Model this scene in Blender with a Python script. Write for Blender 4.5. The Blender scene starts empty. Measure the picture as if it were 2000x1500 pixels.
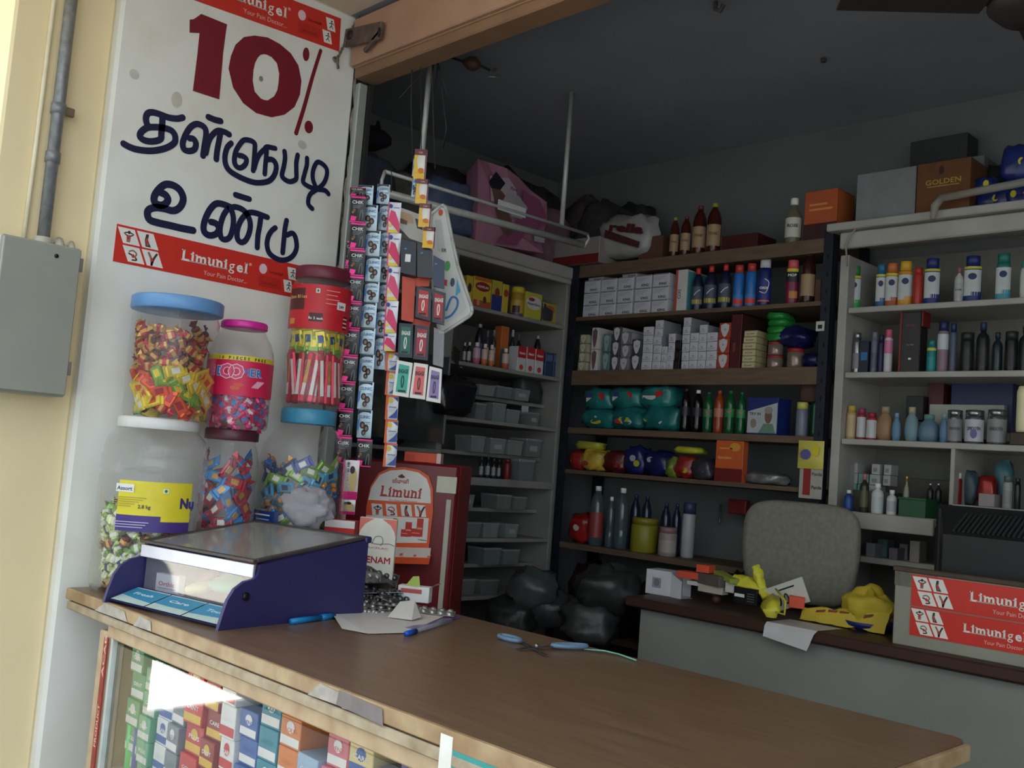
import bpy, bmesh, math, random
from mathutils import Vector, Matrix, Euler, noise
random.seed(7)
SC = bpy.context.scene
COL = SC.collection
PI = math.pi
# ------------------------------------------------------------------ camera
F = 1950.0
yaw, pit, rol = math.radians(135.7), math.radians(4.6), math.radians(4.5)
CAM = Vector((0, 0, 1.40))
fw = Vector((math.cos(pit)*math.cos(yaw), math.cos(pit)*math.sin(yaw), math.sin(pit)))
r0 = Vector((math.sin(yaw), -math.cos(yaw), 0)); u0 = r0.cross(fw)
rt = math.cos(rol)*r0 + math.sin(rol)*u0
up = -math.sin(rol)*r0 + math.cos(rol)*u0
cd = bpy.data.cameras.new('camera'); cam = bpy.data.objects.new('camera', cd); COL.objects.link(cam)
cd.sensor_width = 36; cd.lens = 36*F/2000; cd.clip_start = .02
cam.matrix_world = Matrix(((rt.x, up.x, -fw.x, CAM.x), (rt.y, up.y, -fw.y, CAM.y), (rt.z, up.z, -fw.z, CAM.z), (0, 0, 0, 1)))
SC.camera = cam
# ------------------------------------------------------------------ light
SC.view_settings.view_transform = 'Standard'; SC.view_settings.look = 'None'
SC.view_settings.gamma = 1; SC.view_settings.use_curve_mapping = False
SC.view_settings.exposure = 1.95
W = bpy.data.worlds.new('world'); SC.world = W; W.use_nodes = True
bg = W.node_tree.nodes['Background']; bg.inputs[0].default_value = (.80, .90, 1.0, 1); bg.inputs[1].default_value = .62
sl = bpy.data.lights.new('sun', 'SUN'); sun = bpy.data.objects.new('sun', sl); COL.objects.link(sun)
sl.energy = 8; sl.angle = math.radians(.6); sl.color = (1, .94, .84)
sun.rotation_euler = Vector((.10, .85, 1)).to_track_quat('Z', 'Y').to_euler()

def ray(x, y): return fw + rt*((x-1000)/F) - up*((y-750)/F)
def onp(x, y, ax, v):
    d = ray(x, y); return CAM + d*((v-CAM[ax])/d[ax])
def at(x, y, D): return CAM + ray(x, y)*D
def proj(P):
    d = Vector(P)-CAM; z = d.dot(fw); return 1000+F*d.dot(rt)/z, 750-F*d.dot(up)/z
def depth(P): return (Vector(P)-CAM).dot(fw)

# ------------------------------------------------------------------ materials
def s2l(c):
    c = c/255.0
    return c/12.92 if c <= .04045 else ((c+.055)/1.055)**2.4
MATS = {}
def mat(rgb, rough=.55, metal=0.0, var=.10, sc=25.0, spec=.5, bump=0.0, stretch=None, name=None, col2=None, thr=.5, wid=.25):
    key = (rgb, rough, metal, var, sc, spec, bump, stretch, col2, thr, wid)
    if key in MATS: return MATS[key]
    m = bpy.data.materials.new(name or 'surface'); m.use_nodes = True
    n = m.node_tree.nodes; l = m.node_tree.links
    b = n['Principled BSDF']; b.inputs['Roughness'].default_value = rough; b.inputs['Metallic'].default_value = metal
    b.inputs['Specular IOR Level'].default_value = spec
    c = [s2l(v) for v in rgb]
    tc = n.new('ShaderNodeTexCoord'); nz = n.new('ShaderNodeTexNoise'); nz.inputs['Scale'].default_value = sc; nz.inputs['Detail'].default_value = 4
    src = tc.outputs['Object']
    if stretch:
        mp = n.new('ShaderNodeMapping'); mp.inputs['Scale'].default_value = stretch; l.new(src, mp.inputs[0]); src = mp.outputs[0]
    l.new(src, nz.inputs['Vector'])
    rp = n.new('ShaderNodeValToRGB'); l.new(nz.outputs['Fac'], rp.inputs[0])
    e = rp.color_ramp.elements
    e[0].position = max(0, thr-wid); e[1].position = min(1, thr+wid)
    if col2:
        e[0].color = (*c, 1); e[1].color = (*[s2l(v) for v in col2], 1)
    else:
        e[0].color = (*[max(0, v*(1-var)) for v in c], 1); e[1].color = (*[min(1, v*(1+var)) for v in c], 1)
    l.new(rp.outputs[0], b.inputs['Base Color'])
    if bump:
        bp = n.new('ShaderNodeBump'); bp.inputs['Strength'].default_value = bump; bp.inputs['Distance'].default_value = .004
        l.new(nz.outputs['Fac'], bp.inputs['Height']); l.new(bp.outputs[0], b.inputs['Normal'])
    MATS[key] = m; return m
def clear(rgb=(255, 255, 255), tint=0.0, rough=.05, ior=1.45, name='clear', wav=0.0):
    key = ('clear', rgb, tint, rough, ior, wav)
    if key in MATS: return MATS[key]
    m = bpy.data.materials.new(name); m.use_nodes = True; n = m.node_tree.nodes; l = m.node_tree.links; n.clear()
    o = n.new('ShaderNodeOutputMaterial'); tr = n.new('ShaderNodeBsdfTransparent'); gl = n.new('ShaderNodeBsdfGlossy')
    c = [s2l(v) for v in rgb]; tr.inputs[0].default_value = (*c, 1); gl.inputs[0].default_value = (1, 1, 1, 1); gl.inputs['Roughness'].default_value = rough
    fr = n.new('ShaderNodeLayerWeight'); fr.inputs[0].default_value = .5
    pw = n.new('ShaderNodeMath'); pw.operation = 'POWER'; pw.inputs[1].default_value = 4.2; l.new(fr.outputs['Facing'], pw.inputs[0])
    f0 = ((ior-1)/(ior+1))**2; ma = n.new('ShaderNodeMath'); ma.operation = 'MULTIPLY_ADD'; ma.inputs[1].default_value = 1-f0; ma.inputs[2].default_value = f0; l.new(pw.outputs[0], ma.inputs[0])
    mx = n.new('ShaderNodeMixShader'); l.new(ma.outputs[0], mx.inputs[0]); l.new(tr.outputs[0], mx.inputs[1]); l.new(gl.outputs[0], mx.inputs[2])
    last = mx
    if tint > 0:
        df = n.new('ShaderNodeBsdfDiffuse'); df.inputs[0].default_value = (*c, 1)
        m2 = n.new('ShaderNodeMixShader'); m2.inputs[0].default_value = tint
        l.new(mx.outputs[0], m2.inputs[1]); l.new(df.outputs[0], m2.inputs[2]); last = m2
    if wav:
        nz = n.new('ShaderNodeTexNoise'); nz.inputs['Scale'].default_value = 35; bp = n.new('ShaderNodeBump'); bp.inputs['Strength'].default_value = wav
        bp.inputs['Distance'].default_value = .01; l.new(nz.outputs['Fac'], bp.inputs['Height']); l.new(bp.outputs[0], gl.inputs['Normal']); l.new(bp.outputs[0], fr.inputs['Normal'])
    l.new(last.outputs[0], o.inputs[0]); MATS[key] = m; return m
WHITE = mat((236, 234, 228), .5); BLACK = mat((22, 22, 24), .45); NAVY = mat((26, 30, 72), .45); RED = mat((200, 38, 34), .45)
def P(r, g, b, rough=.45): return mat((r, g, b), rough, var=.07)

# ------------------------------------------------------------------ geometry
_txt = {}
def text2d(s, bold=0.0):
    if 'g' in s or 'M' in s: bold = 0.0
    k = (s, bold)
    if k in _txt: return _txt[k]
    cu = bpy.data.curves.new('t', 'FONT'); cu.body = s; cu.size = 1; cu.offset = bold; cu.resolution_u = 2; cu.fill_mode = 'FRONT' if hasattr(cu, 'fill_mode') else 'BOTH'
    o = bpy.data.objects.new('t', cu); COL.objects.link(o)
    bpy.context.view_layer.update()
    me = bpy.data.meshes.new_from_object(o.evaluated_get(bpy.context.evaluated_depsgraph_get()))
    vs = [(v.co.x, v.co.y) for v in me.vertices]; fs = [tuple(p.vertices) for p in me.polygons]
    bpy.data.objects.remove(o); bpy.data.curves.remove(cu); bpy.data.meshes.remove(me)
    if vs:
        x0 = min(v[0] for v in vs); x1 = max(v[0] for v in vs)
    else: x0 = x1 = 0
    _txt[k] = (vs, fs, x0, x1); return _txt[k]
_cb = {}
def chamfer(w, d, h, c):
    k = (round(w, 4), round(d, 4), round(h, 4), round(c, 5))
    if k in _cb: return _cb[k]
    bm = bmesh.new(); a, b, e = w/2, d/2, h/2
    for sx in (-1, 1):
        for sy in (-1, 1):
            for sz in (-1, 1):
                bm.verts.new((sx*a, sy*(b-c), sz*(e-c))); bm.verts.new((sx*(a-c), sy*b, sz*(e-c))); bm.verts.new((sx*(a-c), sy*(b-c), sz*e))
    bmesh.ops.convex_hull(bm, input=bm.verts); bmesh.ops.dissolve_limit(bm, angle_limit=.01, verts=bm.verts, edges=bm.edges)
    bm.verts.index_update()
    _cb[k] = ([v.co.copy() for v in bm.verts], [tuple(v.index for v in f.verts) for f in bm.faces]); bm.free(); return _cb[k]

class MB:
    def __init__(s, T=None): s.v = []; s.f = []; s.m = []; s.sm = []; s.mats = []; s.T = T or Matrix()
    def mi(s, m):
        if m not in s.mats: s.mats.append(m)
        return s.mats.index(m)
    def add(s, vs, fs, m, smooth=False, T=None):
        M = s.T @ T if T is not None else s.T
        b = len(s.v); s.v += [M @ Vector(v) for v in vs]; i = s.mi(m)
        for f in fs: s.f.append(tuple(b+k for k in f)); s.m.append(i); s.sm.append(smooth)
        return s
    def box(s, c, d, m, ch=0.0, T=None, rz=0.0):
        R = Matrix.Translation(Vector(c)) @ Matrix.Rotation(rz, 4, 'Z')
        if T is not None: R = T @ R
        if ch > 0:
            vs, fs = chamfer(d[0], d[1], d[2], min(ch, min(d)*.45)); return s.add(vs, fs, m, False, R)
        x, y, z = d[0]/2, d[1]/2, d[2]/2
        vs = [(-x, -y, -z), (x, -y, -z), (x, y, -z), (-x, y, -z), (-x, -y, z), (x, -y, z), (x, y, z), (-x, y, z)]
        return s.add(vs, [(0, 3, 2, 1), (4, 5, 6, 7), (0, 1, 5, 4), (1, 2, 6, 5), (2, 3, 7, 6), (3, 0, 4, 7)], m, False, R)
    def bar(s, a, b, w, h, m, ch=0.0, upv=(0, 0, 1)):
        a = Vector(a); b = Vector(b); d = b-a; L = d.length; d.normalize()
        u = Vector(upv); x = d.cross(u)
        if x.length < 1e-4: x = Vector((1, 0, 0))
        x.normalize(); u = x.cross(d)
        T = Matrix(((x.x, d.x, u.x, (a.x+b.x)/2), (x.y, d.y, u.y, (a.y+b.y)/2), (x.z, d.z, u.z, (a.z+b.z)/2), (0, 0, 0, 1)))
        return s.box((0, 0, 0), (w, L, h), m, ch, T)
    def tube(s, pts, r, m, seg=8, caps=True):
        pts = [Vector(p) for p in pts]; n = len(pts); vs = []; fs = []; px = None
        for i, p in enumerate(pts):
            d = (pts[min(i+1, n-1)]-pts[max(i-1, 0)]).normalized()
            if px is None:
                px = d.orthogonal().normalized()
            px = (px-d*px.dot(d)).normalized(); py = d.cross(px); rr = r[i] if isinstance(r, (list, tuple)) else r
            for k in range(seg):
                a = 2*PI*k/seg; vs.append(p+px*(rr*math.cos(a))+py*(rr*math.sin(a)))
        for i in range(n-1):
            for k in range(seg):
                k2 = (k+1) % seg; fs.append((i*seg+k, i*seg+k2, (i+1)*seg+k2, (i+1)*seg+k))
        if caps: fs.append(tuple(range(seg))[::-1]); fs.append(tuple((n-1)*seg+k for k in range(seg)))
        return s.add(vs, fs, m, True)
    def lathe(s, prof, m, seg=18, c=(0, 0, 0), sx=1, sy=1, caps=True, smooth=True, lobes=0, amp=0.0):
        vs = []; fs = []; n = len(prof)
        for r, z in prof:
            for k in range(seg):
                a = 2*PI*k/seg; q = r*(1+amp*math.cos(lobes*a)) if lobes else r
                vs.append((c[0]+q*math.cos(a)*sx, c[1]+q*math.sin(a)*sy, c[2]+z))
        for i in range(n-1):
            for k in range(seg):
                k2 = (k+1) % seg; fs.append((i*seg+k, i*seg+k2, (i+1)*seg+k2, (i+1)*seg+k))
        if caps:
            if prof[0][0] > 1e-5: fs.append(tuple(range(seg))[::-1])
            if prof[-1][0] > 1e-5: fs.append(tuple((n-1)*seg+k for k in range(seg)))
        return s.add(vs, fs, m, smooth)
    def arc(s, r, z0, z1, a0, a1, m, seg=10, sx=1, sy=1, c=(0, 0, 0)):   # curved label patch; angle 0 = front (-y)
        vs = []; fs = []
        for k in range(seg+1):
            a = a0+(a1-a0)*k/seg
            for z in (z0, z1): vs.append((c[0]+r*math.sin(a)*sx, c[1]-r*math.cos(a)*sy, c[2]+z))
        for k in range(seg): fs.append((2*k, 2*k+2, 2*k+3, 2*k+1))
        return s.add(vs, fs, m, True)
    def grid(s, fn, nu, nv, m, smooth=True, cu=False):
        vs = [fn(i/nu, j/nv) for j in range(nv+1) for i in range(nu+1)]
        fs = [(j*(nu+1)+i, j*(nu+1)+i+1, (j+1)*(nu+1)+i+1, (j+1)*(nu+1)+i) for j in range(nv) for i in range(nu)]
        return s.add(vs, fs, m, smooth)
    def flat(s, pts, m, T=None, d=0.0):           # polygon in local x,z plane, offset d towards -y
        vs = [(p[0], -d, p[1]) for p in pts]; return s.add(vs, [tuple(range(len(vs)))], m, False, T)
    def rect(s, x0, z0, x1, z1, m, d=0.0, T=None): return s.flat([(x0, z0), (x1, z0), (x1, z1), (x0, z1)], m, T, d)
    def disc(s, x, z, rx, rz, m, d=0.0, n=16, T=None): return s.flat([(x+rx*math.cos(2*PI*k/n), z+rz*math.sin(2*PI*k/n)) for k in range(n)], m, T, d)
    def ribbon(s, pts, w, m, d=0.0, T=None, sm=4):  # painted stroke in x,z
        P_ = [Vector(p) for p in pts]; Q = []
        for i in range(len(P_)-1):
            a = P_[max(i-1, 0)]; b = P_[i]; c = P_[i+1]; e = P_[min(i+2, len(P_)-1)]
            for k in range(sm):
                t = k/sm; Q.append(.5*((2*b)+(c-a)*t+(2*a-5*b+4*c-e)*t*t+(3*b-a-3*c+e)*t**3))
        Q.append(P_[-1]); n = len(Q); vs = []
        for i, q in enumerate(Q):
            t = (Q[min(i+1, n-1)]-Q[max(i-1, 0)]); t = t.normalized() if t.length > 1e-9 else Vector((1, 0))
            ww = w if not isinstance(w, tuple) else w[0]+(w[1]-w[0])*i/(n-1)
            o = Vector((-t.y, t.x))*(ww/2); vs += [(q.x+o.x, -d, q.y+o.y), (q.x-o.x, -d, q.y-o.y)]
        s.add(vs, [(2*i, 2*i+1, 2*i+3, 2*i+2) for i in range(n-1)], m, False, T)
        for q, ww in ((Q[0], w if not isinstance(w, tuple) else w[0]), (Q[-1], w if not isinstance(w, tuple) else w[1])):
            s.disc(q.x, q.y, ww/2, ww/2, m, d+.00005, 12, T)
        return s
    def text(s, t, x, z, size, m, d=0.0, T=None, fit=None, align='L', bold=0.02, serif=False, vert=False, slant=0):
        if not serif and bold >= .015 and ('g' in t or 'M' in t):
            e_ = size*.022
            for q_, (a_, b_) in enumerate(((-e_, 0), (e_, 0), (0, e_), (0, -e_))): s.text(t, x+a_, z+b_, size, m, d+.00012*(q_+1), T, fit, align, 0, False, vert, slant)
        if serif:
            xs = 0; parts = []
            for ch in t:
                vs, fs, a, b = text2d(ch, bold)
                if ch == ' ': xs += .3; continue
                ex = []
                base = sorted(v[0] for v in vs if abs(v[1]) < .03 and ch not in 'geou')
                if ch == 'u': base = sorted(v[0] for v in vs if abs(v[1]) < .03 and v[0] > b-.15)
                grp = []
                for q in base:
                    if grp and q-grp[-1][1] < .13: grp[-1][1] = q
                    else: grp.append([q, q])
                for g in grp: ex.append((g[0]-.06, -.02, g[1]+.06, .05))
                topz = max(v[1] for v in vs)
                if ch in 'Llmniu':
                    tz = topz if ch in 'Ll' else .53
                    ex.append((a-.07, tz-.07, a+.1, tz))
                parts.append((xs-a, vs, fs, ex))
                xs += (b-a)+.14
            V = []; Fc = []
            for ox, vs, fs, ex in parts:
                o = len(V); V += [(v[0]+ox, v[1]) for v in vs]; Fc += [tuple(o+k for k in f) for f in fs]
                for e in ex:
                    o = len(V); V += [(e[0]+ox, e[1]), (e[2]+ox, e[1]), (e[2]+ox, e[3]), (e[0]+ox, e[3])]; Fc.append((o, o+1, o+2, o+3))
            vs, fs, a, b = V, Fc, min(v[0] for v in V), max(v[0] for v in V)
        else: vs, fs, a, b = text2d(t, bold)
        if not vs: return s
        kx = size if fit is None else fit/(b-a)
        ox = {'L': -a*kx, 'C': -(a+b)/2*kx, 'R': -b*kx}[align]
        if vert: vv = [(x-v[1]*size, -d, z+v[0]*kx+ox) for v in vs]
        else: vv = [(x+v[0]*kx+ox+slant*v[1]*size, -d, z+v[1]*size) for v in vs]
        return s.add(vv, fs, m, False, T)
    def build(s, name, parent=None, **kw):
        me = bpy.data.meshes.new(name); me.from_pydata([tuple(v) for v in s.v], [], s.f)
        for m in s.mats: me.materials.append(m)
        me.polygons.foreach_set('material_index', s.m); me.polygons.foreach_set('use_smooth', s.sm); me.update()
        o = bpy.data.objects.new(name, me); COL.objects.link(o)
        if parent is not None: o.parent = parent
        for k, v in kw.items(): o[k] = v
        return o

def tag(o, label, cat, group=None):
    o['label'] = label; o['category'] = cat
    if group: o['group'] = group
    return o
def thing(name, label, cat, loc=(0, 0, 0), rz=0.0, group=None, M=None):
    o = bpy.data.objects.new(name, None); COL.objects.link(o); o.empty_display_size = .02
    if M is not None: o.matrix_world = M
    else: o.location = loc; o.rotation_euler = (0, 0, rz)
    return tag(o, label, cat, group)
def solo(mb, name, label, cat, loc=(0, 0, 0), rz=0.0, group=None, M=None):
    o = mb.build(name)
    if M is not None: o.matrix_world = M
    else: o.location = loc; o.rotation_euler = (0, 0, rz)
    return tag(o, label, cat, group)
def struct(mb, name): o = mb.build(name); o['kind'] = 'structure'; return o
def frame(o, right, upv):
    x = Vector(right).normalized(); z = Vector(upv); z = (z-x*z.dot(x)).normalized(); y = z.cross(x)
    return Matrix(((x.x, y.x, z.x, o[0]), (x.y, y.y, z.y, o[1]), (x.z, y.z, z.z, o[2]), (0, 0, 0, 1)))
def copytree(o, M, label=None, group=None):
    c = o.copy(); COL.objects.link(c); c.matrix_world = M
    if label: c['label'] = label
    if group: c['group'] = group
    def rec(a, b):
        for ch in [q for q in bpy.data.objects if q.parent == a]:
            d = ch.copy(); COL.objects.link(d); d.parent = b; rec(ch, d)
    rec(o, c); return c
def pillow(mb, w, d, h, m, seed=0, amp=.12, nu=18, nv=10, p=.5, base=True, fr=3.0):
    off = Vector((seed*3.7, seed*1.3, seed*.7))
    def fn(u, v):
        a = 2*PI*u; b = PI*(v-.5)
        sp = lambda t, e: math.copysign(abs(t)**e, t)
        x = sp(math.cos(b), p)*sp(math.cos(a), p); y = sp(math.cos(b), p)*sp(math.sin(a), p); z = sp(math.sin(b), p*1.2)
        q = Vector((x, y, z)); n = 1+amp*noise.noise(q*fr*.5+off)+amp*.6*noise.noise(q*fr+off)
        if u == 1: pass
        z2 = z*n
        return (x*n*w/2, y*n*d/2, h/2+z2*h/2 if not base else max(0, h/2+z2*h/2))
    return mb.grid(fn, nu, nv, m)
def sheet(mb, w, h, m, seed=0, amp=.01, n=10, curl=0.0):
    off = Vector((seed*2.1, seed*.9, 0))
    def fn(u, v):
        x = (u-.5)*w; y = (v-.5)*h
        z = amp*(noise.noise(Vector((u*3, v*3, 0))+off)+.5)+curl*((u-.5)**2+(v-.5)**2)
        return (x, y, max(z, .0004))
    return mb.grid(fn, n, n, m)
# ================================================================== STRUCTURE
plaster = mat((226, 224, 216), .8, var=.06, sc=3, bump=.15)
pierm = mat((240, 240, 234), .75, sc=6, bump=.12, col2=(228, 226, 212), thr=.62, wid=.2, name='whitewash')
cream = mat((240, 222, 178), .8, var=.05, sc=4, bump=.1)
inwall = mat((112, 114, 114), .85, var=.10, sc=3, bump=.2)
struct(MB().box((0, -8, -.05), (44, 40, .1), mat((92, 94, 96), .9, var=.15, sc=2, bump=.3)), 'ground_outside')
struct(MB().box((-11.95, -4, .004), (14, 14, .01), mat((240, 234, 222), .9, var=.04, sc=2)), 'ground_courtyard')
struct(MB().box((-2, -8.2, 4.8), (12, 2, 9.6), mat((78, 86, 88), .9, var=.2, sc=2)), 'sky_blocker_wall')  # unseen wall added across the street to hold sky light off the shop
struct(MB().box((-.7, 2.1, .02), (4.8, 2.6, .04), mat((120, 108, 96), .6, var=.2, sc=5)), 'floor')
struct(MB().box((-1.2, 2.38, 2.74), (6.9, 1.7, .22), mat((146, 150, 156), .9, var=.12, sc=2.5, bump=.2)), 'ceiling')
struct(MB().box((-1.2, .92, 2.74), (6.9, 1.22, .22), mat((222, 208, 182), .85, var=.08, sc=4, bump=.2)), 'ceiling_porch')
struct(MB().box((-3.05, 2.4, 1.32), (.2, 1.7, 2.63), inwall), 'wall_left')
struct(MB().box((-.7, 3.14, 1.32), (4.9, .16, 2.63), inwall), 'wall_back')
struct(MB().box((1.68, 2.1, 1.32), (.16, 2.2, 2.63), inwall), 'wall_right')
struct(MB().box((-3.9, 2.0, 1.32), (1.5, 2.5, 2.63), cream), 'sun_blocker_wall')  # unseen side block added so sun cannot pass beneath the roof
wo = struct(MB().box((-2.74, .78, 1.315), (.76, .22, 2.63), cream, .006), 'wall_outer')
wf = struct(MB().box((-2.73, 1.225, 1.315), (.80, .67, 2.63), pierm, .008), 'wall_front')
PF = frame((-2.33, 0, 0), (0, 1, 0), (0, 0, 1))
def pf(px, py):
    p = onp(px, py, 0, -2.33); return (p.y, p.z)
def zl(s, ox, oy, pts): return [pf(ox+s*a, oy+s*b) for a, b in pts]
mar = mat((126, 22, 42), .5, var=.08, sc=30); nvy = mat((22, 26, 66), .45, var=.15, sc=30)
PXM = (depth((-2.33, 1.2, 2.1)))/F     # metres per photo pixel near the lettering
Z1 = (.11, 230, 200); Z2 = (.11, 430, 230); Z3 = (.11, 270, 350); Z4 = (.09, 420, 370); Z5 = (.15, 350, 20)
m = MB(PF)
one = zl(*Z5, [(135, 122), (180, 120), (220, 95), (285, 48), (622, 185), (600, 330), (570, 560), (520, 1162), (175, 1050), (235, 570), (262, 298), (132, 292)])
for poly in ([0, 1, 2, 3, 10, 11], [3, 4, 5, 6, 9, 10], [6, 7, 8, 9]): m.flat([one[i] for i in poly], mar, d=.001)
out = [(640, 760), (670, 600), (730, 450), (840, 350), (980, 330), (1150, 355), (1310, 440), (1450, 560), (1550, 720), (1590, 920), (1570, 1100), (1500, 1260), (1370, 1360), (1200, 1395), (1000, 1340), (830, 1210), (700, 1010)]
inn = [(965, 780), (985, 690), (1020, 620), (1055, 583), (1100, 572), (1140, 580), (1200, 610), (1270, 690), (1300, 830), (1290, 950), (1275, 1040), (1235, 1120), (1150, 1175), (1100, 1168), (1060, 1150), (980, 1060), (955, 920)]
O_ = zl(*Z5, out); I_ = zl(*Z5, inn); k = len(out)
for i in range(k): m.flat([O_[i], O_[(i+1) % k], I_[(i+1) % k], I_[i]], mar, d=.001)
c = pf(350+.15*1650, 20+.15*575); m.disc(*c, 50*.15*PXM*1.05, 97*.15*PXM, mar, .001)
c = pf(430+.11*1570, 230+.11*165); m.disc(*c, 78*.11*PXM*1.2, 122*.11*PXM, mar, .001)
m.ribbon([pf(626, 99), pf(610, 150), pf(594, 208), pf(578, 260)], (8*PXM, 9.5*PXM), mar, .001)
m.build('painted_number', wf)
m = MB(PF); w = 12.4*PXM
S = [(Z1, 1.0, [(1150, 270), (1050, 290), (900, 270), (750, 215), (630, 180), (540, 190), (500, 260), (505, 350), (540, 430)]),
 (Z1, 1.0, [(790, 270), (785, 420), (770, 560), (765, 640), (700, 680), (570, 695), (450, 665), (390, 600), (420, 520), (520, 450), (650, 440), (780, 450), (930, 490), (1000, 560), (1020, 640), (1000, 720), (880, 800), (700, 850), (520, 860), (330, 835), (200, 790), (100, 735)]),
 (Z1, .98, [(1270, 640), (1340, 650), (1385, 730), (1360, 830), (1270, 865), (1180, 840), (1150, 760), (1160, 680), (1210, 560), (1290, 440), (1390, 385), (1490, 410), (1550, 470), (1565, 560), (1550, 680), (1530, 800), (1510, 950)]),
 (Z1, .95, [(1560, 900), (1600, 720), (1660, 600), (1770, 505), (1900, 530), (1960, 565), (1975, 570)]), (Z1, .98, [(1820, 540), (1790, 700), (1760, 860), (1745, 1010)]),
 (Z1, 1.0, [(1605, 262), (1720, 310), (1820, 333)]),
 (Z2, .93, [(190, 455), (120, 530), (80, 680), (90, 820), (150, 930), (260, 1010), (420, 1090), (600, 1150), (760, 1150), (880, 1110), (960, 1010), (990, 880), (960, 780), (900, 740), (840, 745)]),
 (Z2, .87, [(330, 670), (400, 685), (460, 740), (440, 830), (360, 890), (290, 870), (250, 800), (250, 700), (280, 580), (360, 450), (430, 395), (540, 410), (605, 460), (610, 560), (600, 700), (590, 850), (580, 940)]),
 (Z2, .84, [(600, 900), (640, 760), (700, 640), (780, 560), (820, 520), (900, 530), (970, 545)]), (Z2, .84, [(820, 540), (810, 700), (795, 850), (785, 1000)]),
 (Z2, .86, [(1135, 600), (1145, 720), (1120, 880), (1090, 1030), (1160, 1110), (1250, 1135), (1340, 1085), (1345, 960), (1345, 800), (1370, 665)]),
 (Z2, .84, [(1535, 720), (1530, 850), (1490, 1000), (1465, 1140), (1560, 1220), (1700, 1270), (1850, 1290), (1915, 1355)]),
 (Z2, .84, [(1700, 1250), (1640, 1100), (1640, 950), (1690, 820), (1750, 790), (1850, 860), (1890, 950), (1870, 1080), (1810, 1190), (1700, 1280), (1600, 1350), (1560, 1440), (1560, 1540), (1625, 1615)])]
for i_, (z, q, pts) in enumerate(S): m.ribbon(zl(*z, pts), w*q, nvy, .001+i_*.00012)
m.build('painted_word', wf)
m = MB(PF)
S = [(Z3, 1.12, [(390, 235), (480, 280), (525, 370), (460, 450), (370, 460), (290, 410), (280, 320), (330, 220), (430, 120), (520, 90), (640, 120), (740, 200), (795, 330), (770, 450), (700, 530), (600, 560), (450, 520), (300, 505), (190, 540), (160, 620), (200, 720), (330, 770), (550, 820), (760, 870), (970, 910)]),
 (Z3, 1.05, [(1290, 760), (1380, 790), (1430, 880), (1380, 970), (1270, 1000), (1180, 950), (1155, 850), (1190, 700), (1270, 540), (1370, 440), (1480, 440), (1620, 490)]),
 (Z4, .95, [(270, 420), (180, 560), (120, 740), (100, 900), (130, 1050), (220, 1090), (310, 1040), (360, 920), (390, 760), (390, 600), (350, 450), (300, 380)]),
 (Z4, .95, [(350, 400), (430, 380), (560, 420), (660, 500), (740, 650), (760, 800), (730, 960), (660, 1100), (570, 1150), (490, 1090), (470, 960), (500, 800), (570, 650), (680, 530), (780, 500), (900, 520), (1050, 575), (1130, 605)]),
 (Z4, .95, [(990, 580), (960, 800), (925, 1000), (910, 1260)]), (Z4, .95, [(440, 118), (600, 170), (735, 210)]),
 (Z4, .9, [(1300, 835), (1220, 900), (1150, 1020), (1120, 1180), (1150, 1340), (1240, 1450), (1400, 1530), (1560, 1520), (1690, 1430), (1760, 1280), (1755, 1120), (1720, 1000), (1660, 950), (1560, 990)]),
 (Z4, .9, [(1545, 675), (1510, 850), (1490, 1050), (1460, 1375)])]
for i_, (z, q, pts) in enumerate(S): m.ribbon(zl(*z, pts), w*q, nvy, .001+i_*.00012)
m.build('painted_word', wf)
# chipped plaster at the pier's shop-side arris
m = MB(PF); chip = mat((150, 140, 126), .95, var=.3, sc=60); z = 1.25; random.seed(4)
while z < 2.4:
    h = random.uniform(.03, .11); wd = random.uniform(.003, .013)
    m.flat([(1.562, z), (1.562, z+h), (1.562-wd*.6, z+h*.9), (1.562-wd, z+h*.55), (1.562-wd*.4, z+h*.2)], chip, d=.0012); z += h*random.uniform(.8, 1.6)
m.disc(*pf(509, 154), .006, .007, chip, .002); m.disc(*pf(655, 117), .012, .009, chip, .002)
for px, py, a, b in ((345, 195, .014, .02), (262, 145, .012, .012), (590, 283, .014, .012), (265, 490, .01, .006)): m.disc(*pf(px, py), a, b, mat((208, 204, 192), .9), .0008)
m.build('peeling_patch', wf, kind='stuff')
# door channel beside the pier
struct(MB().box((-2.322, 1.578, 1.24), (.022, .03, 2.4), mat((176, 180, 176), .5, .3), .003).box((-2.318, 1.60, 1.24), (.03, .012, 2.4), mat((40, 38, 36), .7)), 'trim_2')
# beam over the opening
b1 = mat((176, 138, 112), .65, var=.12, sc=8, bump=.2); b2 = mat((140, 106, 78), .7, var=.15, sc=10, bump=.2)
struct(MB().box((-.52, 1.555, 2.545), (3.6, .05, .135), b1, .003), 'trim_1')
struct(MB().box((-.52, 1.583, 2.462), (3.6, .072, .030), b2, .004).box((-.52, 1.56, 2.4795), (3.6, .03, .006), mat((196, 160, 128), .7)), 'trim_3')
t = thing('shutter_bracket', 'rusty grey steel bracket at the left end of the wooden beam', 'bracket', (-2.26, 1.515, 2.52))
ir = mat((112, 100, 90), .6, .5, var=.3, sc=40)
m = MB().bar((-.07, 0, .035), (.10, 0, .012), .012, .05, ir, .002).bar((.10, 0, .012), (.03, .0, -.028), .012, .012, ir, .002); m.build('arm', t)
MB().tube([(-.04, -.01, .035), (-.04, .012, .035)], .014, mat((60, 52, 48), .6, .6), 10).build('bolt', t)
MB().tube([(.10, -.008, .018), (.10, -.008, -.006)], .003, mat((60, 52, 48), .6, .6), 6).build('pin', t)
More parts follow.
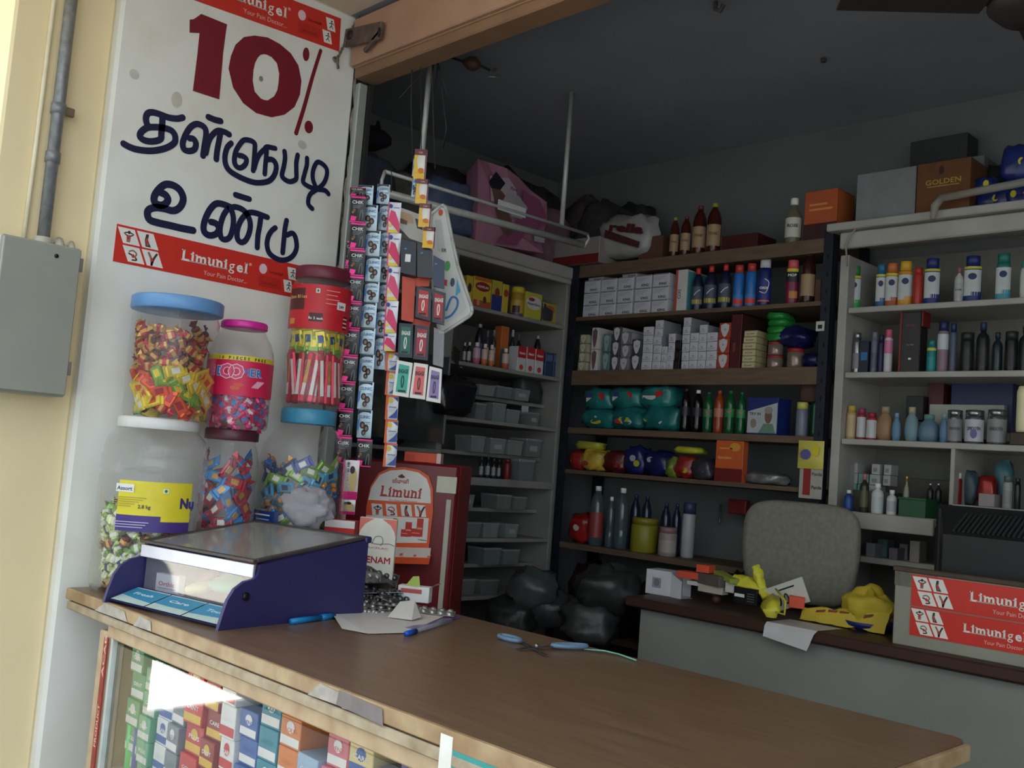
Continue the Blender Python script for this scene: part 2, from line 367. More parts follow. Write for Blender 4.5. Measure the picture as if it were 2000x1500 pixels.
# rope from soffit to a hook on the pier
a = onp(716, 0, 0, -2.318); b = onp(657, 118, 0, -2.318); m = MB()
for ph in (0, PI):
    m.tube([a.lerp(b, i/40)+Vector((.0025*math.cos(i*1.3+ph), .0025*math.sin(i*1.3+ph), 0)) for i in range(41)], .0022, mat((120, 104, 88), .9), 5)
solo(m, 'cord', 'twisted brown cord hanging from above to a hook on the white pier', 'cord')
solo(MB().tube([b+Vector((-.012, 0, .01)), b+Vector((.006, 0, .008)), b+Vector((.008, 0, -.012)), b+Vector((-.002, .01, -.018))], .0035, mat((120, 116, 110), .5, .5), 6), 'wall_hook', 'small bent metal hook in the white pier holding the cord', 'hook')

# ------------------------------------------------------------------ cream wall fittings
EX = -2.262
TR = onp(163, 486, 0, EX); BR = onp(130, 780, 0, EX)
y1 = TR.y; z1_ = TR.z; z0_ = BR.z+.004; y0 = .672
t = thing('electrical_box', 'grey painted metal electrical box on the cream wall', 'electrical box', (-2.36, (y0+y1)/2, z0_))
gb = mat((150, 152, 142), .45, var=.06, sc=8, bump=.05); H = z1_-z0_; Wd = y1-y0
MB().box((.045, 0, H/2), (.088, Wd, H), gb, .004).build('body', t)
MB().box((.094, 0, H/2), (.008, Wd-.006, H-.008), gb, .002).build('door', t)
p = onp(110, 500, 0, EX); MB().tube([(.096, p.y-(y0+y1)/2, p.z-z0_), (.1005, p.y-(y0+y1)/2, p.z-z0_)], .0045, BLACK, 10).build('lock_hole', t)
MB().tube([(.08, Wd/2+.004, H-.05), (.08, Wd/2+.004, H-.02)], .006, gb, 8).build('hinge', t)
MB().tube([(.08, Wd/2+.004, .05), (.08, Wd/2+.004, .08)], .006, gb, 8).build('hinge', t)
t = thing('conduit_pipe', 'vertical grey steel conduit pipe on the cream wall', 'pipe', (0, 0, 0))
gp = mat((138, 140, 142), .45, .4, var=.25, sc=60)
X = -2.335
pa = onp(82, 462, 0, X); ya = onp(142, 0, 0, X).y
yy = (pa.y+ya)/2
MB().tube([(X, yy, z1_-.01), (X, yy, 2.62)], .0135, gp, 14).build('pipe', t)
for py in (215, 312): 
    q = onp(120, py, 0, X).z; MB().tube([(X, yy, q-.012), (X, yy, q+.012)], .0165, gp, 14).build('coupling', t)
q = onp(120, 215, 0, X).z; MB().box((X, yy+.02, q), (.01, .03, .02), mat((128, 112, 90), .6, .4), .002).build('clamp', t)
MB().tube([(X, yy, z1_-.012), (X, yy, z1_+.02)], .019, mat((190, 186, 172), .5), 12).build('gland', t)
solo(MB().tube([(-2.352, yy-.035, z1_), (-2.352, yy-.033, 2.0), (-2.352, yy-.03, 2.62)], .005, mat((236, 226, 196), .6), 8), 'cable', 'thin cream cable running beside the grey conduit pipe', 'cable')
for k, (dy, rr) in enumerate(((.035, .011), (.062, .008))):
    solo(MB().tube([(-2.35, yy+dy, z1_-.005), (-2.335, yy+dy, z1_+.018), (-2.32, yy+dy, z1_-.004)], rr, mat((200, 196, 182), .5), 8), 'cable_gland', ['larger', 'smaller'][k]+' pale cable gland on top of the grey electrical box', 'cable gland')

# ------------------------------------------------------------------ advertising stickers
def figure(m, x, z, s, k, d, T):   # small figure with a sore spot
    dk = mat((58, 44, 42), .6); sk = mat((150, 112, 98), .6); rd = mat((214, 40, 44), .5)
    if k == 0:
        m.disc(x, z+.28*s, .1*s, .12*s, dk, d, 10, T); m.flat([(x-.12*s, z-.38*s), (x+.12*s, z-.38*s), (x+.15*s, z+.1*s), (x-.15*s, z+.1*s)], sk, T, d)
        m.ribbon([(x-.12*s, z+.05*s), (x-.32*s, z+.18*s), (x-.1*s, z+.26*s)], .08*s, dk, d, T, 2); m.ribbon([(x+.12*s, z+.05*s), (x+.32*s, z+.18*s), (x+.1*s, z+.26*s)], .08*s, dk, d, T, 2)
    elif k == 1:
        m.flat([(x-.14*s, z+.42*s), (x+.05*s, z+.42*s), (x+.02*s, z+.05*s), (x+.28*s, z-.42*s), (x-.1*s, z-.42*s), (x-.2*s, z)], dk, T, d); m.flat([(x-.05*s, z+.2*s), (x+.14*s, z-.3*s), (x-.02*s, z-.36*s), (x-.16*s, z)], sk, T, d+.0001)
    elif k == 2:
        m.ribbon([(x-.3*s, z+.18*s), (x-.05*s, z+.28*s), (x+.2*s, z+.1*s), (x+.1*s, z-.12*s)], .1*s, sk, d, T, 3); m.ribbon([(x-.32*s, z+.05*s), (x+.05*s, z-.1*s), (x+.25*s, z-.3*s), (x-.05*s, z-.35*s)], .1*s, dk, d, T, 3)
    else:
        m.ribbon([(x-.28*s, z+.35*s), (x-.08*s, z), (x, z-.4*s)], .16*s, sk, d, T, 3); m.ribbon([(x+.28*s, z+.35*s), (x+.1*s, z), (x, z-.4*s)], .15*s, dk, d, T, 3)
    m.disc(x-.02*s, z-.08*s, .1*s, .13*s, rd, d+.0002, 10, T)
def para(m, x, z, w, h, sk, col, d, T): m.flat([(x, z), (x+w, z), (x+w-sk, z+h), (x-sk, z+h)], col, T, d)
srd = mat((214, 52, 42), .38, var=.05); swh = mat((240, 236, 228), .4, var=.03); spk = mat((240, 196, 184), .4)
def sticker(M, L, h, label, thumbs=True, prod=True, offs=0.0, clipL=0.0, group=None):
    t = thing('advert_sticker', label, 'sticker', M=M, group=group)
    m = MB().box((L/2, .0006, h/2), (L, .0012, h), srd); m.build('backing', t)
    m = MB()
    if thumbs:
        for i in range(4):
            cx = (.15+.52*(i % 2))*h + (0 if i < 2 else .20*h*.9); z0 = h*.53 if i < 2 else h*.07
            para(m, cx+.06*h, z0, .46*h, h*.41, .19*h, swh, .0006, None)
            figure(m, cx+.19*h, z0+.2*h, .4*h, i, .0009, None)
    tx = 1.85*h-offs
    if offs == 0:
        m.text('Limunigel', tx, h*.42, h*.42, swh, .0008, fit=h*2.05, bold=.03, serif=True)
        m.text('\u00ae', tx+2.07*h, h*.66, h*.12, spk, .0008)
    else:
        m.text('unigel', h*.15, h*.42, h*.42, swh, .0008, fit=h*1.35, bold=.03, serif=True); m.text('\u00ae', 1.53*h, h*.66, h*.12, spk, .0008)
    m.text('Your Pain Doctor...', tx+.7*h, h*.13, h*.19, spk, .0008, fit=h*1.36, bold=0)
    if prod:
        x = tx+2.42*h
        m.disc(x+.12*h, h*.66, .13*h, .15*h, mat((240, 205, 214), .4), .0008)
        dr = mat((150, 28, 24), .5)
        m.rect(x+.02*h, h*.14, x+.75*h, h*.46, mat((196, 44, 34), .4), .0007); m.text('Limunigel', x+.1*h, h*.22, h*.12, dr, .0009, serif=True); m.text('Limunigel', x+.34*h, h*.58, h*.12, dr, .0009)
        for q in (0, 1):
            para(m, x+.9*h+.1*h*(1-q), h*(.52 if q == 0 else .12), .28*h, .36*h, .08*h, swh, .0008, None)
            zz = h*(.7 if q == 0 else .3); xx = x+1.03*h+.1*h*(1-q)
            m.disc(xx, zz+.1*h, .028*h, .03*h, BLACK, .001, 8)
            m.ribbon([(xx-.08*h, zz+.02*h), (xx, zz+.05*h), (xx+.07*h, zz+.02*h)], .022*h, BLACK, .001, None, 2); m.ribbon([(xx, zz+.05*h), (xx, zz-.03*h), (xx-.06*h, zz-.1*h)], .025*h, BLACK, .001, None, 2); m.ribbon([(xx, zz-.03*h), (xx+.05*h, zz-.11*h)], .022*h, BLACK, .001, None, 2)
    m.build('printed_face', t); return t
def pier_frame(a, b, off=.0015):
    A = Vector((-2.33+off, *pf(*a))); B = Vector((-2.33+off, *pf(*b))); return frame(A, B-A, (0, 0, 1)), (B-A).length
M, L = pier_frame((220, 510), (552, 577)); hh = (Vector(pf(228, 437))-Vector(pf(220, 510))).length
sticker(M, hh*5.72, hh, 'red pain gel sticker on the white pier between blue lettering and the jars')
M, L = pier_frame((378, 0), (662, 101)); h2 = (Vector(pf(673, 40))-Vector(pf(662, 101))).length
# the top sticker starts above the frame: slide its origin back along its own line
full = h2*5.72; M = M @ Matrix.Translation((L-full, 0, 0))
sticker(M, full, h2, 'red pain gel sticker slanting across the top of the white pier above the number 10')

# ------------------------------------------------------------------ display counter
TZ = 1.05
t = thing('display_counter', 'long brown topped glass fronted display counter with worn wooden edge', 'counter', (0, 0, 0))
topm = mat((104, 80, 60), .32, var=.25, sc=14, stretch=(.6, 6, 1), col2=(132, 106, 82), thr=.5, wid=.3, name='laminate')
lip = mat((150, 118, 82), .6, sc=18, col2=(186, 160, 122), thr=.5, wid=.2, bump=.3, name='worn_wood')
x0, x1, yf, yb = -2.285, -.575, .905, 1.56
m = MB(); pts = [(x0, yf), (x1-.03, yf), (x1-.008, yf+.01), (x1, yf+.035), (x1, yb-.03), (x1-.01, yb-.008), (x1-.03, yb), (x0, yb)]
n = len(pts); vs = [(a, b, TZ-.022) for a, b in pts]+[(a, b, TZ) for a, b in pts]
m.add(vs, [tuple(range(n))[::-1], tuple(range(n, 2*n))]+[(i, (i+1) % n, n+(i+1) % n, n+i) for i in range(n)], topm)
m.build('countertop', t)
m = MB(); m.box(((x0+x1)/2, yf-.004, TZ-.012), (x1-x0, .01, .024), lip, .002); m.box(((x0+x1)/2, yf-.002, TZ-.036), (x1-x0-.02, .014, .018), mat((150, 128, 100), .7, sc=25, col2=(190, 176, 150), bump=.3), .003); m.build('front_edging', t)
MB().box((x1+.004, (yf+yb)/2, TZ-.013), (.01, yb-yf-.05, .024), lip, .002).build('end_edging', t)
m = MB(); g = mat((176, 170, 160), .8, var=.3, sc=40); random.seed(3)   # torn laminate and tape remains on the edge
for (qx, qw) in ((-2.12, .16), (-1.93, .08), (-1.31, .10), (-1.22, .05)):
    m.add([(qx, yf-.0102, TZ-.024), (qx+qw, yf-.0102, TZ-.022), (qx+qw*.9, yf-.0102, TZ-.004), (qx+qw*.3, yf-.0102, TZ-.001)], [(0, 1, 2, 3)], g)
q = onp(700, 1385, 1, yf-.0104); m.add([(q.x-.055, yf-.0106, TZ-.022), (q.x+.06, yf-.0106, TZ-.026), (q.x+.055, yf-.0106, TZ-.004), (q.x-.05, yf-.0106, TZ)], [(0, 1, 2, 3)], mat((120, 112, 112), .6, var=.2, sc=30))
m.build('torn_tape', t, kind='stuff')
wf2 = mat((176, 146, 112), .7, sc=22, col2=(206, 182, 148), bump=.25, name='frame_wood')
CX = -2.075
MB().box(((CX+x1)/2, .917, TZ-.056), (x1-CX-.02, .028, .03), wf2, .003).build('top_rail', t)
MB().box((CX, .92, .50), (.05, .035, .98), wf2, .003).build('post', t); MB().box((x1-.03, .92, .50), (.05, .035, .98), wf2, .003).build('post', t)
MB().box((-1.01, .92, .50), (.03, .03, .98), wf2, .003).build('post', t)
MB().box(((CX+x1)/2, .92, .03), (x1-CX, .035, .06), wf2, .003).build('bottom_rail', t)
MB().box((CX+.032, .911, .52), (.010, .014, .94), mat((212, 214, 210), .4, .3), .002).build('aluminium_strip', t)
m = MB().box((CX+.018, .9, .52), (.017, .003, .92), mat((150, 44, 36), .6, var=.3, sc=40))
TT = frame((CX+.018, .8983, 0), (1, 0, 0), (0, 0, 1))
for zz, s_ in ((.90, 'ACAB'), (.76, 'PRODUCT'), (.60, 'LEADERS'), (.47, 'NIVABLE')):
    m.text(s_, .005, zz, .013, mat((226, 190, 170), .6), 0, TT, fit=.085, vert=True)
m.build('red_tape', t)
MB().box(((CX+x1)/2, 1.535, .51), (x1-CX, .02, .98), mat((150, 120, 90), .7)).build('back_panel', t)
for xx in (CX-.01, x1-.01): MB().box((xx, 1.235, .51), (.018, .6, .98), mat((170, 148, 118), .7)).build('side_panel', t)
MB().box(((CX+x1)/2, 1.23, .705), (x1-CX-.03, .58, .012), mat((196, 196, 188), .5)).build('shelf', t)
MB().box(((CX+x1)/2, 1.23, .385), (x1-CX-.03, .58, .012), mat((196, 196, 188), .5)).build('shelf', t)
MB().box(((CX+.04-1.03)/2, .915, .505), (-1.03-CX-.03, .005, .93), clear(rough=.02, ior=1.75, name='pane_glass')).build('glass_pane', t)
MB().box(((-.99+x1-.05)/2, .915, .505), (x1-.05+.99, .005, .93), clear(rough=.02, ior=1.75, name='pane_glass')).build('glass_pane', t)
# teal sticker on counter front
t = thing('shop_sticker', 'teal sticker with a white edge on the counter front rail', 'sticker', (0, 0, 0))
q = onp(858, 1462, 1, .895)
MB().box((q.x+.16, .8975, q.z-.055), (.27, .002, .13), mat((30, 150, 150), .45)).build('teal_sheet', t)
m = MB().box((q.x+.012, .8965, q.z-.05), (.024, .002, .14), WHITE); m.text('ve', q.x+.019, q.z-.04, .018, BLACK, 0, frame((0, .8953, 0), (1, 0, 0), (0, 0, 1)), vert=True); m.build('white_edge', t)
# ================================================================== THINGS IN THE FRONT COUNTER
random.seed(11)
def carton(w, d, h, body, name, label, cat, loc, rz=0, group=None, art=None, top=None, ch=.0012, M=None):
    m = MB().box((0, 0, h/2), (w, d, h), body, ch)
    if top: m.box((0, 0, h+.0004), (w-.004, d-.004, .0006), top)
    T = frame((0, -d/2-.0006, 0), (1, 0, 0), (0, 0, 1))
    if art: art(m, T, w, h)
    R = frame((w/2+.0006, 0, 0), (0, 1, 0), (0, 0, 1))
    m.rect(-d*.38, h*.25, d*.38, h*.75, mat((210, 208, 204), .5) if not art else art_side.get(id(art), body), 0, R)
    return solo(m, name, label, cat, loc, rz, group, M)
art_side = {}
def a_band(c1, c2=None, txt=None, tc=None, tw=.6):
    def f(m, T, w, h):
        m.rect(-w*.46, h*.08, w*.46, h*.36, c1, 0, T)
        if c2: m.disc(0, h*.66, w*.2, h*.2, c2, 0, 12, T)
        if txt: m.text(txt, 0, h*.5, h*.2, tc or BLACK, .0002, T, fit=w*tw, align='C')
    return f
def a_text(txt, tc, zf=.5, sz=.2, fw_=.7, lines=2, lc=None):
    def f(m, T, w, h):
        m.text(txt, 0, h*zf, h*sz, tc, .0002, T, fit=w*fw_, align='C')
        for i in range(lines): m.rect(-w*.38, h*(zf-.12-.1*i), w*(.38-.15*(i % 2)), h*(zf-.08-.1*i), lc or mat((150, 150, 160), .6), .0001, T)
    return f
grn = P(52, 150, 100); pal = P(214, 218, 214); rdb = P(204, 44, 44); yel = P(226, 186, 60); blu = P(44, 96, 170); tea = P(30, 140, 160); wht = P(236, 236, 232); dgr = P(70, 86, 88); pnk = P(220, 120, 130)
cols = [('green', grn, pal, 5), ('green and silver', P(90, 170, 130), pal, 4), ('white', wht, blu, 4), ('grey', P(130, 140, 148), wht, 4), ('red and yellow', rdb, yel, 4), ('dark red', P(150, 30, 34), yel, 5), ('white and red', wht, rdb, 4), ('blue and white', blu, wht, 4), ('teal', tea, wht, 4), ('orange', P(224, 130, 50), wht, 4), ('pale blue', P(160, 190, 214), blu, 3), ('pink', pnk, wht, 4), ('light yellow', P(232, 214, 150), blu, 4), ('silver', P(190, 196, 200), blu, 4), ('violet', P(120, 110, 170), wht, 4), ('rose', P(214, 90, 104), wht, 4)]
x = CX+.075
for i, (cn, c1, c2, n) in enumerate(cols):
    w = random.uniform(.052, .068); h = random.uniform(.046, .058); n = min(n+1, 5)
    for row in (0, 1):
        zz = .712
        for k in range(n-row):
            yy = .99+row*.13+random.uniform(-.006, .006)
            art = a_band(c2, None if k % 2 else c2, ['CARE', 'GOLD', 'PLUS', 'DENT'][(i+k) % 4], wht if c2 is not wht else c1)
            carton(w-.003, .11, h-.001, c1, 'medicine_box', '%s small pack, %s from the bottom, %s row in the glass counter' % (cn, ['first', 'second', 'third', 'fourth', 'fifth', 'sixth'][k], 'front' if row == 0 else 'second'), 'box', (x+w/2, yy, zz), random.uniform(-.05, .05), 'packs stacked on the shelf inside the glass counter', art)
            zz += h
    x += w+.004
for i in range(12):
    w = .07; carton(w, .2, .10, cols[(i*5) % 16][1], 'medicine_box', '%s tall pack on the bottom shelf of the glass counter' % cols[(i*5) % 16][0], 'box', (CX+.1+i*.09, 1.05, .392), 0, 'packs on the lower counter shelf', a_band(wht))
tl = [(.0, -.004, .009), (.01, 0, .016), (.028, 0, .016)]
for k, (qx, c, nm) in enumerate(((-1.985, P(40, 220, 120), 'bright green'), (-1.955, P(30, 60, 170), 'blue metallic'))):
    mm = MB().tube([(0, 0, 0), (0, 0, .11)], .012, c, 10).tube([(0, 0, .11), (0, 0, .125)], .007, wht, 8)
    solo(mm, 'ointment_tube', nm+' ointment tube near the glass in the counter', 'tube', (qx, .945, .712))

# ================================================================== JARS OF SWEETS
REST = MB()
jarm = clear((250, 250, 250), .035, .06, 1.5, 'jar_plastic', wav=.25)
def candy_mesh(c1, c2, s=1.0, kind=0):
    m = MB()
    if kind == 0:      # twist wrap
        m.box((0, 0, 0), (.022*s, .015*s, .012*s), c1, .003*s); m.box((0, 0, .0001), (.010*s, .0155*s, .0125*s), c2, .002*s)
        for q in (-1, 1):
            m.add([(q*.011*s, -.002*s, 0), (q*.011*s, .002*s, 0), (q*.022*s, -.010*s, .003*s), (q*.024*s, 0, -.004*s), (q*.022*s, .010*s, .003*s)], [(0, 2, 3), (0, 3, 1), (1, 3, 4)], c1)
    elif kind == 1:    # flat sachet sweet
        m.box((0, 0, 0), (.034*s, .022*s, .007*s), c1, .0025*s); m.box((0, 0, .0003*s), (.016*s, .012*s, .0075*s), c2, .001*s)
        for q in (-1, 1): m.box((q*.019*s, 0, 0), (.005*s, .024*s, .0015*s), c1)
    else:              # long bar
        m.box((0, 0, 0), (.018*s, .010*s, .13*s), c1, .004*s); m.box((0, -.0052*s, .0), (.008*s, .0006, .09*s), c2); m.box((0, 0, .067*s), (.018*s, .002*s, .008*s), c1); m.box((0, -.0056*s, -.03*s), (.009*s, .0008*s, .03*s), wht)
    return m.build('sweet')
def jar(name, label, px, prof, H, lidc, lidn, lid, base_z, R, fill, kinds, jarlabel=None, lob=0, x=-2.2, y=None, rz=None, clabel='', slen=1.0):
    if y is None: y = onp(px, 1100, 0, x).y
    rz = math.atan2(-x, y)
    t = thing(name, label, 'jar', (x, y, base_z), rz)
    m = MB(); m.lathe([(r*R, z*H) for r, z in prof], jarm, 28, caps=True, lobes=lob, amp=.025 if lob else 0); m.build('body', t)
    lr, lz0, lz1 = lid
    m = MB(); m.lathe([(lr*R, lz0*H), (lr*R*1.02, lz0*H+.002), (lr*R*1.02, lz1*H-.004), (lr*R*.97, lz1*H), (0, lz1*H)], lidc, 32, lobes=32, amp=.006); m.build('lid', t, label=lidn)
    if jarlabel: jarlabel(t, R, H)
    protos = []
    for c1, c2, kd in kinds: protos.append((candy_mesh(c1, c2, slen, kd), kd))
    z0, z1, rf, cnt = fill; grp = clabel[1]; L = []
    for i in range(cnt):
        ki = i % len(protos)
        if len(protos) == 7 and i >= 7: ki = i % 4 if i < cnt*.5 else 4+i % 3
        kd = protos[ki][1]
        a = -PI/2-.85*PI+1.7*PI*((i*0.618034) % 1.0); zz = z0+(z1-z0)*((i+.5)/cnt); q = rf*R*(1-.34*((i*.377) % 1.0)**1.5)
        if kd == 2: a = -PI/2-.7*PI+1.4*PI*(i/cnt); zz = z0; q = rf*R*.92 if i % 2 else rf*R*.72
        eu = (random.uniform(-.09, .09), random.uniform(-.14, .14), a+rz+PI/2) if kd == 2 else (PI/2+random.uniform(-.5, .5), random.uniform(-1.2, 1.2), a+rz+PI/2+random.uniform(-.35, .35))
        M_ = Matrix.Translation((x+q*math.cos(a+rz), y+q*math.sin(a+rz), base_z+zz*H)) @ Euler(eu).to_matrix().to_4x4()
        L.append((q/R*1.2+math.cos(a+PI/2), ki, M_))
    L.sort(key=lambda v: -v[0]); lim = max(int(cnt*.54), len(protos)); used = set()
    for i, (sc_, ki, M_) in enumerate(L):
        pr = protos[ki][0]
        if i < lim:
            o = pr if ki not in used else pr.copy()
            if ki in used: COL.objects.link(o)
            used.add(ki); o.matrix_world = M_; tag(o, clabel[0] % clabel[2][ki], 'sweet', grp)
        else:
            me = pr.data
            for mi_, mt_ in enumerate(me.materials):
                fs = [tuple(p.vertices) for p in me.polygons if p.material_index == mi_]
                REST.add([v.co for v in me.vertices], fs, mt_, False, M_)
    for ki, (pr, kd) in enumerate(protos):
        if ki not in used: bpy.data.objects.remove(pr)
    return t, y
foil = lambda r, g, b: mat((r, g, b), .25, .35, var=.25, sc=60)
ck = foil(176, 30, 44); cgold = foil(206, 160, 80); cor = foil(226, 84, 34); cye = foil(240, 206, 50); cgr = foil(120, 164, 60); cpk = foil(228, 40, 110); cbl = foil(40, 130, 200); cdb = foil(28, 50, 120); cbr = foil(110, 40, 44); cpl = foil(200, 214, 150); cwh = mat((226, 226, 214), .35)
lidbl = P(110, 160, 214, .35)
# lower left: large jar with ribbed waist and printed label
def lab_a(t, R, H):
    m = MB(); a0, a1 = -.62, .80; y_ = P(232, 216, 52); pu = P(70, 50, 130)
    m.arc(R*1.012, .42*H, .64*H, a0, a1, y_, 14); m.arc(R*1.012, .36*H, .42*H, a0, a1, pu, 14); m.arc(R*1.014, .395*H, .45*H, a0, .2, pu, 8)
    m.build('paper_label', t, label='yellow and violet paper label')
    m = MB(); q = R*1.018
    def T_(a): return frame((q*math.sin(a), -q*math.cos(a), 0), (math.cos(a), math.sin(a), 0), (0, 0, 1))
    m.rect(-.02, .575*H, .022, .62*H, wht, 0, T_(-.5)); m.text('Assort', -.018, .585*H, .012, P(60, 60, 90), .0004, T_(-.5), fit=.036)
    m.text('2.8 kg', -.02, .49*H, .011, P(60, 60, 60), .0002, T_(-.05)); 
    for i in range(5): m.rect(-.05, (.545-.012*i)*H, .02-.008*i, (.549-.012*i)*H, P(170, 160, 60), 0, T_(-.25))
    for i in range(3): m.rect(-.04, (.41-.014*i)*H, .03-.006*i, (.415-.014*i)*H, P(190, 180, 214), .0012, T_(-.25))
    m.rect(-.006, .58*H, .006, .605*H, wht, 0, T_(.25)); m.disc(0, .592*H, .0035, .0035, P(40, 120, 60), .0003, 8, T_(.25))
    m.text('Nu', -.014, .50*H, .03, P(60, 56, 130), 0, T_(.66), bold=.05)
    m.build('printing', t)
profA = [(.80, 0), (.95, .01), (1, .05), (1, .15), (.965, .175), (1, .20), (1, .27), (.965, .29), (1, .31), (1, .66), (.965, .68), (1, .70), (1, .77), (.965, .79), (.98, .82), (.92, .88), (.78, .925), (.72, .94), (.72, .985)]
jA, yA = jar('sweet_jar', 'largest clear jar with milky lid and yellow violet label, at the counter end', 282, profA, .392, P(226, 226, 224, .4), 'milky white lid', (.76, .935, 1.0), TZ, .116, (.03, .46, .86, 110),
    [(cpl, cwh, 0), (cwh, cpl, 0), (cbr, cgold, 0), (cpl, cdb, 0), (cgr, cwh, 0)], lab_a, x=-2.212, clabel=('%s wrapped sweet in the large jar with the yellow label', 'sweets in the yellow-labelled jar', ['pale green', 'white', 'brown', 'green and navy', 'leaf green']), slen=1.25)
# upper left: pale blue lid
profB = [(.93, 0), (1, .02), (1, .82), (.96, .86), (.93, .9), (.93, .97)]
jar('sweet_jar', 'straight clear jar with wide pale blue lid on top of the largest jar', 0, profB, .279, lidbl, 'pale blue screw lid', (1.03, .885, 1.0), TZ+.392, .098, (.05, .74, .86, 105),
    [(cye, cor, 1), (cor, ck, 1), (cgr, cye, 1), (cye, cwh, 1), (ck, cgold, 0), (cbr, cgold, 0), (cgold, ck, 0)], y=yA+.012, x=-2.205, clabel=('%s wrapped toffee in the jar with the pale blue lid', 'toffees in the blue-lidded jar', ['yellow', 'orange', 'green', 'bright yellow', 'red and gold', 'brown and gold', 'gold']), slen=1.25)
# lower middle: dark lid, red sweets
profD = [(.85, 0), (.97, .01), (1, .05), (1, .30), (.96, .33), (1, .36), (1, .62), (.96, .65), (1, .68), (1, .80), (.93, .87), (.84, .91), (.84, .985)]
jD, yD = jar('sweet_jar', 'clear jar of red sweets with maroon lid behind the violet box', 428, profD, .382, P(82, 36, 50, .4), 'maroon lid', (.90, .93, 1.0), TZ, .069, (.05, .82, .86, 80),
    [(foil(176, 44, 70), cgold, 1), (foil(190, 50, 74), cbl, 0), (foil(160, 36, 60), cwh, 1), (cbl, cgold, 1)], clabel=('%s wrapped sweet in the jar with the maroon lid', 'red sweets in the maroon-lidded jar', ['crimson', 'crimson and blue', 'dark red', 'blue']), slen=1.2)
def lab_c(t, R, H):
    m = MB(); q = R*1.012; pk_ = P(220, 36, 84)
    m.arc(q, .30*H, .62*H, -1.5, 1.5, pk_, 20); m.arc(q*1.003, .62*H, .665*H, -1.2, 1.35, P(226, 206, 60), 16); m.arc(q*1.002, .28*H, .675*H, -1.5, -1.2, pk_, 4); m.build('paper_label', t, label='pink gum label with yellow band')
    m = MB()
    def T_(a, k=1.02): return frame((R*k*math.sin(a), -R*k*math.cos(a), 0), (math.cos(a), math.sin(a), 0), (0, 0, 1))
    for j, chs in enumerate('10 PIECES FREE'):
        if chs != ' ': m.text(chs, 0, .626*H, .0095, P(60, 40, 60), 0, T_(-.66+.11*j), align='C', bold=.04)
    bl = P(50, 130, 200); pp = P(224, 70, 120)
    L = [('B', bl, .03), ('O', pp, .044), ('O', pp, .044), ('M', bl, .027), ('E', bl, .025), ('R', bl, .025)]; a = -.60
    for chs, c_, s_ in L:
        m.text(chs, 0, .47*H+(.036-s_)*.35, s_, wht, 0, T_(a), align='C', bold=.07); m.text(chs, 0, .47*H+(.036-s_)*.35, s_, c_, .0006, T_(a), align='C', bold=.035); a += .22 if s_ < .04 else .27
    for k in range(4): m.ribbon([(-.012+.005*k, .385*H), (.002+.005*k, .44*H)], .0035, P(240, 180, 200), 0, T_(.55), 2)
    m.disc(0, .37*H, .012, .006, P(226, 90, 60), 0, 10, T_(-.1)); m.disc(-.008, .40*H, .012, .004, P(226, 90, 60), 0, 10, T_(.1))
    m.build('printing', t)
profC = [(.88, 0), (.97, .015), (1, .05), (1, .68), (.97, .73), (.86, .82), (.70, .90), (.66, .93), (.66, .97)]
jar('sweet_jar', 'gum jar with bright pink lid and pink label on the maroon-lidded jar', 0, profC, .262, P(222, 44, 160, .35), 'bright pink lid', (.70, .935, 1.0), TZ+.382, .078, (.05, .34, .86, 60),
    [(foil(226, 50, 120), cbl, 0), (foil(232, 90, 150), cwh, 0), (foil(214, 30, 96), cbl, 1)], lab_c, x=-2.2, y=yD+.004, clabel=('%s wrapped gum piece in the pink lidded jar', 'gum pieces in the pink-lidded jar', ['pink and blue', 'light pink', 'deep pink']), slen=1.15)
# lower right: bulging jar with teal lid
def lab_f(t, R, H):
    m = MB(); m.arc(R*1.0, .10*H, .42*H, -1.5, -.45, P(30, 56, 130), 8); m.build('paper_label', t, label='blue nutrition label')
    m = MB(); T_ = frame((R*1.006*math.sin(-.9), -R*1.006*math.cos(-.9), 0), (math.cos(-.9), math.sin(-.9), 0), (0, 0, 1))
    for i in range(8): m.rect(-.025, (.37-.03*i)*H, .028-.006*(i % 3), (.378-.03*i)*H, P(150, 180, 214), .0, T_)
    m.rect(-.03, .395*H, .03, .402*H, wht, 0, T_); m.rect(-.03, .12*H, .03, .127*H, P(230, 180, 60), 0, T_); m.build('printing', t)
profF = [(.78, 0), (.93, .02), (.99, .08), (1, .2), (1, .62), (.98, .70), (.90, .79), (.70, .87), (.58, .905), (.58, .97)]
jF, yF = jar('sweet_jar', 'bulging clear jar with teal lid and blue sweets beside the hanging sachets', 576, profF, .45, P(70, 150, 186, .35), 'teal blue lid', (.60, .915, 1.0), TZ, .114, (.05, .70, .86, 130),
    [(cbl, cgold, 0), (foil(90, 180, 220), cdb, 1), (cdb, cwh, 1), (foil(226, 150, 60), cbl, 0), (cgr, cwh, 1)], lab_f, lob=12, x=-2.2, clabel=('%s wrapped sweet in the bulging teal-lidded jar', 'blue sweets in the teal-lidded jar', ['blue and gold', 'sky blue', 'navy', 'orange', 'lime']), slen=1.2)
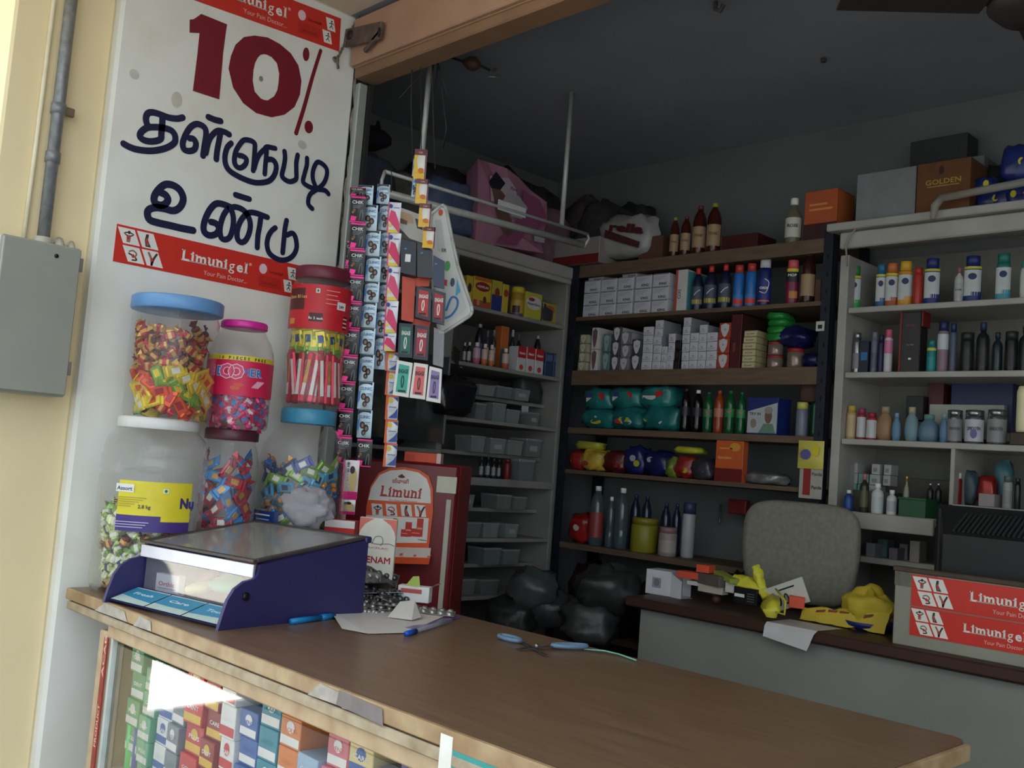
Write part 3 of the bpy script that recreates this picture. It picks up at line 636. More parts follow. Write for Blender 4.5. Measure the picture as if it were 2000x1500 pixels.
def lab_e(t, R, H):
    m = MB(); q = R*1.012; m.arc(q, .55*H, .86*H, -1.45, 1.45, P(206, 36, 50), 20); m.arc(q*1.003, .68*H, .83*H, -1.3, -.55, P(90, 34, 34), 8); m.arc(q*1.003, .60*H, .66*H, -.35, .1, P(80, 30, 30), 5); m.arc(q*1.003, .58*H, .62*H, -1.2, -.9, P(214, 150, 60), 5); m.build('paper_label', t, label='red chocolate label')
    m = MB()
    def T_(a): return frame((R*1.02*math.sin(a), -R*1.02*math.cos(a), 0), (math.cos(a), math.sin(a), 0), (0, 0, 1))
    for j, chs in enumerate('Choco Bliss'):
        if chs != ' ': m.text(chs, 0, .76*H, .012, P(232, 190, 110), 0, T_(-1.25+.075*j), align='C')
    for j, chs in enumerate('Rs 2 each'):
        if chs != ' ': m.text(chs, 0, .615*H, .009, wht, 0, T_(-.32+.05*j), align='C')
    m.rect(-.014, .70*H, .014, .755*H, wht, 0, T_(.72)); m.text('249', 0, .712*H, .011, BLACK, .0003, T_(.72), align='C')
    for i in range(7): m.rect(-.008, (.57+.014*i)*H, .008, (.577+.014*i)*H, wht if i % 2 else BLACK, 0, T_(.95))
    m.rect(-.005, .80*H, .005, .83*H, wht, 0, T_(-.12)); m.disc(0, .815*H, .003, .004, P(40, 120, 50), .0003, 8, T_(-.12))
    for i in range(4): m.rect(-.016, (.82-.03*i)*H, .02-.006*(i % 2), (.825-.03*i)*H, P(240, 170, 160), 0, T_(.35))
    m.build('printing', t)
profE = [(.88, 0), (.98, .02), (1, .06), (1, .26), (.96, .28), (1, .30), (1, .50), (.96, .53), (1, .56), (1, .86), (.90, .90), (.86, .92), (.86, .97)]
jar('sweet_jar', 'tall clear jar with red label and maroon lid on the teal-lidded jar', 0, profE, .366, P(112, 34, 54, .4), 'dark maroon lid', (.90, .91, 1.0), TZ+.45, .077, (.215, .5, .90, 30),
    [(foil(206, 34, 64), wht, 2), (foil(214, 40, 80), cgold, 2), (foil(190, 30, 50), wht, 2)], lab_e, x=-2.2, y=yF+.004, clabel=('%s chocolate bar standing in the tall red labelled jar', 'bars in the tall jar', ['crimson', 'pink red', 'dark red']))
ro = solo(REST, 'sweets_at_the_back', 'heap of remaining wrapped sweets deeper inside the clear jars', 'sweets'); ro['kind'] = 'stuff'
pr = [candy_mesh(cgr, cye, 1.3, 1), candy_mesh(cye, cdb, 1.3, 1)]
for i in range(16):
    o = pr[i % 2] if i < 2 else pr[i % 2].copy()
    if i >= 2: COL.objects.link(o)
    a = -PI*.95+PI*1.2*(i/16)+.4; o.location = (-2.2+.064*math.cos(a), yF+.004+.064*math.sin(a), TZ+.45+.165+.012*(i % 2)); o.rotation_euler = (PI/2, PI/2+random.uniform(-.3, .3), a+PI/2)
    tag(o, ['lime green', 'yellow'][i % 2]+' sachet sweet above the bars in the tall jar', 'sweet', 'sachet sweets in the tall jar')

# ================================================================== VIOLET DISPENSER BOX
BXm = Matrix.Translation((-2.079, .902, TZ)) @ Matrix.Rotation(math.radians(10), 4, 'Z')
t = thing('dispenser_box', 'violet sloping display box with clear lid standing on the counter', 'display box', M=BXm)
vio = mat((50, 46, 98), .4, var=.08, sc=6, bump=.05); vin = mat((34, 30, 80), .5); dk = mat((70, 62, 60), .55, var=.2, sc=30)
BW, BL = .375, .372
def side(x, name='side_panel'):
    pr_ = [(0, 0), (-.012, .0), (-.004, .03), (.004, .055), (.018, .075), (.04, .088), (.062, .092), (.07, .098), (.075, .118), (BL, .163), (BL, 0)]
    T_ = [(x-.004, p[0], p[1]) for p in pr_]+[(x+.004, p[0], p[1]) for p in pr_]; n = len(pr_)
    return MB().add(T_, [tuple(range(n)), tuple(range(n, 2*n))[::-1]]+[(i, n+i, n+(i+1) % n, (i+1) % n) for i in range(n)], vio).build(name, t)
side(.004); s2_ = side(BW-.004)
MB().tube([(BW-.002, .045, .06), (BW+.004, .045, .06)], .008, mat((40, 36, 44), .4, .6), 12).build('screw', s2_)
MB().box((BW/2, BL-.004, .082), (BW-.016, .008, .16), vio).build('back_panel', t)
MB().box((BW/2, BL/2+.02, .004), (BW-.016, BL-.05, .006), vin).build('bottom_panel', t)
MB().box((BW/2, BL, .162), (BW+.004, .02, .014), vio, .003).build('back_rim', t)
def lz(y): return .122+(y-.07)*(.163-.122)/(BL-.07)
lidt = MB()
for a, b in (((.004, .066), (BW-.004, .066)), ((.008, .07), (.008, BL)), ((BW-.008, .07), (BW-.008, BL)), ((0.004, BL-.008), (BW-.004, BL-.008))):
    lidt.bar((a[0], a[1], lz(a[1])+.004), (b[0], b[1], lz(b[1])+.004), .013, .006, dk, .001)
lo = lidt.build('lid_frame', t)
MB().add([(.01, .07, lz(.07)+.004), (BW-.01, .07, lz(.07)+.004), (BW-.01, BL-.01, lz(BL)+.004), (.01, BL-.01, lz(BL)+.004)], [(0, 1, 2, 3)], clear((225, 222, 210), .22, .12, 1.5, 'scuffed_glass')).build('lid_glass', lo)
MB().box((BW/2, .066, .106), (BW-.012, .006, .026), mat((176, 182, 200), .35, .5), .001).build('front_rail', t)
MB().box((BW/2, .075, .052), (BW-.03, .003, .09), clear((240, 240, 245), .08, .1)).build('front_pane', t)
m = MB(); m.add([(.009, -.006, .006), (BW-.009, -.006, .006), (BW-.009, .07, .028), (.009, .07, .028)], [(0, 1, 2, 3)], vin); m.build('front_tray', t)
TT = frame((.012, -.002, .0085), (1, 0, 0), (0, .07, .0215)); cdw = (BW-.02)/3
for i in range(3):
    m = MB(TT); x0_ = i*cdw+.002; w_ = cdw-.004
    m.rect(x0_, 0, x0_+w_, .066, P(186, 206, 200), .0004); tq = P(56, 140, 176)
    m.flat([(x0_, .028-.006*i), (x0_+w_*.5, .020), (x0_+w_, .016+.004*i), (x0_+w_, .062), (x0_, .062)], tq, d=.0008)
    m.text(['Fresh', 'Care', 'Touch'][i], x0_+w_/2, .036, .014, P(220, 236, 240), .0012, fit=w_*.55, align='C', slant=.2)
    m.build('printed_card', t)
pc = [P(230, 232, 236), P(226, 214, 120), P(90, 200, 140), P(206, 210, 222), P(196, 130, 120), P(150, 190, 214), P(220, 222, 216), P(110, 160, 140), P(170, 120, 100), P(214, 220, 190)]
pcn = ['white', 'yellow', 'green', 'pale grey', 'pinkish', 'pale blue', 'off-white', 'sea green', 'brown', 'cream']
for i in range(12):
    m = MB(); pillow(m, .08, .055, .02, pc[i % 10], i, .1, 12, 6); 
    xx = .06+(i % 4)*.085; yy = .12+(i//4)*.085
    M_ = BXm @ Matrix.Translation((xx, yy, .012+.02*(i % 3)+.006*(i//4))) @ Matrix.Rotation(random.uniform(-1, 1), 4, 'Z') @ Matrix.Rotation(random.uniform(.1, .6), 4, 'X')
    solo(m, 'small_pouch', '%s pouch lying inside the violet display box, %s' % (pcn[i % 10], ['front row', 'second row', 'third row', 'back row'][i//4]), 'pouch', M=M_, group='pouches in the violet box')
c_ = carton(.07, .018, .05, wht, 'small_carton', 'white and blue small carton at the front inside the violet box', 'box', (0, 0, 0), art=a_text('Orthic', P(190, 50, 60), .5, .26, .7, 1), M=BXm @ Matrix.Translation((.075, .095, .012)) @ Matrix.Rotation(.1, 4, 'Z'))
# crumpled plastic bag leaning over the box
m = MB(); film = clear((226, 224, 230), .32, .22, 1.45, 'thin_film', wav=.8)
b0 = at(600, 1000, depth((-1.98, 1.38, 1.2)))
pillow(m, .115, .06, .09, film, 3, .55, 24, 16, .95, False, 4)
solo(m, 'plastic_bag', 'crumpled thin clear plastic bag on the back edge of the violet box', 'plastic bag', (b0.x-.01, b0.y+.01, TZ+.165), .6)
# blue marker
pA_ = onp(568, 1214, 2, TZ+.006); pB_ = onp(652, 1203, 2, TZ+.006); pC_ = pA_.lerp(pB_, .68)
t = thing('marker_pen', 'blue marker pen lying along the violet box', 'pen', (0, 0, 0)); bm_ = P(20, 130, 196, .35)
MB().tube([pA_, pC_], .006, bm_, 12).build('barrel', t); MB().tube([pC_, pB_], .0066, P(24, 120, 184, .35), 12).build('cap', t)
# red box, tablet card, paper, blister packs
def slab(px0, px1, py, x_or_y): pass
D0 = depth((-2.02, 1.50, 1.2))
q = at(668, 1022, 2.46)
carton(.075, .04, .182, P(214, 50, 44), 'red_carton', 'red carton with white lid flap behind the violet box', 'carton', (q.x, q.y, TZ), math.radians(40), art=lambda m, T, w, h: m.rect(-w*.5, h*.9, w*.5, h, WHITE, .0002, T))
q = at(735, 1080, 2.42)
t = thing('display_card', 'tall white card with red arch and letters ENAM beside the violet box', 'card', (q.x, q.y, TZ), math.radians(38))
MB().box((0, 0, .098), (.092, .012, .195), mat((226, 222, 208), .5), .001).build('backing', t)
m = MB(frame((0, -.0066, 0), (1, 0, 0), (0, 0, 1))); rr_ = P(206, 60, 60)
for s_ in (-1, 1): m.flat([(s_*.046, .15), (s_*.046, .194), (s_*.01, .194), (s_*.032, .18), (s_*.042, .165)], P(224, 120, 106), d=.0002)
m.text('ENAM', .008, .088, .022, P(176, 34, 54), .0003, fit=.058, align='C', bold=.015); m.text('TRICPLAC', 0, .122, .006, P(196, 140, 130), .0003, fit=.06, align='C')
m.ribbon([(-.04, .135), (-.02, .138), (0, .133), (.03, .136), (.044, .132)], .0012, P(60, 56, 56), .0005); m.ribbon([(-.012, .133), (-.004, .15), (.01, .152), (.016, .14), (.01, .13)], .0012, P(60, 56, 56), .0005)
m.build('printing', t)
silver = mat((176, 174, 168), .36, .7, var=.3, sc=90); dsil = mat((92, 94, 96), .3, .7, var=.5, sc=60)
def blister(loc, rz, tilt, m1, label, nx=5, ny=2, s=1.0):
    M_ = Matrix.Translation(loc) @ Matrix.Rotation(rz, 4, 'Z') @ Matrix.Rotation(tilt, 4, 'X') @ Matrix.Rotation(tilt*.4, 4, 'Y')
    t = thing('blister_pack', label, 'blister pack', M=M_, group='blister packs heaped on the counter')
    MB().box((0, 0, .001), (.016*nx*s, .018*ny*s, .0012), m1).build('foil', t)
    m = MB()
    for i in range(nx):
        for j in range(ny):
            m.lathe([(.0062*s, 0), (.0056*s, .003*s), (.0035*s, .0048*s), (0, .0054*s)], m1, 8, ((i-nx/2+.5)*.0155*s, (j-ny/2+.5)*.0175*s, .0014), caps=False)
    m.build('pockets', t, kind='stuff')
paper = mat((214, 208, 204), .7, var=.03)
q = onp(755, 1222, 2, TZ); m = MB()
m.add([Vector(onp(*p_, 2, TZ+.0015+.004*k)) for k, p_ in zip((2, 0, 0, 0, 1, 2, 1), ((645, 1192), (668, 1228), (720, 1238), (790, 1236), (870, 1203), (800, 1188), (700, 1190)))], [(0, 1, 2, 6), (6, 2, 3, 5), (5, 3, 4)], paper)
solo(m, 'paper_sheet', 'white crumpled paper sheet under the heap of blister packs', 'paper')
bl_ = [((712, 1170), .022, .3, .25, dsil, 'dark foil'), ((745, 1160), .03, .9, -.2, dsil, 'dark foil'), ((770, 1166), .026, 1.6, .3, dsil, 'dark foil'), ((730, 1182), .012, .7, .15, silver, 'silver foil'), ((762, 1185), .016, .2, -.2, silver, 'silver foil'), ((715, 1207), .006, .5, .1, silver, 'silver foil'), ((745, 1212), .004, 1.0, .08, silver, 'silver foil'), ((845, 1195), .006, .75, .1, silver, 'silver foil'), ((700, 1150), .035, 1.1, .4, dsil, 'dark foil'), ((735, 1145), .042, .4, -.35, dsil, 'dark foil'), ((715, 1132), .055, 1.0, 1.1, silver, 'silver foil'), ((738, 1128), .058, .6, .9, dsil, 'dark foil'), ((760, 1172), .03, 2.2, .3, dsil, 'dark foil'), ((700, 1190), .01, 1.4, .2, dsil, 'dark foil')]
lbn = ['lowest at the violet box corner', 'behind the white flap', 'right of the heap', 'middle of the heap', 'middle right of the heap', 'on the paper, left', 'on the paper, centre', 'right end by the fridge', 'upper left of heap', 'below the ENAM card', 'leaning on the ENAM card', 'top right, leaning on the card', 'under the folded carton', 'by the box corner']
for i, (pp_, dz, rz_, ti, mt, nm) in enumerate(bl_):
    w = onp(pp_[0], pp_[1]+dz*700, 2, TZ); w = at(pp_[0], pp_[1], max(2.2, depth(w)*.985)); w.z = max(TZ+.004, w.z)
    blister(w, rz_, ti, mt, '%s blister pack, %s' % (nm, lbn[i]), random.choice((4, 5)), 2, 1.25)
q = onp(808, 1188, 2, TZ); c1_ = MB(); c1_.box((0, 0, .018), (.075, .03, .036), wht, .001); c1_.rect(-.03, .02, .02, .03, P(206, 100, 100), .0155)
c1_.add([(.037, -.015, .036), (.06, -.03, .05), (.06, .01, .045), (.037, .015, .036)], [(0, 1, 2, 3)], wht); c1_.add([(-.02, -.015, .036), (.015, -.015, .036), (.01, -.012, .06), (-.005, -.01, .058)], [(0, 1, 2, 3)], P(180, 196, 90))
c1_.text('LecoMaXPlus', -.032, .022, .009, P(196, 90, 100), .0158)
solo(c1_, 'opened_carton', 'torn white tablet carton on the paper by the red fridge', 'carton', (q.x, q.y, TZ+.016), math.radians(35))
m = MB(); m.add([(-.03, -.02, 0), (.03, -.03, .002), (.035, .01, .004), (.01, .03, .035), (-.02, .02, .03)], [(0, 1, 2, 3, 4)], paper); q = onp(800, 1215, 2, TZ); solo(m, 'paper_scrap', 'curled white paper scrap in front of the torn carton', 'paper', (q.x-.02, q.y, TZ+.006), .5)
# pen with blue cap and violet ruler
pa, pb = onp(793, 1238, 2, TZ+.005), onp(880, 1212, 2, TZ+.005); t = thing('ball_pen', 'clear ball pen with blue cap beside the paper on the counter', 'pen')
MB().tube([pa, pa.lerp(pb, .2)], .0055, P(24, 84, 190, .3), 10).build('cap', t); MB().tube([pa.lerp(pb, .2), pb], .0042, clear((220, 225, 235), .35, .1), 10).build('barrel', t); MB().tube([pa.lerp(pb, .22), pa.lerp(pb, .6)], .0016, P(30, 40, 130), 6).build('refill', t)
pa, pb = onp(800, 1228, 2, TZ+.002), onp(892, 1205, 2, TZ+.002); solo(MB().bar(pa, pb, .022, .003, clear((150, 120, 190), .35, .2), .0005), 'ruler', 'translucent violet ruler on the counter beside the pen', 'ruler')
# scissors
t = thing('scissors', 'open blue handled scissors on the brown countertop', 'scissors')
def ring(c, rx, ry, rot, r, mt, nm, z=.006):
    c = Vector(c); pts = []
    for k in range(17):
        a = 2*PI*k/16; v = Vector((rx*math.cos(a), ry*math.sin(a), 0)); v.rotate(Matrix.Rotation(rot, 3, 'Z')); pts.append((c.x+v.x, c.y+v.y, TZ+z))
    return MB().tube(pts, r, mt, 6, False).build(nm, t, label='blue plastic finger loop')
c1 = onp(995, 1252, 2, TZ); c2 = onp(1112, 1269, 2, TZ); pv = onp(1048, 1268, 2, TZ); bpl = P(110, 140, 170, .4); stl = mat((150, 152, 156), .25, .9)
ring(c1, .030, .014, math.atan2((c1-pv).y, (c1-pv).x), .0045, bpl, 'handle_loop'); ring(c2, .036, .013, math.atan2((c2-pv).y, (c2-pv).x), .0045, bpl, 'handle_loop', .008)
e1 = onp(1066, 1283, 2, TZ); e2 = onp(1030, 1258, 2, TZ)
MB().bar(c1.lerp(pv, .45)+Vector((0, 0, .005)), e1+Vector((0, 0, .003)), .008, .0016, stl).build('blade', t)
MB().bar(c2.lerp(pv, .45)+Vector((0, 0, .007)), onp(1010, 1268, 2, TZ+.004), .008, .0016, stl).build('blade', t)
MB().tube([pv+Vector((0, 0, .001)), pv+Vector((0, 0, .010))], .004, stl, 8).build('pivot', t)
solo(MB().tube([onp(1140, 1268, 2, TZ+.003), onp(1180, 1271, 2, TZ+.006), onp(1210, 1278, 2, TZ+.004), onp(1243, 1290, 2, TZ+.003)], .0018, mat((130, 190, 170), .5), 5), 'string', 'thin pale green string lying beyond the scissors', 'string')
# ================================================================== HANGER RAIL, SACHETS, CARDS
enam = mat((186, 188, 182), .4, .2, var=.12, sc=60)
t = thing('hanging_rail', 'white steel ceiling-hung rail carrying sachet strips over the counter', 'rail', (0, 0, 0))
r1a, r1b = onp(752, 335, 0, -2.2), onp(1147, 457, 0, -2.2)
r2a, r2b = onp(745, 375, 0, -2.2), onp(1138, 478, 0, -2.2)
MB().tube([r1a, r1b], .0055, enam, 8).build('top_bar', t)
MB().tube([r2a, r2b], .011, enam, 12).build('tube_bar', t)
MB().tube([r1a, r1a.lerp(r2a, .5)+Vector((.01, -.012, 0)), r2a], .005, enam, 8).build('end_loop', t)
MB().tube([r1b, r1b.lerp(r2b, .4)+Vector((0, .018, 0)), r2b+Vector((0, .006, -.006))], .005, enam, 8).build('end_loop', t)
h1 = onp(820, 355, 0, -2.2); h2 = onp(1097, 440, 0, -2.2)
MB().tube([h1, (h1.x, h1.y, 2.63)], .008, enam, 10).build('hanger_rod', t)
MB().tube([h2, (h2.x, h2.y, 2.63)], .008, enam, 10).build('hanger_rod', t)
q = onp(1000, 408, 0, -2.2); solo(MB().box((0, 0, 0), (.004, .12, .032), mat((196, 198, 196), .5), .001), 'price_tag', 'small white plate hanging on the ceiling rail', 'tag', q)
wire = mat((52, 50, 50), .8)
wl = [([(805, 120), (803, 200), (806, 300)], 'left of the first hanger rod'), ([(845, 118), (846, 220), (850, 330)], 'straight wire right of the first hanger rod'), ([(852, 118), (866, 160), (875, 190)], 'short bent wire by the wooden beam'), ([(848, 118), (842, 160), (850, 175), (856, 120)], 'small looped wire by the beam'), ([(858, 130), (872, 250), (866, 290), (852, 280)], 'long curled wire hanging from the beam'), ([(826, 145), (800, 170), (780, 192)], 'dark twig-like wire crossing the hanger rod')]
for pts, nm in wl:
    solo(MB().tube([at(a, b, 2.72) for a, b in pts], .0022, wire, 5), 'loose_wire', 'thin dark wire, '+nm, 'wire')
t = thing('dangling_bulb_holder', 'brown old bulb holder hooked near ceiling beyond the wooden beam', 'bulb holder')
a = onp(880, 112, 2, 2.615); b = onp(905, 120, 2, 2.59); c = onp(938, 128, 2, 2.58); d = onp(958, 138, 2, 2.575)
MB().tube([a, b], .004, wire, 6).build('wire', t)
MB().tube([b, b.lerp(c, .3), b.lerp(c, .7), c], [.008, .019, .021, .008], mat((92, 64, 54), .5), 10).build('holder', t)
MB().tube([c, d], .004, wire, 6).build('stem', t); MB().tube([d+Vector((.0, .02, .012)), d, d+Vector((.0, -.005, -.02)), d+Vector((.02, .02, -.018))], .005, mat((150, 152, 150), .3, .6), 6).build('clip', t)
q = onp(1398, 3, 2, 2.628); solo(MB().tube([q, q+Vector((0, 0, -.02)), q+Vector((.015, 0, -.03)), q+Vector((.025, 0, -.015))], .006, mat((90, 80, 74), .6), 6), 'ceiling_hook', 'small rusty hook in the ceiling near the top edge', 'hook')
q = onp(1609, 113, 2, 2.628); solo(MB().lathe([(.008, 0), (.008, .01), (0, .012)], mat((60, 58, 56), .8), 8, (0, 0, -.012)), 'ceiling_plug', 'small dark plug in the ceiling', 'plug', q)
# fan in the top right corner
q = onp(2014, 14, 2, 2.44)
t = thing('ceiling_fan', 'dark ceiling fan partly out of frame at the top right', 'fan', (q.x, q.y, 2.41))
dkb = mat((58, 52, 50), .5, .2)
MB().lathe([(.0, 0), (.06, .005), (.085, .03), (.085, .06), (.04, .09), (.0, .095)], dkb, 20).build('motor', t)
MB().tube([(0, 0, .09), (0, 0, .21)], .012, dkb, 8).build('downrod', t)
for k in range(3):
    an = math.radians(219)+k*2*PI/3; m = MB(Matrix.Rotation(an, 4, 'Z')); m.box((.24, 0, .035), (.30, .085, .006), dkb, .002); m.box((.09, 0, .04), (.08, .03, .006), dkb); m.build('blade', t)

# ---- sachets
blk = mat((24, 22, 26), .22, .2, var=.2, sc=40); mag = mat((226, 40, 130), .25, .3, var=.2); lbl_ = mat((182, 204, 216), .25, .2, var=.12, sc=50); skn = mat((150, 110, 96), .5); hairc = mat((30, 24, 26), .4); gry = mat((150, 152, 158), .4)
def crimp(m, w, h, c, d=.004):
    m.grid(lambda u, v: ((u-.5)*w, -d*(math.sin(PI*u)**.6)*(math.sin(PI*v)**.6), (v-.5)*h), 6, 6, c); m.grid(lambda u, v: ((.5-u)*w, d*.5*math.sin(PI*u)*math.sin(PI*v), (v-.5)*h), 3, 3, c)
def sach_chik(w, h):
    m = MB(); crimp(m, w, h*.98, blk)
    m.rect(-w*.48, -h*.49, w*.48, -h*.45, mag, .0006); m.rect(-w*.46, h*.42, w*.46, h*.48, mag, .0012)
    m.text('CHIK', 0, h*.2, h*.17, wht, .0048, fit=w*.72, align='C', bold=.02)
    for i in range(3): m.rect(-w*.3, h*(.14-.05*i), w*(.32-.1*i), h*(.155-.05*i), gry, .0046)
    m.flat([(-w*.42, -h*.44), (-w*.1, -h*.44), (-w*.02, -h*.28), (-w*.38, -h*.25)], mag, d=.0034)
    m.disc(-w*.2, -h*.05, w*.1, h*.07, mat((120, 84, 60), .5), .0046, 8); m.disc(-w*.28, -h*.13, w*.08, h*.05, mat((150, 104, 76), .5), .0046, 8)
    m.ribbon([(w*.16, -h*.4), (w*.2, -h*.15), (w*.3, -h*.02), (w*.36, -h*.2), (w*.34, -h*.4)], w*.025, gry, .0046)
    return m
def sach_clinic(w, h, hd='CLINIC'):
    m = MB(); crimp(m, w, h*.98, lbl_)
    m.rect(-w*.48, h*.37, w*.4, h*.48, hairc, .0012); m.flat([(-w*.48, h*.3), (-w*.1, h*.48), (-w*.48, h*.48)], NAVY, d=.0014)
    m.text(hd, 0, h*.2, h*.14, P(90, 110, 170), .0046, fit=w*.8, align='C')
    m.flat([(-w*.5, h*.1), (-w*.34, h*.2), (-w*.38, -h*.2), (-w*.5, -h*.3)], P(60, 120, 190), d=.0024)
    for dx, dz, s_ in ((-.12, -.04, 1), (.14, -.14, 1), (-.02, -.3, .8)):
        m.disc(w*dx, h*dz, w*.19*s_, h*.13*s_, hairc, .0042, 10); m.disc(w*(dx+.02), h*(dz-.01), w*.09*s_, h*.07*s_, skn, .0046, 8)
    m.rect(w*.05, h*.05, w*.4, h*.08, P(120, 140, 170), .0048); m.rect(w*.1, h*.0, w*.42, h*.02, P(140, 160, 180), .0048)
    return m
def sach_pink(w, h):
    m = MB(); crimp(m, w, h*.99, mat((226, 226, 232), .25, .1)); pk = P(228, 50, 110, .25); ye = P(236, 216, 50, .3)
    m.rect(-w*.5, -h*.5, -w*.4, h*.5, pk, .0022); m.flat([(-w*.4, -h*.1), (w*.5, -h*.5), (w*.5, -h*.2), (w*.1, h*.18), (-w*.25, h*.24)], pk, d=.0044)
    m.rect(-w*.35, -h*.5, w*.4, -h*.4, ye, .0028); m.disc(-w*.25, -h*.26, w*.12, h*.06, ye, .0048, 8); m.disc(-w*.28, h*.36, w*.15, h*.07, P(30, 70, 150), .0042, 10); m.rect(-w*.05, h*.3, w*.4, h*.33, P(120, 140, 190), .0046)
    return m
def sach_org(w, h):
    m = MB(); crimp(m, w, h*.99, mat((214, 216, 218), .25, .1)); og = P(226, 96, 36, .3); bl = P(30, 70, 160, .3)
    m.rect(-w*.5, -h*.5, -w*.3, h*.5, og, .0026); m.rect(-w*.5, h*.42, w*.5, h*.5, og, .0026); m.flat([(w*.5, -h*.42), (-w*.2, -h*.42), (w*.25, -h*.2), (w*.5, 0)], bl, d=.0044); m.disc(-w*.12, h*.28, w*.18, h*.11, P(232, 200, 50), .0048, 10); m.flat([(w*.1, h*.42), (w*.5, h*.42), (w*.5, h*.25)], bl, d=.0044)
    m.rect(-w*.2, h*.0, w*.4, h*.04, P(100, 120, 170), .0052)
    for i in range(3): m.rect(-w*.2, h*(-.06-.06*i), w*(.35-.1*i), h*(-.045-.06*i), P(150, 160, 180), .005)
    return m
def sach_coffee(w, h):
    m = MB(); crimp(m, w, h*.99, mat((226, 222, 214), .3, .1)); mr = P(110, 30, 46, .3); ye = P(240, 190, 40, .3)
    m.rect(-w*.5, h*.3, w*.5, h*.5, mr, .003); m.rect(w*.4, -h*.5, w*.5, h*.5, mr, .003); m.rect(-w*.5, -h*.5, w*.4, -h*.3, ye, .0028); m.flat([(-w*.5, -h*.3), (w*.4, -h*.3), (-w*.3, h*.05), (-w*.2, h*.3), (-w*.5, h*.3)], ye, d=.0034); m.disc(w*.1, -h*.22, w*.25, h*.09, P(226, 120, 40), .0052, 10)
    m.text('Cafe', 0, h*.36, h*.09, P(220, 180, 150), .0044, align='C')
    return m
def sach_pan(w, h):
    m = MB(); crimp(m, w, h*.98, mat((206, 200, 196), .25, .2)); m.rect(-w*.5, -h*.5, -w*.4, h*.5, mag, .0022); m.rect(-w*.48, -h*.5, w*.5, -h*.3, mag, .003); m.disc(w*.18, h*.0, w*.24, h*.3, P(206, 180, 120), .0044, 10); m.disc(w*.1, h*.25, w*.16, h*.1, hairc, .0048, 10)
    m.text('PANTENE', -w*.1, -h*.22, h*.1, BLACK, .005, fit=h*.66, vert=True, bold=.02); return m
FACE = Vector((.72, .69, 0))
def strip(kind, pts, wpx, D, label, cat='sachet strip', name='sachet_strip', group='sachet strips', lean=None):
    P3 = [at(a, b, D) for a, b in pts]; t = thing(name, label, cat, P3[0], group=None)
    n = len(P3)-1; hh_ = sum((P3[i]-P3[i+1]).length for i in range(n))/n; m = kind(wpx*D/F, hh_); proto = m.build('sachet'); 
    for i in range(n):
        o = proto if i == 0 else proto.copy()
        if i: COL.objects.link(o)
        o.parent = t; mid = (P3[i]+P3[i+1])/2-P3[0]; L_ = (P3[i]-P3[i+1])
        tw = random.uniform(-.12, .12); R_ = Vector((FACE.x*math.cos(tw)-FACE.y*math.sin(tw), FACE.x*math.sin(tw)+FACE.y*math.cos(tw), 0))
        M_ = frame(mid, R_, L_); M_ = M_ @ Matrix.Diagonal((1, 1, L_.length/hh_, 1)); o.matrix_local = M_
    return t
strip(sach_chik, [(698, 366), (699, 383), (699, 435), (698, 487), (696, 539), (692, 590), (688, 642), (684, 695), (680, 747), (675, 800), (672, 852), (669, 905)], 31, 2.60, 'leftmost hanging strip of black and pink sachets beside the white pier')
strip(sach_clinic, [(711, 362), (718, 400), (727, 450), (729, 500), (729, 550), (723, 590), (718, 640), (717, 692), (715, 745), (713, 800), (711, 856)], 29, 2.615, 'longer pale blue shampoo sachet strip next to the black strip')
strip(sach_clinic, [(745, 360), (752, 398), (754, 450), (754, 500), (752, 552), (748, 604), (743, 655), (741, 722)], 25, 2.64, 'shorter pale blue shampoo sachet strip behind the pink-edged strip')
strip(sach_pink, [(769, 395), (770, 455), (769, 520), (766, 587), (762, 650), (760, 686)], 25, 2.60, 'white sachet strip with pink wedges and yellow flashes')
strip(sach_org, [(766, 688), (766, 725), (766, 772), (765, 820), (763, 866), (761, 912)], 25, 2.62, 'orange white and blue sachet strip ending above the red fridge')
strip(sach_chik, [(713, 857), (709, 912)], 31, 2.59, 'single black sachet hanging below the long pale blue strip')
strip(sach_pan, [(688, 898), (681, 975), (676, 1004)], 31, 2.585, 'pink and silver shampoo sachets hanging low over the red carton')
strip(sach_coffee, [(820, 292), (822, 350), (827, 398), (833, 444), (843, 484)], 24, 2.56, 'yellow and maroon sachet strip hanging highest by the hanger rod')
strip(sach_clinic, [(811, 305), (811, 345), (808, 385)], 10, 2.58, 'narrow pale strip edge behind the yellow and maroon sachets')
strip(sach_chik, [(684, 470), (682, 520), (676, 575), (672, 630)], 14, 2.66, 'dark sachet strip half hidden behind the leftmost black strip')
solo(MB().tube([at(764, 375, 2.62), at(765, 340, 2.62), at(762, 330, 2.64)], .0012, wire, 4).tube([at(822, 130, 2.62), at(823, 292, 2.565)], .001, wire, 4), 'hanging_thread', 'thin thread holding the yellow maroon sachet strip', 'thread')
# moulded display tray
tray = mat((214, 216, 212), .4, var=.03)
def pxframe(px, py, D, lean=0.0, rot=0.0):
    o = at(px, py, D); R_ = Vector((FACE.x, FACE.y, 0)); R_.rotate(Matrix.Rotation(rot, 3, 'Z')); u = Vector((0, 0, 1)); n_ = R_.cross(u); u.rotate(Matrix.Rotation(lean, 3, n_)); R2 = R_.copy(); R2.rotate(Matrix.Rotation(lean, 3, n_)); return frame(o, R2, u)
def px_local(M, D, pts):
    inv = M.inverted(); r = []
    o = M.translation; n_ = (M.to_3x3() @ Vector((0, 1, 0)))
    for a, b in pts:
        d = ray(a, b); k = (o-CAM).dot(n_)/d.dot(n_); v = inv @ (CAM+d*k); r.append((v.x, v.z))
    return r
M_ = pxframe(880, 520, 2.66); t = thing('display_tray', 'white moulded hanging tray card with rounded corners behind the perfume packs', 'display tray', M=M_)
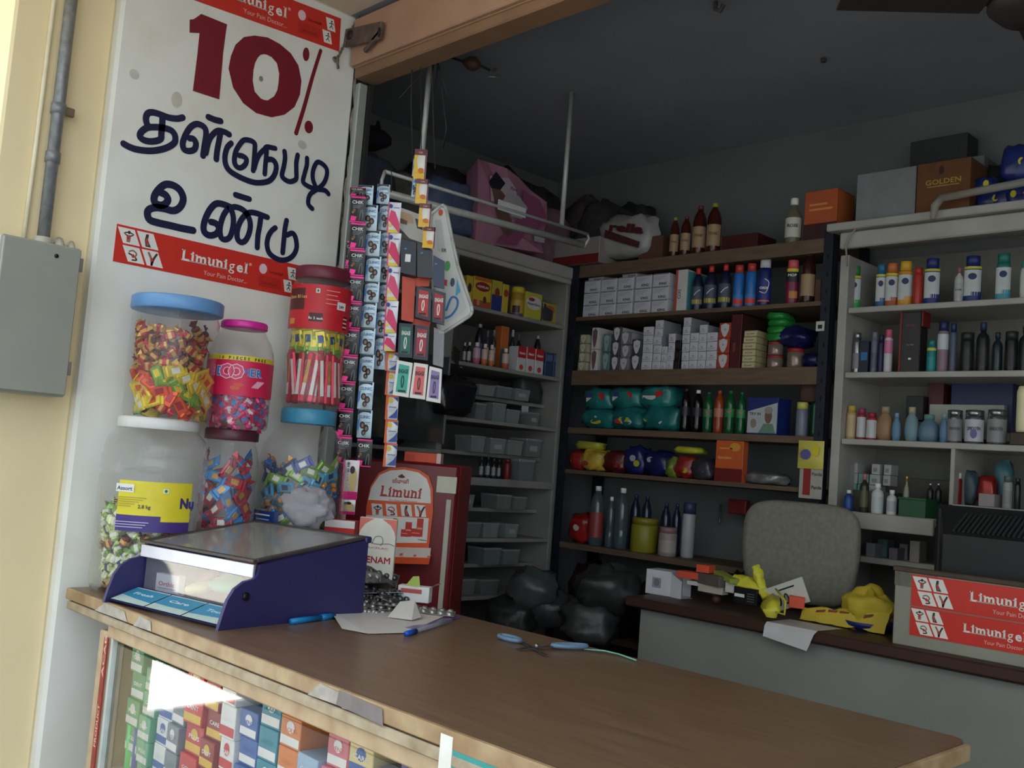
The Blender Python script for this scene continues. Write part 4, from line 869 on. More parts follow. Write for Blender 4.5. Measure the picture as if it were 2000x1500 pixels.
outl = px_local(M_, 0, [(862, 402), (868, 402), (873, 412), (884, 470), (895, 520), (921, 598), (923, 610), (918, 618), (868, 650), (858, 648), (850, 600), (838, 480), (842, 420)])
def prism(m, pts, th, mt): 
    n = len(pts); vs = [(a, -th, b) for a, b in pts]+[(a, 0, b) for a, b in pts]
    return m.add(vs, [tuple(range(n)), tuple(range(n, 2*n))[::-1]]+[(i, n+i, n+(i+1) % n, (i+1) % n) for i in range(n)], mt)
prism(MB(), outl, .003, tray).build('tray_body', t)
m = MB(); cx = sum(p[0] for p in outl)/len(outl); cz = sum(p[1] for p in outl)/len(outl)
for i in range(len(outl)):
    a = outl[i]; b = outl[(i+1) % len(outl)]; m.tube([(a[0], -.006, a[1]), (b[0], -.006, b[1])], .0045, tray, 6)
ins = px_local(M_, 0, [(868, 560), (893, 540), (912, 602), (872, 632)]); m.build('rim', t)
m = MB(); m.flat(ins, P(200, 206, 204), d=.0045); d_ = px_local(M_, 0, [(893, 545), (900, 570), (890, 580)]); m.flat(d_, P(60, 170, 210), d=.005)
ar = px_local(M_, 0, [(872, 606), (882, 582), (893, 585), (893, 600), (882, 616), (870, 622)]); m.ribbon(ar, .006, P(40, 110, 180), .0052)
g_ = px_local(M_, 0, [(874, 520), (880, 508), (861, 416), (884, 552)]); m.disc(*g_[0], .008, .014, P(60, 160, 80), .0048, 12); m.disc(*g_[2], .006, .009, P(214, 70, 40), .0048, 12); m.disc(*g_[3], .006, .012, P(60, 70, 100), .0048, 12)
sq = px_local(M_, 0, [(850, 430), (862, 430), (870, 495), (856, 490)]); m.flat(sq, P(190, 192, 190), d=.0046)
tx = px_local(M_, 0, [(863, 492), (880, 495)]); m.text('ER', *tx[0], .012, BLACK, .005); m.flat(px_local(M_, 0, [(866, 545), (874, 548), (873, 560), (866, 557)]), P(200, 60, 60), d=.005)
m.build('printing', t)
M_ = pxframe(800, 430, 2.64, .15); t = thing('picture_card', 'card printed with a hand holding a phone behind the yellow sachet strip', 'card', M=M_)
prism(MB(), px_local(M_, 0, [(770, 402), (795, 410), (822, 420), (836, 478), (800, 466), (776, 440)]), .002, P(206, 204, 198)).build('card_sheet', t)
m = MB(); m.flat(px_local(M_, 0, [(775, 410), (805, 420), (808, 438), (798, 436), (778, 428)]), P(206, 170, 140), d=.0028); m.flat(px_local(M_, 0, [(776, 424), (796, 432), (795, 440), (782, 436)]), P(120, 86, 70), d=.0032); m.flat(px_local(M_, 0, [(811, 427), (824, 431), (826, 450), (815, 446)]), P(60, 58, 60), d=.003); m.build('printing', t)
# pocket perfume packs
def ppack(name, label, pts, D, bc, pc_, txt, dk_=True, fr=None):
    cx_ = sum(p[0] for p in pts)/4; cy_ = sum(p[1] for p in pts)/4; M_ = pxframe(cx_, cy_, D); t = thing(name, label, 'perfume pack', M=M_, group='pocket perfume packs hanging below the rail')
    q = px_local(M_, 0, pts); prism(MB(), q, .012, bc).build('case', t)
    c0 = Vector((sum(a for a, b in q)/4, sum(b for a, b in q)/4)); m = MB(); qq = [c0+(Vector(p)-c0)*.80 for p in q]
    qq = [Vector((c0.x+(p.x-c0.x)*.85, p.y)) for p in qq]
    if pc_ is not None:
        m.flat([tuple(p) for p in qq], pc_, d=.0125)
        w_ = (qq[1]-qq[0]).length; h_ = (qq[0]-qq[3]).length; e = (c0.x, c0.y)
        m.text(txt, e[0], e[1]+h_*.2, h_*.2, wht if dk_ else BLACK, .0132, fit=w_*.9, align='C', bold=.03)
        for s_ in (-.5, .5): m.ribbon([(e[0]+s_*w_*.1, e[1]+h_*.1), (e[0]+s_*w_*.24, e[1]-h_*.08), (e[0]+s_*w_*.08, e[1]-h_*.3)], w_*.09, BLACK if not dk_ else wht, .0134, None, 2)
        m.rect(e[0]-w_*.35, e[1]-h_*.47, e[0]+w_*.35, e[1]-h_*.4, BLACK, .0134)
    else:
        
        if 'barcode' in label: m.rect(c0.x-.008, c0.y-.012, c0.x+.006, c0.y+.008, wht, .0126)
        m.rect(c0.x-.012, c0.y+.02, c0.x-.006, c0.y+.024, P(60, 150, 200), .0126)
    m.build('label_print', t)
dn = mat((24, 28, 44), .25, .1); dn2 = mat((30, 40, 70), .25, .1)
ppack('perfume_pack', 'dark blue perfume pack back with a white barcode, top left of the packs', [(784, 468), (814, 476), (813, 540), (784, 534)], 2.58, dn, None, '')
ppack('perfume_pack', 'plain black perfume pack, top middle of the hanging packs', [(816, 475), (845, 490), (844, 545), (816, 542)], 2.58, mat((40, 40, 44), .3), None, '')
ppack('perfume_pack', 'navy perfume pack, top right against the white tray', [(847, 500), (869, 512), (868, 565), (847, 560)], 2.58, dn2, None, '')
ppack('perfume_pack', 'black perfume pack with red print, second row left', [(815, 560), (843, 566), (841, 628), (812, 620)], 2.57, dn, P(190, 50, 50), 'ENGAGE')
ppack('perfume_pack', 'black perfume pack with red print, second row right', [(846, 566), (871, 574), (868, 636), (845, 630)], 2.57, dn, P(170, 44, 50), 'ENGAGE')
ppack('perfume_pack', 'black perfume pack with green print in the third row', [(781, 632), (808, 634), (806, 700), (778, 698)], 2.57, dn, P(30, 110, 96), 'ENGAGE')
ppack('perfume_pack', 'black perfume pack with crimson print in the third row', [(812, 635), (840, 640), (836, 705), (808, 702)], 2.57, dn, P(170, 40, 60), 'ENGAGE')
ppack('perfume_pack', 'white perfume pack with turquoise print, bottom row left', [(777, 704), (807, 710), (799, 777), (768, 772)], 2.56, wht, P(60, 180, 160), 'ENGAGE', False)
ppack('perfume_pack', 'white perfume pack with coral print, bottom row middle', [(810, 709), (837, 713), (831, 781), (801, 777)], 2.56, wht, P(230, 110, 110), 'ENGAGE', False)
ppack('perfume_pack', 'white perfume pack with lilac print, bottom row right', [(840, 716), (864, 722), (861, 788), (833, 783)], 2.56, wht, P(150, 130, 190), 'ENGAGE', False)
rc = mat((206, 74, 50), .45)
for pts, nm in (([(786, 540), (812, 545), (808, 630), (784, 625)], 'left, beside the pink sachet strip'), ([(812, 544), (842, 540), (838, 560), (812, 560)], 'middle, between the first two rows of packs'), ([(806, 622), (842, 630), (838, 640), (806, 634)], 'lower, above the third row')):
    M_ = pxframe(*pts[0], 2.60); m = MB(); prism(m, px_local(M_, 0, pts), .004, rc); solo(m, 'pack_card', 'orange red backing card of the perfume packs, '+nm, 'card', M=M_)
M_ = pxframe(850, 680, 2.575); m = MB(); prism(m, px_local(M_, 0, [(848, 640), (868, 650), (866, 718), (846, 712)]), .008, clear((240, 240, 244), .25, .15, wav=.6)); solo(m, 'empty_blister', 'empty clear plastic blister above the lilac perfume pack', 'blister', M=M_)

# ================================================================== RED FRIDGE
fa = math.radians(41); FR_ = Vector((-2.08, 1.85, 0)); fd = Vector((math.cos(fa), math.sin(fa), 0)); W_ = .40; org = FR_-fd*W_
t = thing('fridge', 'dark red single door fridge behind the counter with an orange display poster', 'fridge', (org.x, org.y, .04), fa)
fr_ = mat((112, 18, 26), .35, var=.06, sc=4); frl = mat((150, 30, 36), .35)
H = 1.345
MB().box((W_/2, .185, H/2), (W_, .27, H), frl, .006).build('body', t)
MB().box((W_/2, .018, H/2), (W_, .036, H), fr_, .006).build('door', t)
MB().box((W_/2-.001, .043, H/2), (W_-.004, .014, H-.02), mat((196, 192, 178), .6), .002).build('door_seal', t)
MB().box((W_-.020, -.002, (H-.09)/2), (.014, .005, H-.1), mat((186, 180, 166), .5), .001).build('edge_trim', t)
MB().box((W_-.03, -.001, H-.055), (.055, .002, .045), mat((206, 202, 184), .6)).build('paper_label', t)
MB().box((.03, -.014, .8), (.02, .028, .3), mat((70, 14, 20), .4), .006).build('handle', t)
FM = Matrix.Translation((org.x, org.y, .04)) @ Matrix.Rotation(fa, 4, 'Z')
q = FM.inverted() @ at(820, 888, 2.78); solo(MB().box((0, 0, .014), (.10, .05, .028), P(220, 76, 40), .001).box((.0485, 0, .014), (.012, .051, .0285), P(220, 190, 180)).rect(-.045, .006, -.02, .02, P(200, 60, 34), .0256), 'orange_carton', 'flat orange carton lying on top of the red fridge', 'carton', M=FM @ Matrix.Translation((min(W_-.08, max(.1, q.x)), .06, H+.001)))
def fl(px, py):
    n_ = FM.to_3x3() @ Vector((0, 1, 0)); o = FM.translation+n_*(-.004); d = ray(px, py); k = (o-CAM).dot(n_)/d.dot(n_); v = FM.inverted() @ (CAM+d*k); return (v.x, v.z)
t = thing('display_poster', 'arched orange and white pain gel display card hanging on the red fridge', 'poster', M=FM)
og = P(226, 88, 40, .4); pw = P(226, 222, 214, .45)
op = [fl(*p) for p in ((712, 1085), (716, 990), (724, 950), (740, 924), (760, 914), (790, 912), (820, 918), (838, 930), (846, 955), (846, 1000), (838, 1068), (838, 1092), (760, 1090))]
m = MB(); n = len(op); m.add([(a, -.008, b) for a, b in op]+[(a, -.003, b) for a, b in op], [tuple(range(n)), tuple(range(n, 2*n))[::-1]]+[(i, n+i, n+(i+1) % n, (i+1) % n) for i in range(n)], og); m.build('backing', t)
m = MB(); m.flat([fl(*p) for p in ((720, 976), (726, 952), (742, 928), (762, 919), (790, 917), (818, 923), (834, 935), (841, 956), (842, 983))], pw, d=.0085)
m.flat([fl(*p) for p in ((716, 1006), (838, 1012), (834, 1060), (714, 1060))], pw, d=.0085)
a0 = Vector(fl(742, 968)); a1 = Vector(fl(818, 973)); L_ = (a1-a0).length; T_ = frame((a0.x, 0, a0.y), (a1.x-a0.x, 0, a1.y-a0.y), (0, 0, 1))
dr = P(176, 50, 34); m.text('Limuni', 0, 0, .040, dr, .009, T_, fit=L_*1.06, serif=True, bold=.03, slant=.1)
m.text('\u0bb2\u0bbf\u0bae\u0bc1\u0ba9\u0bbf', L_*.3, .038, .015, dr, .009, T_, fit=L_*.42, bold=.03); m.text('Pain Relief Gel & Liniment', L_*.25, -.012, .0065, dr, .009, T_, fit=L_*.72, bold=0)
c = fl(785, 931); m.disc(c[0], c[1], .010, .004, P(110, 30, 30), .009); m.disc(c[0], c[1]+.004, .004, .003, P(110, 30, 30), .009)
m.text('\u00ae', L_*1.02, .022, .008, dr, .009, T_)
for i, px in enumerate((738, 766, 795, 822)):
    c = fl(px, 996+(px-738)*.03); para(m, c[0]-.013, c[1]-.015, .03, .032, .006, pw, .0088, None); figure(m, c[0]+.0, c[1], .034, [0, 2, 1, 3][i], .009, None)
for px, w_, h_ in ((770, .012, .05), (790, .02, .02), (797, .018, .04), (812, .026, .022), (819, .018, .05)):
    c = fl(px, 1048); m.rect(c[0]-w_/2, c[1], c[0]+w_/2, c[1]+h_, P(196, 52, 40), .0088+w_*.01); m.rect(c[0]-w_/2+.002, c[1]+h_*.4, c[0]+w_/2-.002, c[1]+h_*.5, P(226, 150, 130), .0091+w_*.01)
c = fl(826, 1056); m.text('9 Natures', c[0]-.014, c[1], .006, P(60, 60, 60), .009)
m.build('printing', t)
sa = Vector(fl(762, 1068)); sb = Vector(fl(842, 1070)); m = MB()
m.add([(sa.x, -.008, sa.y), (sb.x, -.008, sb.y), (sb.x+.008, -.06, sb.y-.022), (sa.x, -.06, sa.y-.022)], [(0, 1, 2, 3)], pw); m.add([(sa.x, -.06, sa.y-.022), (sb.x+.008, -.06, sb.y-.022), (sb.x+.006, -.058, sb.y-.04), (sa.x, -.058, sa.y-.04)], [(0, 1, 2, 3)], og)
for k in range(4): x_ = sa.x+(sb.x-sa.x)*(k/3); m.box((x_+.003, -.034, sa.y-.013), (.006, .05, .004), og)
m.add([(sb.x, -.008, sb.y), (sb.x+.008, -.06, sb.y-.022), (sb.x+.006, -.058, sb.y-.04), (sb.x, -.008, sb.y-.03)], [(0, 1, 2, 3)], og)
m.build('shelf_flap', t)
# ================================================================== SHELVING
RZ = dict(top=2.176, a=1.978, b=1.773, c=1.557, d=1.399, e=1.128)
bw = mat((104, 84, 66), .7, var=.25, sc=10, stretch=(1, 8, 8), bump=.1); dkm = mat((38, 42, 54), .5, .4, var=.2, sc=40)
Y0 = 2.80
t = thing('storage_rack', 'dark slotted steel rack with brown boards against the back wall', 'rack', (0, 0, 0))
for x_ in (-2.565, -1.515):
    for y_ in (2.80, 3.03):
        m = MB().box((x_, y_, 1.12), (.034, .006, 2.16), dkm).box((x_-.016 if x_ < -2 else x_+.016, y_+(.012 if y_ < 2.9 else -.012), 1.12), (.003, .03, 2.16), dkm)
        for k in range(34): m.disc(x_, .3+k*.055, .004, .009, mat((8, 8, 10), .9), -(y_-.0036), 6)
        m.build('post', t)
def board(x0, x1, z, th, y0=Y0, y1=3.04, mt=bw, sag=0.0):
    m = MB(); n = 8
    for y_, z_ in ((0, 0), (1, 0)): pass
    vs = []
    for i in range(n+1):
        u = i/n; s_ = -sag*math.sin(PI*u); xx = x0+(x1-x0)*u
        vs += [(xx, y0, z+s_), (xx, y1, z+s_), (xx, y1, z-.02+s_), (xx, y0, z-th+s_)]
    fs = []
    for i in range(n):
        for k in range(4): fs.append((4*i+k, 4*i+(k+1) % 4, 4*i+4+(k+1) % 4, 4*i+4+k))
    fs += [(0, 3, 2, 1), (4*n, 4*n+1, 4*n+2, 4*n+3)]
    return m.add(vs, fs, mt)
board(-2.56, -1.53, RZ['top'], .045, sag=.0).build('shelf_board', t)
board(-2.56, -1.53, RZ['a'], .014).build('shelf_board', t); board(-2.56, -1.53, RZ['b'], .055).build('shelf_board', t)
board(-2.56, -1.53, RZ['c'], .022).build('shelf_board', t); board(-2.56, -1.53, RZ['d'], .014).build('shelf_board', t); board(-2.56, -1.53, RZ['e'], .02).build('shelf_board', t); board(-2.56, -1.53, .82, .02).build('shelf_board', t); board(-2.56, -1.53, .45, .02).build('shelf_board', t)
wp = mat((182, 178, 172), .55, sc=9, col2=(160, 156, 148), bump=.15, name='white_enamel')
t = thing('wall_shelving', 'white painted wooden shelving at the right end of the back wall', 'shelving', (0, 0, 0))
RX0, RX1 = -1.475, -.30
MB().box((RX0+.013, 2.925, 1.08), (.028, .25, 2.07), wp, .002).build('side_panel', t); MB().box((RX1, 2.925, 1.08), (.028, .25, 2.07), wp, .002).build('side_panel', t)
MB().box(((RX0+RX1)/2, 2.91, 2.198), (RX1-RX0+.07, .29, .024), wp, .003).build('cornice', t); MB().box(((RX0+RX1)/2, 2.797, 2.158), (RX1-RX0+.0, .022, .05), wp, .004).build('moulding', t)
MB().box(((RX0+RX1)/2, 3.05, 1.1), (RX1-RX0, .012, 2.1), mat((124, 122, 114), .7, var=.05)).build('back_panel', t)
for z_, a, b in ((1.952, RX0+.03, RX1-.02), (1.755, RX0+.03, RX1-.02), (1.555, RX0+.03, RX1-.02), (.85, RX0+.03, RX1-.02)):
    MB().box(((a+b)/2, 2.925, z_-.008), (b-a, .24, .017), wp, .002).build('shelf', t)
MB().box((-1.30, 2.90, 1.331), (.33, .30, .022), wp, .002).box((-1.30, 2.75, 1.318), (.33, .014, .045), wp, .002).build('shelf', t)
MB().box((-.72, 2.925, 1.378), (.80, .24, .018), wp, .002).build('shelf', t)
MB().box((-1.28, 2.93, 1.205), (.30, .22, .018), wp, .002).build('shelf', t)
MB().box((-1.115, 2.925, 1.36), (.012, .24, .36), wp, .002).build('divider', t)
wpd = mat((150, 148, 144), .6, sc=9, col2=(128, 126, 120), bump=.15, name='shaded_enamel')  # white enamel darkened: shade of the side unit put into its colour
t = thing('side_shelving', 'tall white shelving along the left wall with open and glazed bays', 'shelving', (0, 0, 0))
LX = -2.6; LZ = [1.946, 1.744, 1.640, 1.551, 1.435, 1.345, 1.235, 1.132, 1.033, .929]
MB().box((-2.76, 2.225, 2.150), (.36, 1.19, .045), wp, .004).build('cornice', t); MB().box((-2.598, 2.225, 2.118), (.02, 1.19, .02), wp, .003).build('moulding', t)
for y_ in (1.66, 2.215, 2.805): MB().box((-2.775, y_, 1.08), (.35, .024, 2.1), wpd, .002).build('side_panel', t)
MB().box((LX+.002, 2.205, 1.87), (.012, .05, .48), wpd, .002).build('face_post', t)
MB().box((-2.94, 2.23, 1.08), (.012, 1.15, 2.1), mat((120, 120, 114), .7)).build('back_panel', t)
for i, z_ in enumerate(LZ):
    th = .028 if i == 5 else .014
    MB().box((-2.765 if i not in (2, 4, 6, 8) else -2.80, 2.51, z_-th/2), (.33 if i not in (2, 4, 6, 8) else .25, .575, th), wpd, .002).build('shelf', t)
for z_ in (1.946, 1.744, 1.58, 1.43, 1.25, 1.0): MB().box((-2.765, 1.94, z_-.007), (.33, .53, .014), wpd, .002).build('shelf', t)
gl_ = clear((236, 240, 240), .0, .05, 1.5)
for y_, dx in ((1.90, .012), (2.09, .022)):
    g = MB().box((LX+dx, y_, 1.60), (.004, .24, .29), clear((150, 160, 160), .12, .05, 1.6)).build('glass_door', t)
    MB().box((LX+dx+.001, y_+.12, 1.60), (.006, .006, .30), mat((150, 156, 152), .3, .5)).build('door_edge', g)

def fit(ax, v, z, px0, px1, pyt):
    py = pyt+60
    for _ in range(5):
        a = onp(px0, py, ax, v); b = onp(px1, py, ax, v); mid = (a+b)/2; mid.z = z; py = proj(mid)[1]
    a = onp(px0, py, ax, v); b = onp(px1, py, ax, v); mid = (a+b)/2
    return mid[1-ax], abs(b[1-ax]-a[1-ax]), onp((px0+px1)/2, pyt, ax, v).z-z, depth(mid)
def place(ax, v, al, d, z): return ((al, v+d/2, z), 0.0) if ax == 1 else ((v-d/2, al, z), PI/2)
def bx(ax, v, z, px0, px1, pyt, d, col, name, label, cat='carton', art=None, group=None, side=None, rot=0):
    al, w, h, D = fit(ax, v, z, px0, px1, pyt); loc, rz = place(ax, v, al, d, z); h = max(h, .008)
    m = MB().box((0, 0, h/2), (w-.001, d, h-.0006), col, .0012)
    T = frame((0, -d/2-.0004, 0), (1, 0, 0), (0, 0, 1))
    if art: art(m, T, w, h)
    if side: m.rect(-d*.46, h*.04, d*.46, h*.96, side, 0, frame((w/2+.0004, 0, 0), (0, 1, 0), (0, 0, 1)))
    return solo(m, name, label, cat, loc, rz+rot, group)
PROF = dict(
 pet=([(.86, 0), (1, .03), (1, .28), (.95, .31), (1, .34), (1, .64), (.95, .72), (.74, .82), (.42, .89), (.38, .94)], (.92, 1, .42)),
 syrup=([(.95, 0), (1, .02), (1, .66), (.82, .74), (.42, .80), (.40, .86)], (.84, 1, .50)),
 shampoo=([(.80, 0), (.96, .04), (1, .25), (1, .55), (.93, .72), (.80, .80)], (.79, 1, .80)),
 cleaner=([(.9, 0), (1, .03), (1, .56), (.92, .68), (.66, .78), (.42, .86)], (.84, 1, .42)),
 can=([(.94, 0), (1, .02), (1, .76), (.9, .80), (.78, .82)], (.81, 1, .80)),
 jar=([(.92, 0), (1, .04), (1, .76), (.88, .82)], (.80, 1, .96)),
 oval=([(.5, 0), (.8, .04), (1, .25), (1, .45), (.85, .66), (.5, .78), (.42, .84)], (.82, 1, .5)),
 glass=([(.9, 0), (1, .03), (1, .60), (.7, .70), (.36, .78), (.34, .88)], (.86, 1, .5)))
def bt(ax, v, z, px0, px1, pyt, kind, body, cap, lab, name, label, cat='bottle', text=None, tcol=None, sy=.0, group=None, capl=None, lz=(.14, .56), extra=None):
    al, w, h, D = fit(ax, v, z, px0, px1, pyt); r = (px1-px0)/2*D/F; sy = sy or 1.0
    py = proj(onp((px0+px1)/2, pyt+40, ax, v+(r if ax == 1 else -r)))[1]
    c = onp((px0+px1)/2, proj((al, v, z) if ax == 1 else (v, al, z))[1], ax, v+(r if ax == 1 else -r)); al = c[1-ax]
    loc, rz = place(ax, v, al, 2*r, z); rzf = math.atan2(-loc[0], loc[1])*.8
    t = thing(name, label, cat, loc, rzf, group)
    pf_, (c0, c1, cr) = PROF[kind]
    MB().lathe([(a*r, b*h) for a, b in pf_], body, 14, sy=sy).build('body', t)
    MB().lathe([(cr*r, c0*h), (cr*r, (c1-.01)*h), (cr*r*.9, c1*h), (0, c1*h)], cap, 12, sy=sy).build('cap', t, **({'label': capl} if capl else {}))
    if lab:
        m = MB(); m.arc(r*1.012, lz[0]*h, lz[1]*h, -1.25, 1.25, lab, 8, sy=sy)
        if text: m.text(text, 0, (lz[0]+lz[1])/2*h, r*.55, tcol or BLACK, 0, frame((0, -r*1.03*sy, 0), (1, 0, 0), (0, 0, 1)), fit=r*1.3, align='C', bold=.03)
        if extra: extra(m, r, h, sy)
        m.build('label_band', t)
    return t
def crumple(c_):
    if c_.get('cr') is None:
        rr = [k for k, v in MATS.items() if v == c_][0]; n_ = mat(rr[0], .32, rr[2], .45, 22, .5, 1.0); n_['cr'] = 1; c_ = n_
    return c_
def pk(ax, v, z, px0, px1, pyt, d, col, name, label, cat='packet', group=None, seed=0, dec=None, flatten=1.0):
    al, w, h, D = fit(ax, v, z, px0, px1, pyt); h = max(.012, h)
    loc, rz = place(ax, v, al, d, z); col = crumple(col); m = MB(); pillow(m, w, d, h*flatten, col, seed, .26, 20, 12, .6, True, 5)
    if dec:
        T = frame((0, -d/2*.93, 0), (1, 0, 0), (0, 0, 1)); r_ = random.Random(seed)
        for k, dc in enumerate(dec): cx_, cz_ = r_.uniform(-.25, .25)*w, h*r_.uniform(.3, .65); m.disc(cx_, cz_, w*.16, h*.12, dc, .002+.001*k, 8, T)
    return solo(m, name, label, cat, loc, rz, group)
V = 2.815
# ---------------- rack, top board
amb = mat((70, 24, 16), .15, var=.1); beige = P(170, 140, 104); dred = mat((70, 18, 20), .5); gcap = P(150, 160, 60)
for a, b, tp, nm in ((1306, 1324, 423, 'small dark red bottle, far left on the rack top'), (1327, 1347, 420, 'small dark red bottle, second from the left on the rack top'), (1350, 1377, 399, 'tall dark red bottle, left one of the tall pair on the rack top'), (1378, 1406, 394, 'tall dark red bottle, right one of the tall pair on the rack top')):
    bt(1, V, RZ['top'], a, b, tp, 'pet', amb, gcap if a < 1310 or a > 1370 else P(120, 40, 34), beige, 'tonic_bottle', nm, text='TONIC', tcol=P(110, 60, 40), group='dark bottles on the rack top')
bx(1, V+.02, RZ['top'], 1408, 1478, 458, .12, dred, 'flat_carton', 'low dark red flat carton beside the tall bottles on the rack top')
bt(1, V, RZ['top'], 1532, 1564, 384, 'glass', clear((190, 186, 150), .25, .1), wht, P(206, 204, 190), 'glass_bottle', 'clear bottle with white cap and pale label on the rack top right', text='ROSE', tcol=P(60, 60, 60), capl='white cap')
orc = mat((186, 84, 44), .6, var=.12, sc=20)
bx(1, V+.0, RZ['top'], 1568, 1632, 372, .11, orc, 'orange_carton', 'orange printed carton on the right end of the rack top', art=lambda m, T, w, h: (m.rect(-w*.5, 0, w*.5, h*.34, mat((60, 26, 24), .6), 0, T), m.rect(-w*.35, h*.6, w*.35, h*.64, P(220, 150, 70), 0, T), m.rect(-w*.35, h*.7, w*.2, h*.74, P(220, 150, 70), 0, T)), side=mat((200, 106, 50), .6))
bx(1, V+.03, RZ['top'], 1246, 1292, 462, .10, mat((96, 62, 46), .8), 'brown_carton', 'brown cardboard carton left of the dark bottles on the rack top')
# ---------------- rack, shelf a
kf = P(206, 204, 210)
def kart(m, T, w, h):
    m.rect(-w*.46, h*.90, w*.46, h*.96, P(120, 120, 130), 0, T); m.text('KING', w*.12, h*.12, h*.26, P(40, 40, 50), 0, T, fit=w*.44, align='C', bold=.03)
    for i in range(3): m.rect(-w*.4, h*(.74-.1*i), w*(.3-.15*i), h*(.77-.1*i), P(150, 150, 160), 0, T)
for ci, (a, b) in enumerate(((1137, 1167), (1170, 1200), (1203, 1233), (1237, 1268), (1271, 1303))):
    al, w, h, D = fit(1, V, RZ['a'], a, b, 560); hh_ = .0475
    for k in range(3 + (1 if ci in (0, 2) else 0)):
        hq = hh_ if k < 3 else .03; m = MB().box((0, 0, hq/2), (w-.002, .16, hq-.001), kf, .001); kart(m, frame((0, -.0804, 0), (1, 0, 0), (0, 0, 1)), w, hq)
        solo(m, 'stacked_carton', 'white carton with dark lettering, %s of %s in the white block' % (['bottom', 'second', 'third', 'topmost'][k], ['the leftmost column', 'the second column', 'the middle column', 'the fourth column', 'the rightmost column'][ci]), 'carton', (al, V+.08+(.02 if k == 3 else 0), RZ['a']+k*hh_), 0, 'white cartons on the upper rack shelf')
bx(1, V, RZ['a'], 1316, 1338, 527, .15, P(214, 212, 206), 'upright_carton', 'tall white carton with red edge and teal side on the upper rack shelf', art=lambda m, T, w, h: (m.rect(-w*.5, 0, -w*.3, h, P(196, 80, 60), 0, T), m.text('OXI', w*.02, h*.3, w*.4, P(90, 90, 100), 0, T, vert=True)), side=P(80, 160, 170))
dnb = mat((22, 30, 60), .3, var=.1); rdc = P(206, 50, 44)
def hx(m, r, h, sy): m.arc(r*1.018, .16*h, .26*h, -1.1, 1.1, P(196, 180, 60), 6, sy=sy); m.ribbon([(-r*.5, .36*h), (0, .44*h), (r*.5, .48*h)], r*.14, P(200, 205, 214), 0, frame((0, -r*1.05*sy, 0), (1, 0, 0), (0, 0, 1)))
for k, (a, b, tp) in enumerate(((1349, 1371, 522), (1373, 1398, 517), (1401, 1426, 514))):
    bt(1, V, RZ['a'], a, b, tp, 'cleaner', dnb, rdc, P(70, 80, 96), 'cleaner_bottle', 'dark blue cleaner bottle with red cap, %s of three' % ['left', 'middle', 'right'][k], sy=.7, group='dark blue cleaner bottles', capl='red cap', extra=hx)
for k, (a, b, tp) in enumerate(((1430, 1451, 516), (1454, 1475, 513))):
    bt(1, V, RZ['a'], a, b, tp, 'can', P(36, 110, 190, .3), P(190, 56, 50), P(60, 130, 200), 'cleaner_bottle', 'bright blue cleaner bottle, %s of the pair' % ['left', 'right'][k], sy=.8, group='bright blue cleaner bottles', lz=(.05, .3), extra=lambda m, r, h, sy: m.arc(r*1.02, .08*h, .2*h, -1, 1, P(226, 60, 50), 6, sy=sy))
bt(1, V, RZ['a'], 1478, 1504, 502, 'shampoo', P(26, 40, 110, .3), P(206, 204, 206), P(34, 50, 130), 'cleaner_bottle', 'large navy cleaner bottle with a white ring and pale cap', text='ORIX', tcol=wht, sy=.7, extra=lambda m, r, h, sy: (m.ribbon([(-r*.6, .3*h), (r*.3, .28*h), (r*.7, .48*h), (r*.1, .56*h)], r*.1, wht, 0, frame((0, -r*1.06*sy, 0), (1, 0, 0), (0, 0, 1))), m.arc(r*1.02, .1*h, .13*h, -1, 1, P(226, 100, 50), 6, sy=sy)))
bt(1, V, RZ['a'], 1533, 1558, 506, 'shampoo', P(130, 30, 66, .35), P(214, 90, 90), P(40, 34, 40), 'mop_liquid_bottle', 'pink and black floor liquid bottle with yellow band on the upper rack shelf', text='MOP', tcol=wht, sy=.7, lz=(.5, .75), extra=lambda m, r, h, sy: (m.arc(r*1.02, .73*h, .8*h, -1, 1, P(220, 200, 50), 6, sy=sy), m.arc(r*1.02, .14*h, .3*h, -.4, 1, P(196, 130, 60), 6, sy=sy)))
bt(1, V, RZ['a'], 1562, 1590, 490, 'pet', mat((54, 26, 20), .2), P(70, 60, 50), beige, 'tonic_bottle', 'dark brown bottle with beige label at the right end of the upper shelf')
bx(1, V+.02, RZ['a'], 1590, 1602, 545, .05, P(90, 60, 44), 'small_carton', 'little brown carton behind the brown bottle on the upper shelf')
# ---------------- rack, shelf b
shc = P(206, 202, 200)
def shield(col):
    def f(m, T, w, h):
        pts = [(-.36, .84), (0, .96), (.36, .84), (.34, .5), (.16, .16), (0, .04), (-.16, .16), (-.34, .5)]
        m.flat([(a*w*.98, b*h) for a, b in pts], col, T, .0002); m.text('SS', 0, h*.5, h*.16, P(80, 80, 90), .0004, T, align='C')
    return f
LB = []
def col_(a, b, tp, n, body, art, name, lab, grp, d=.13, sd=None, cat='carton'):
    al, w, h, D = fit(1, V, RZ['b'], a, b, tp); hb = h/n
    for k in range(n):
        m = MB().box((0, 0, hb/2), (w-.0012, d, hb-.001), body, .001); art(m, frame((0, -d/2-.0004, 0), (1, 0, 0), (0, 0, 1)), w, hb)
        if sd: m.rect(-d*.45, hb*.06, d*.45, hb*.94, sd, 0, frame((w/2, 0, 0), (0, 1, 0), (0, 0, 1)))
        solo(m, name, lab % (['bottom', 'second', 'third', 'fourth', 'fifth', 'sixth'][k]), cat, (al+random.uniform(-.001, .001), V+d/2+random.uniform(0, .006), RZ['b']+k*hb), 0, grp)
G1 = 'shield-ended boxes on the middle rack shelf'; G2 = 'small white cartons on the middle rack shelf'
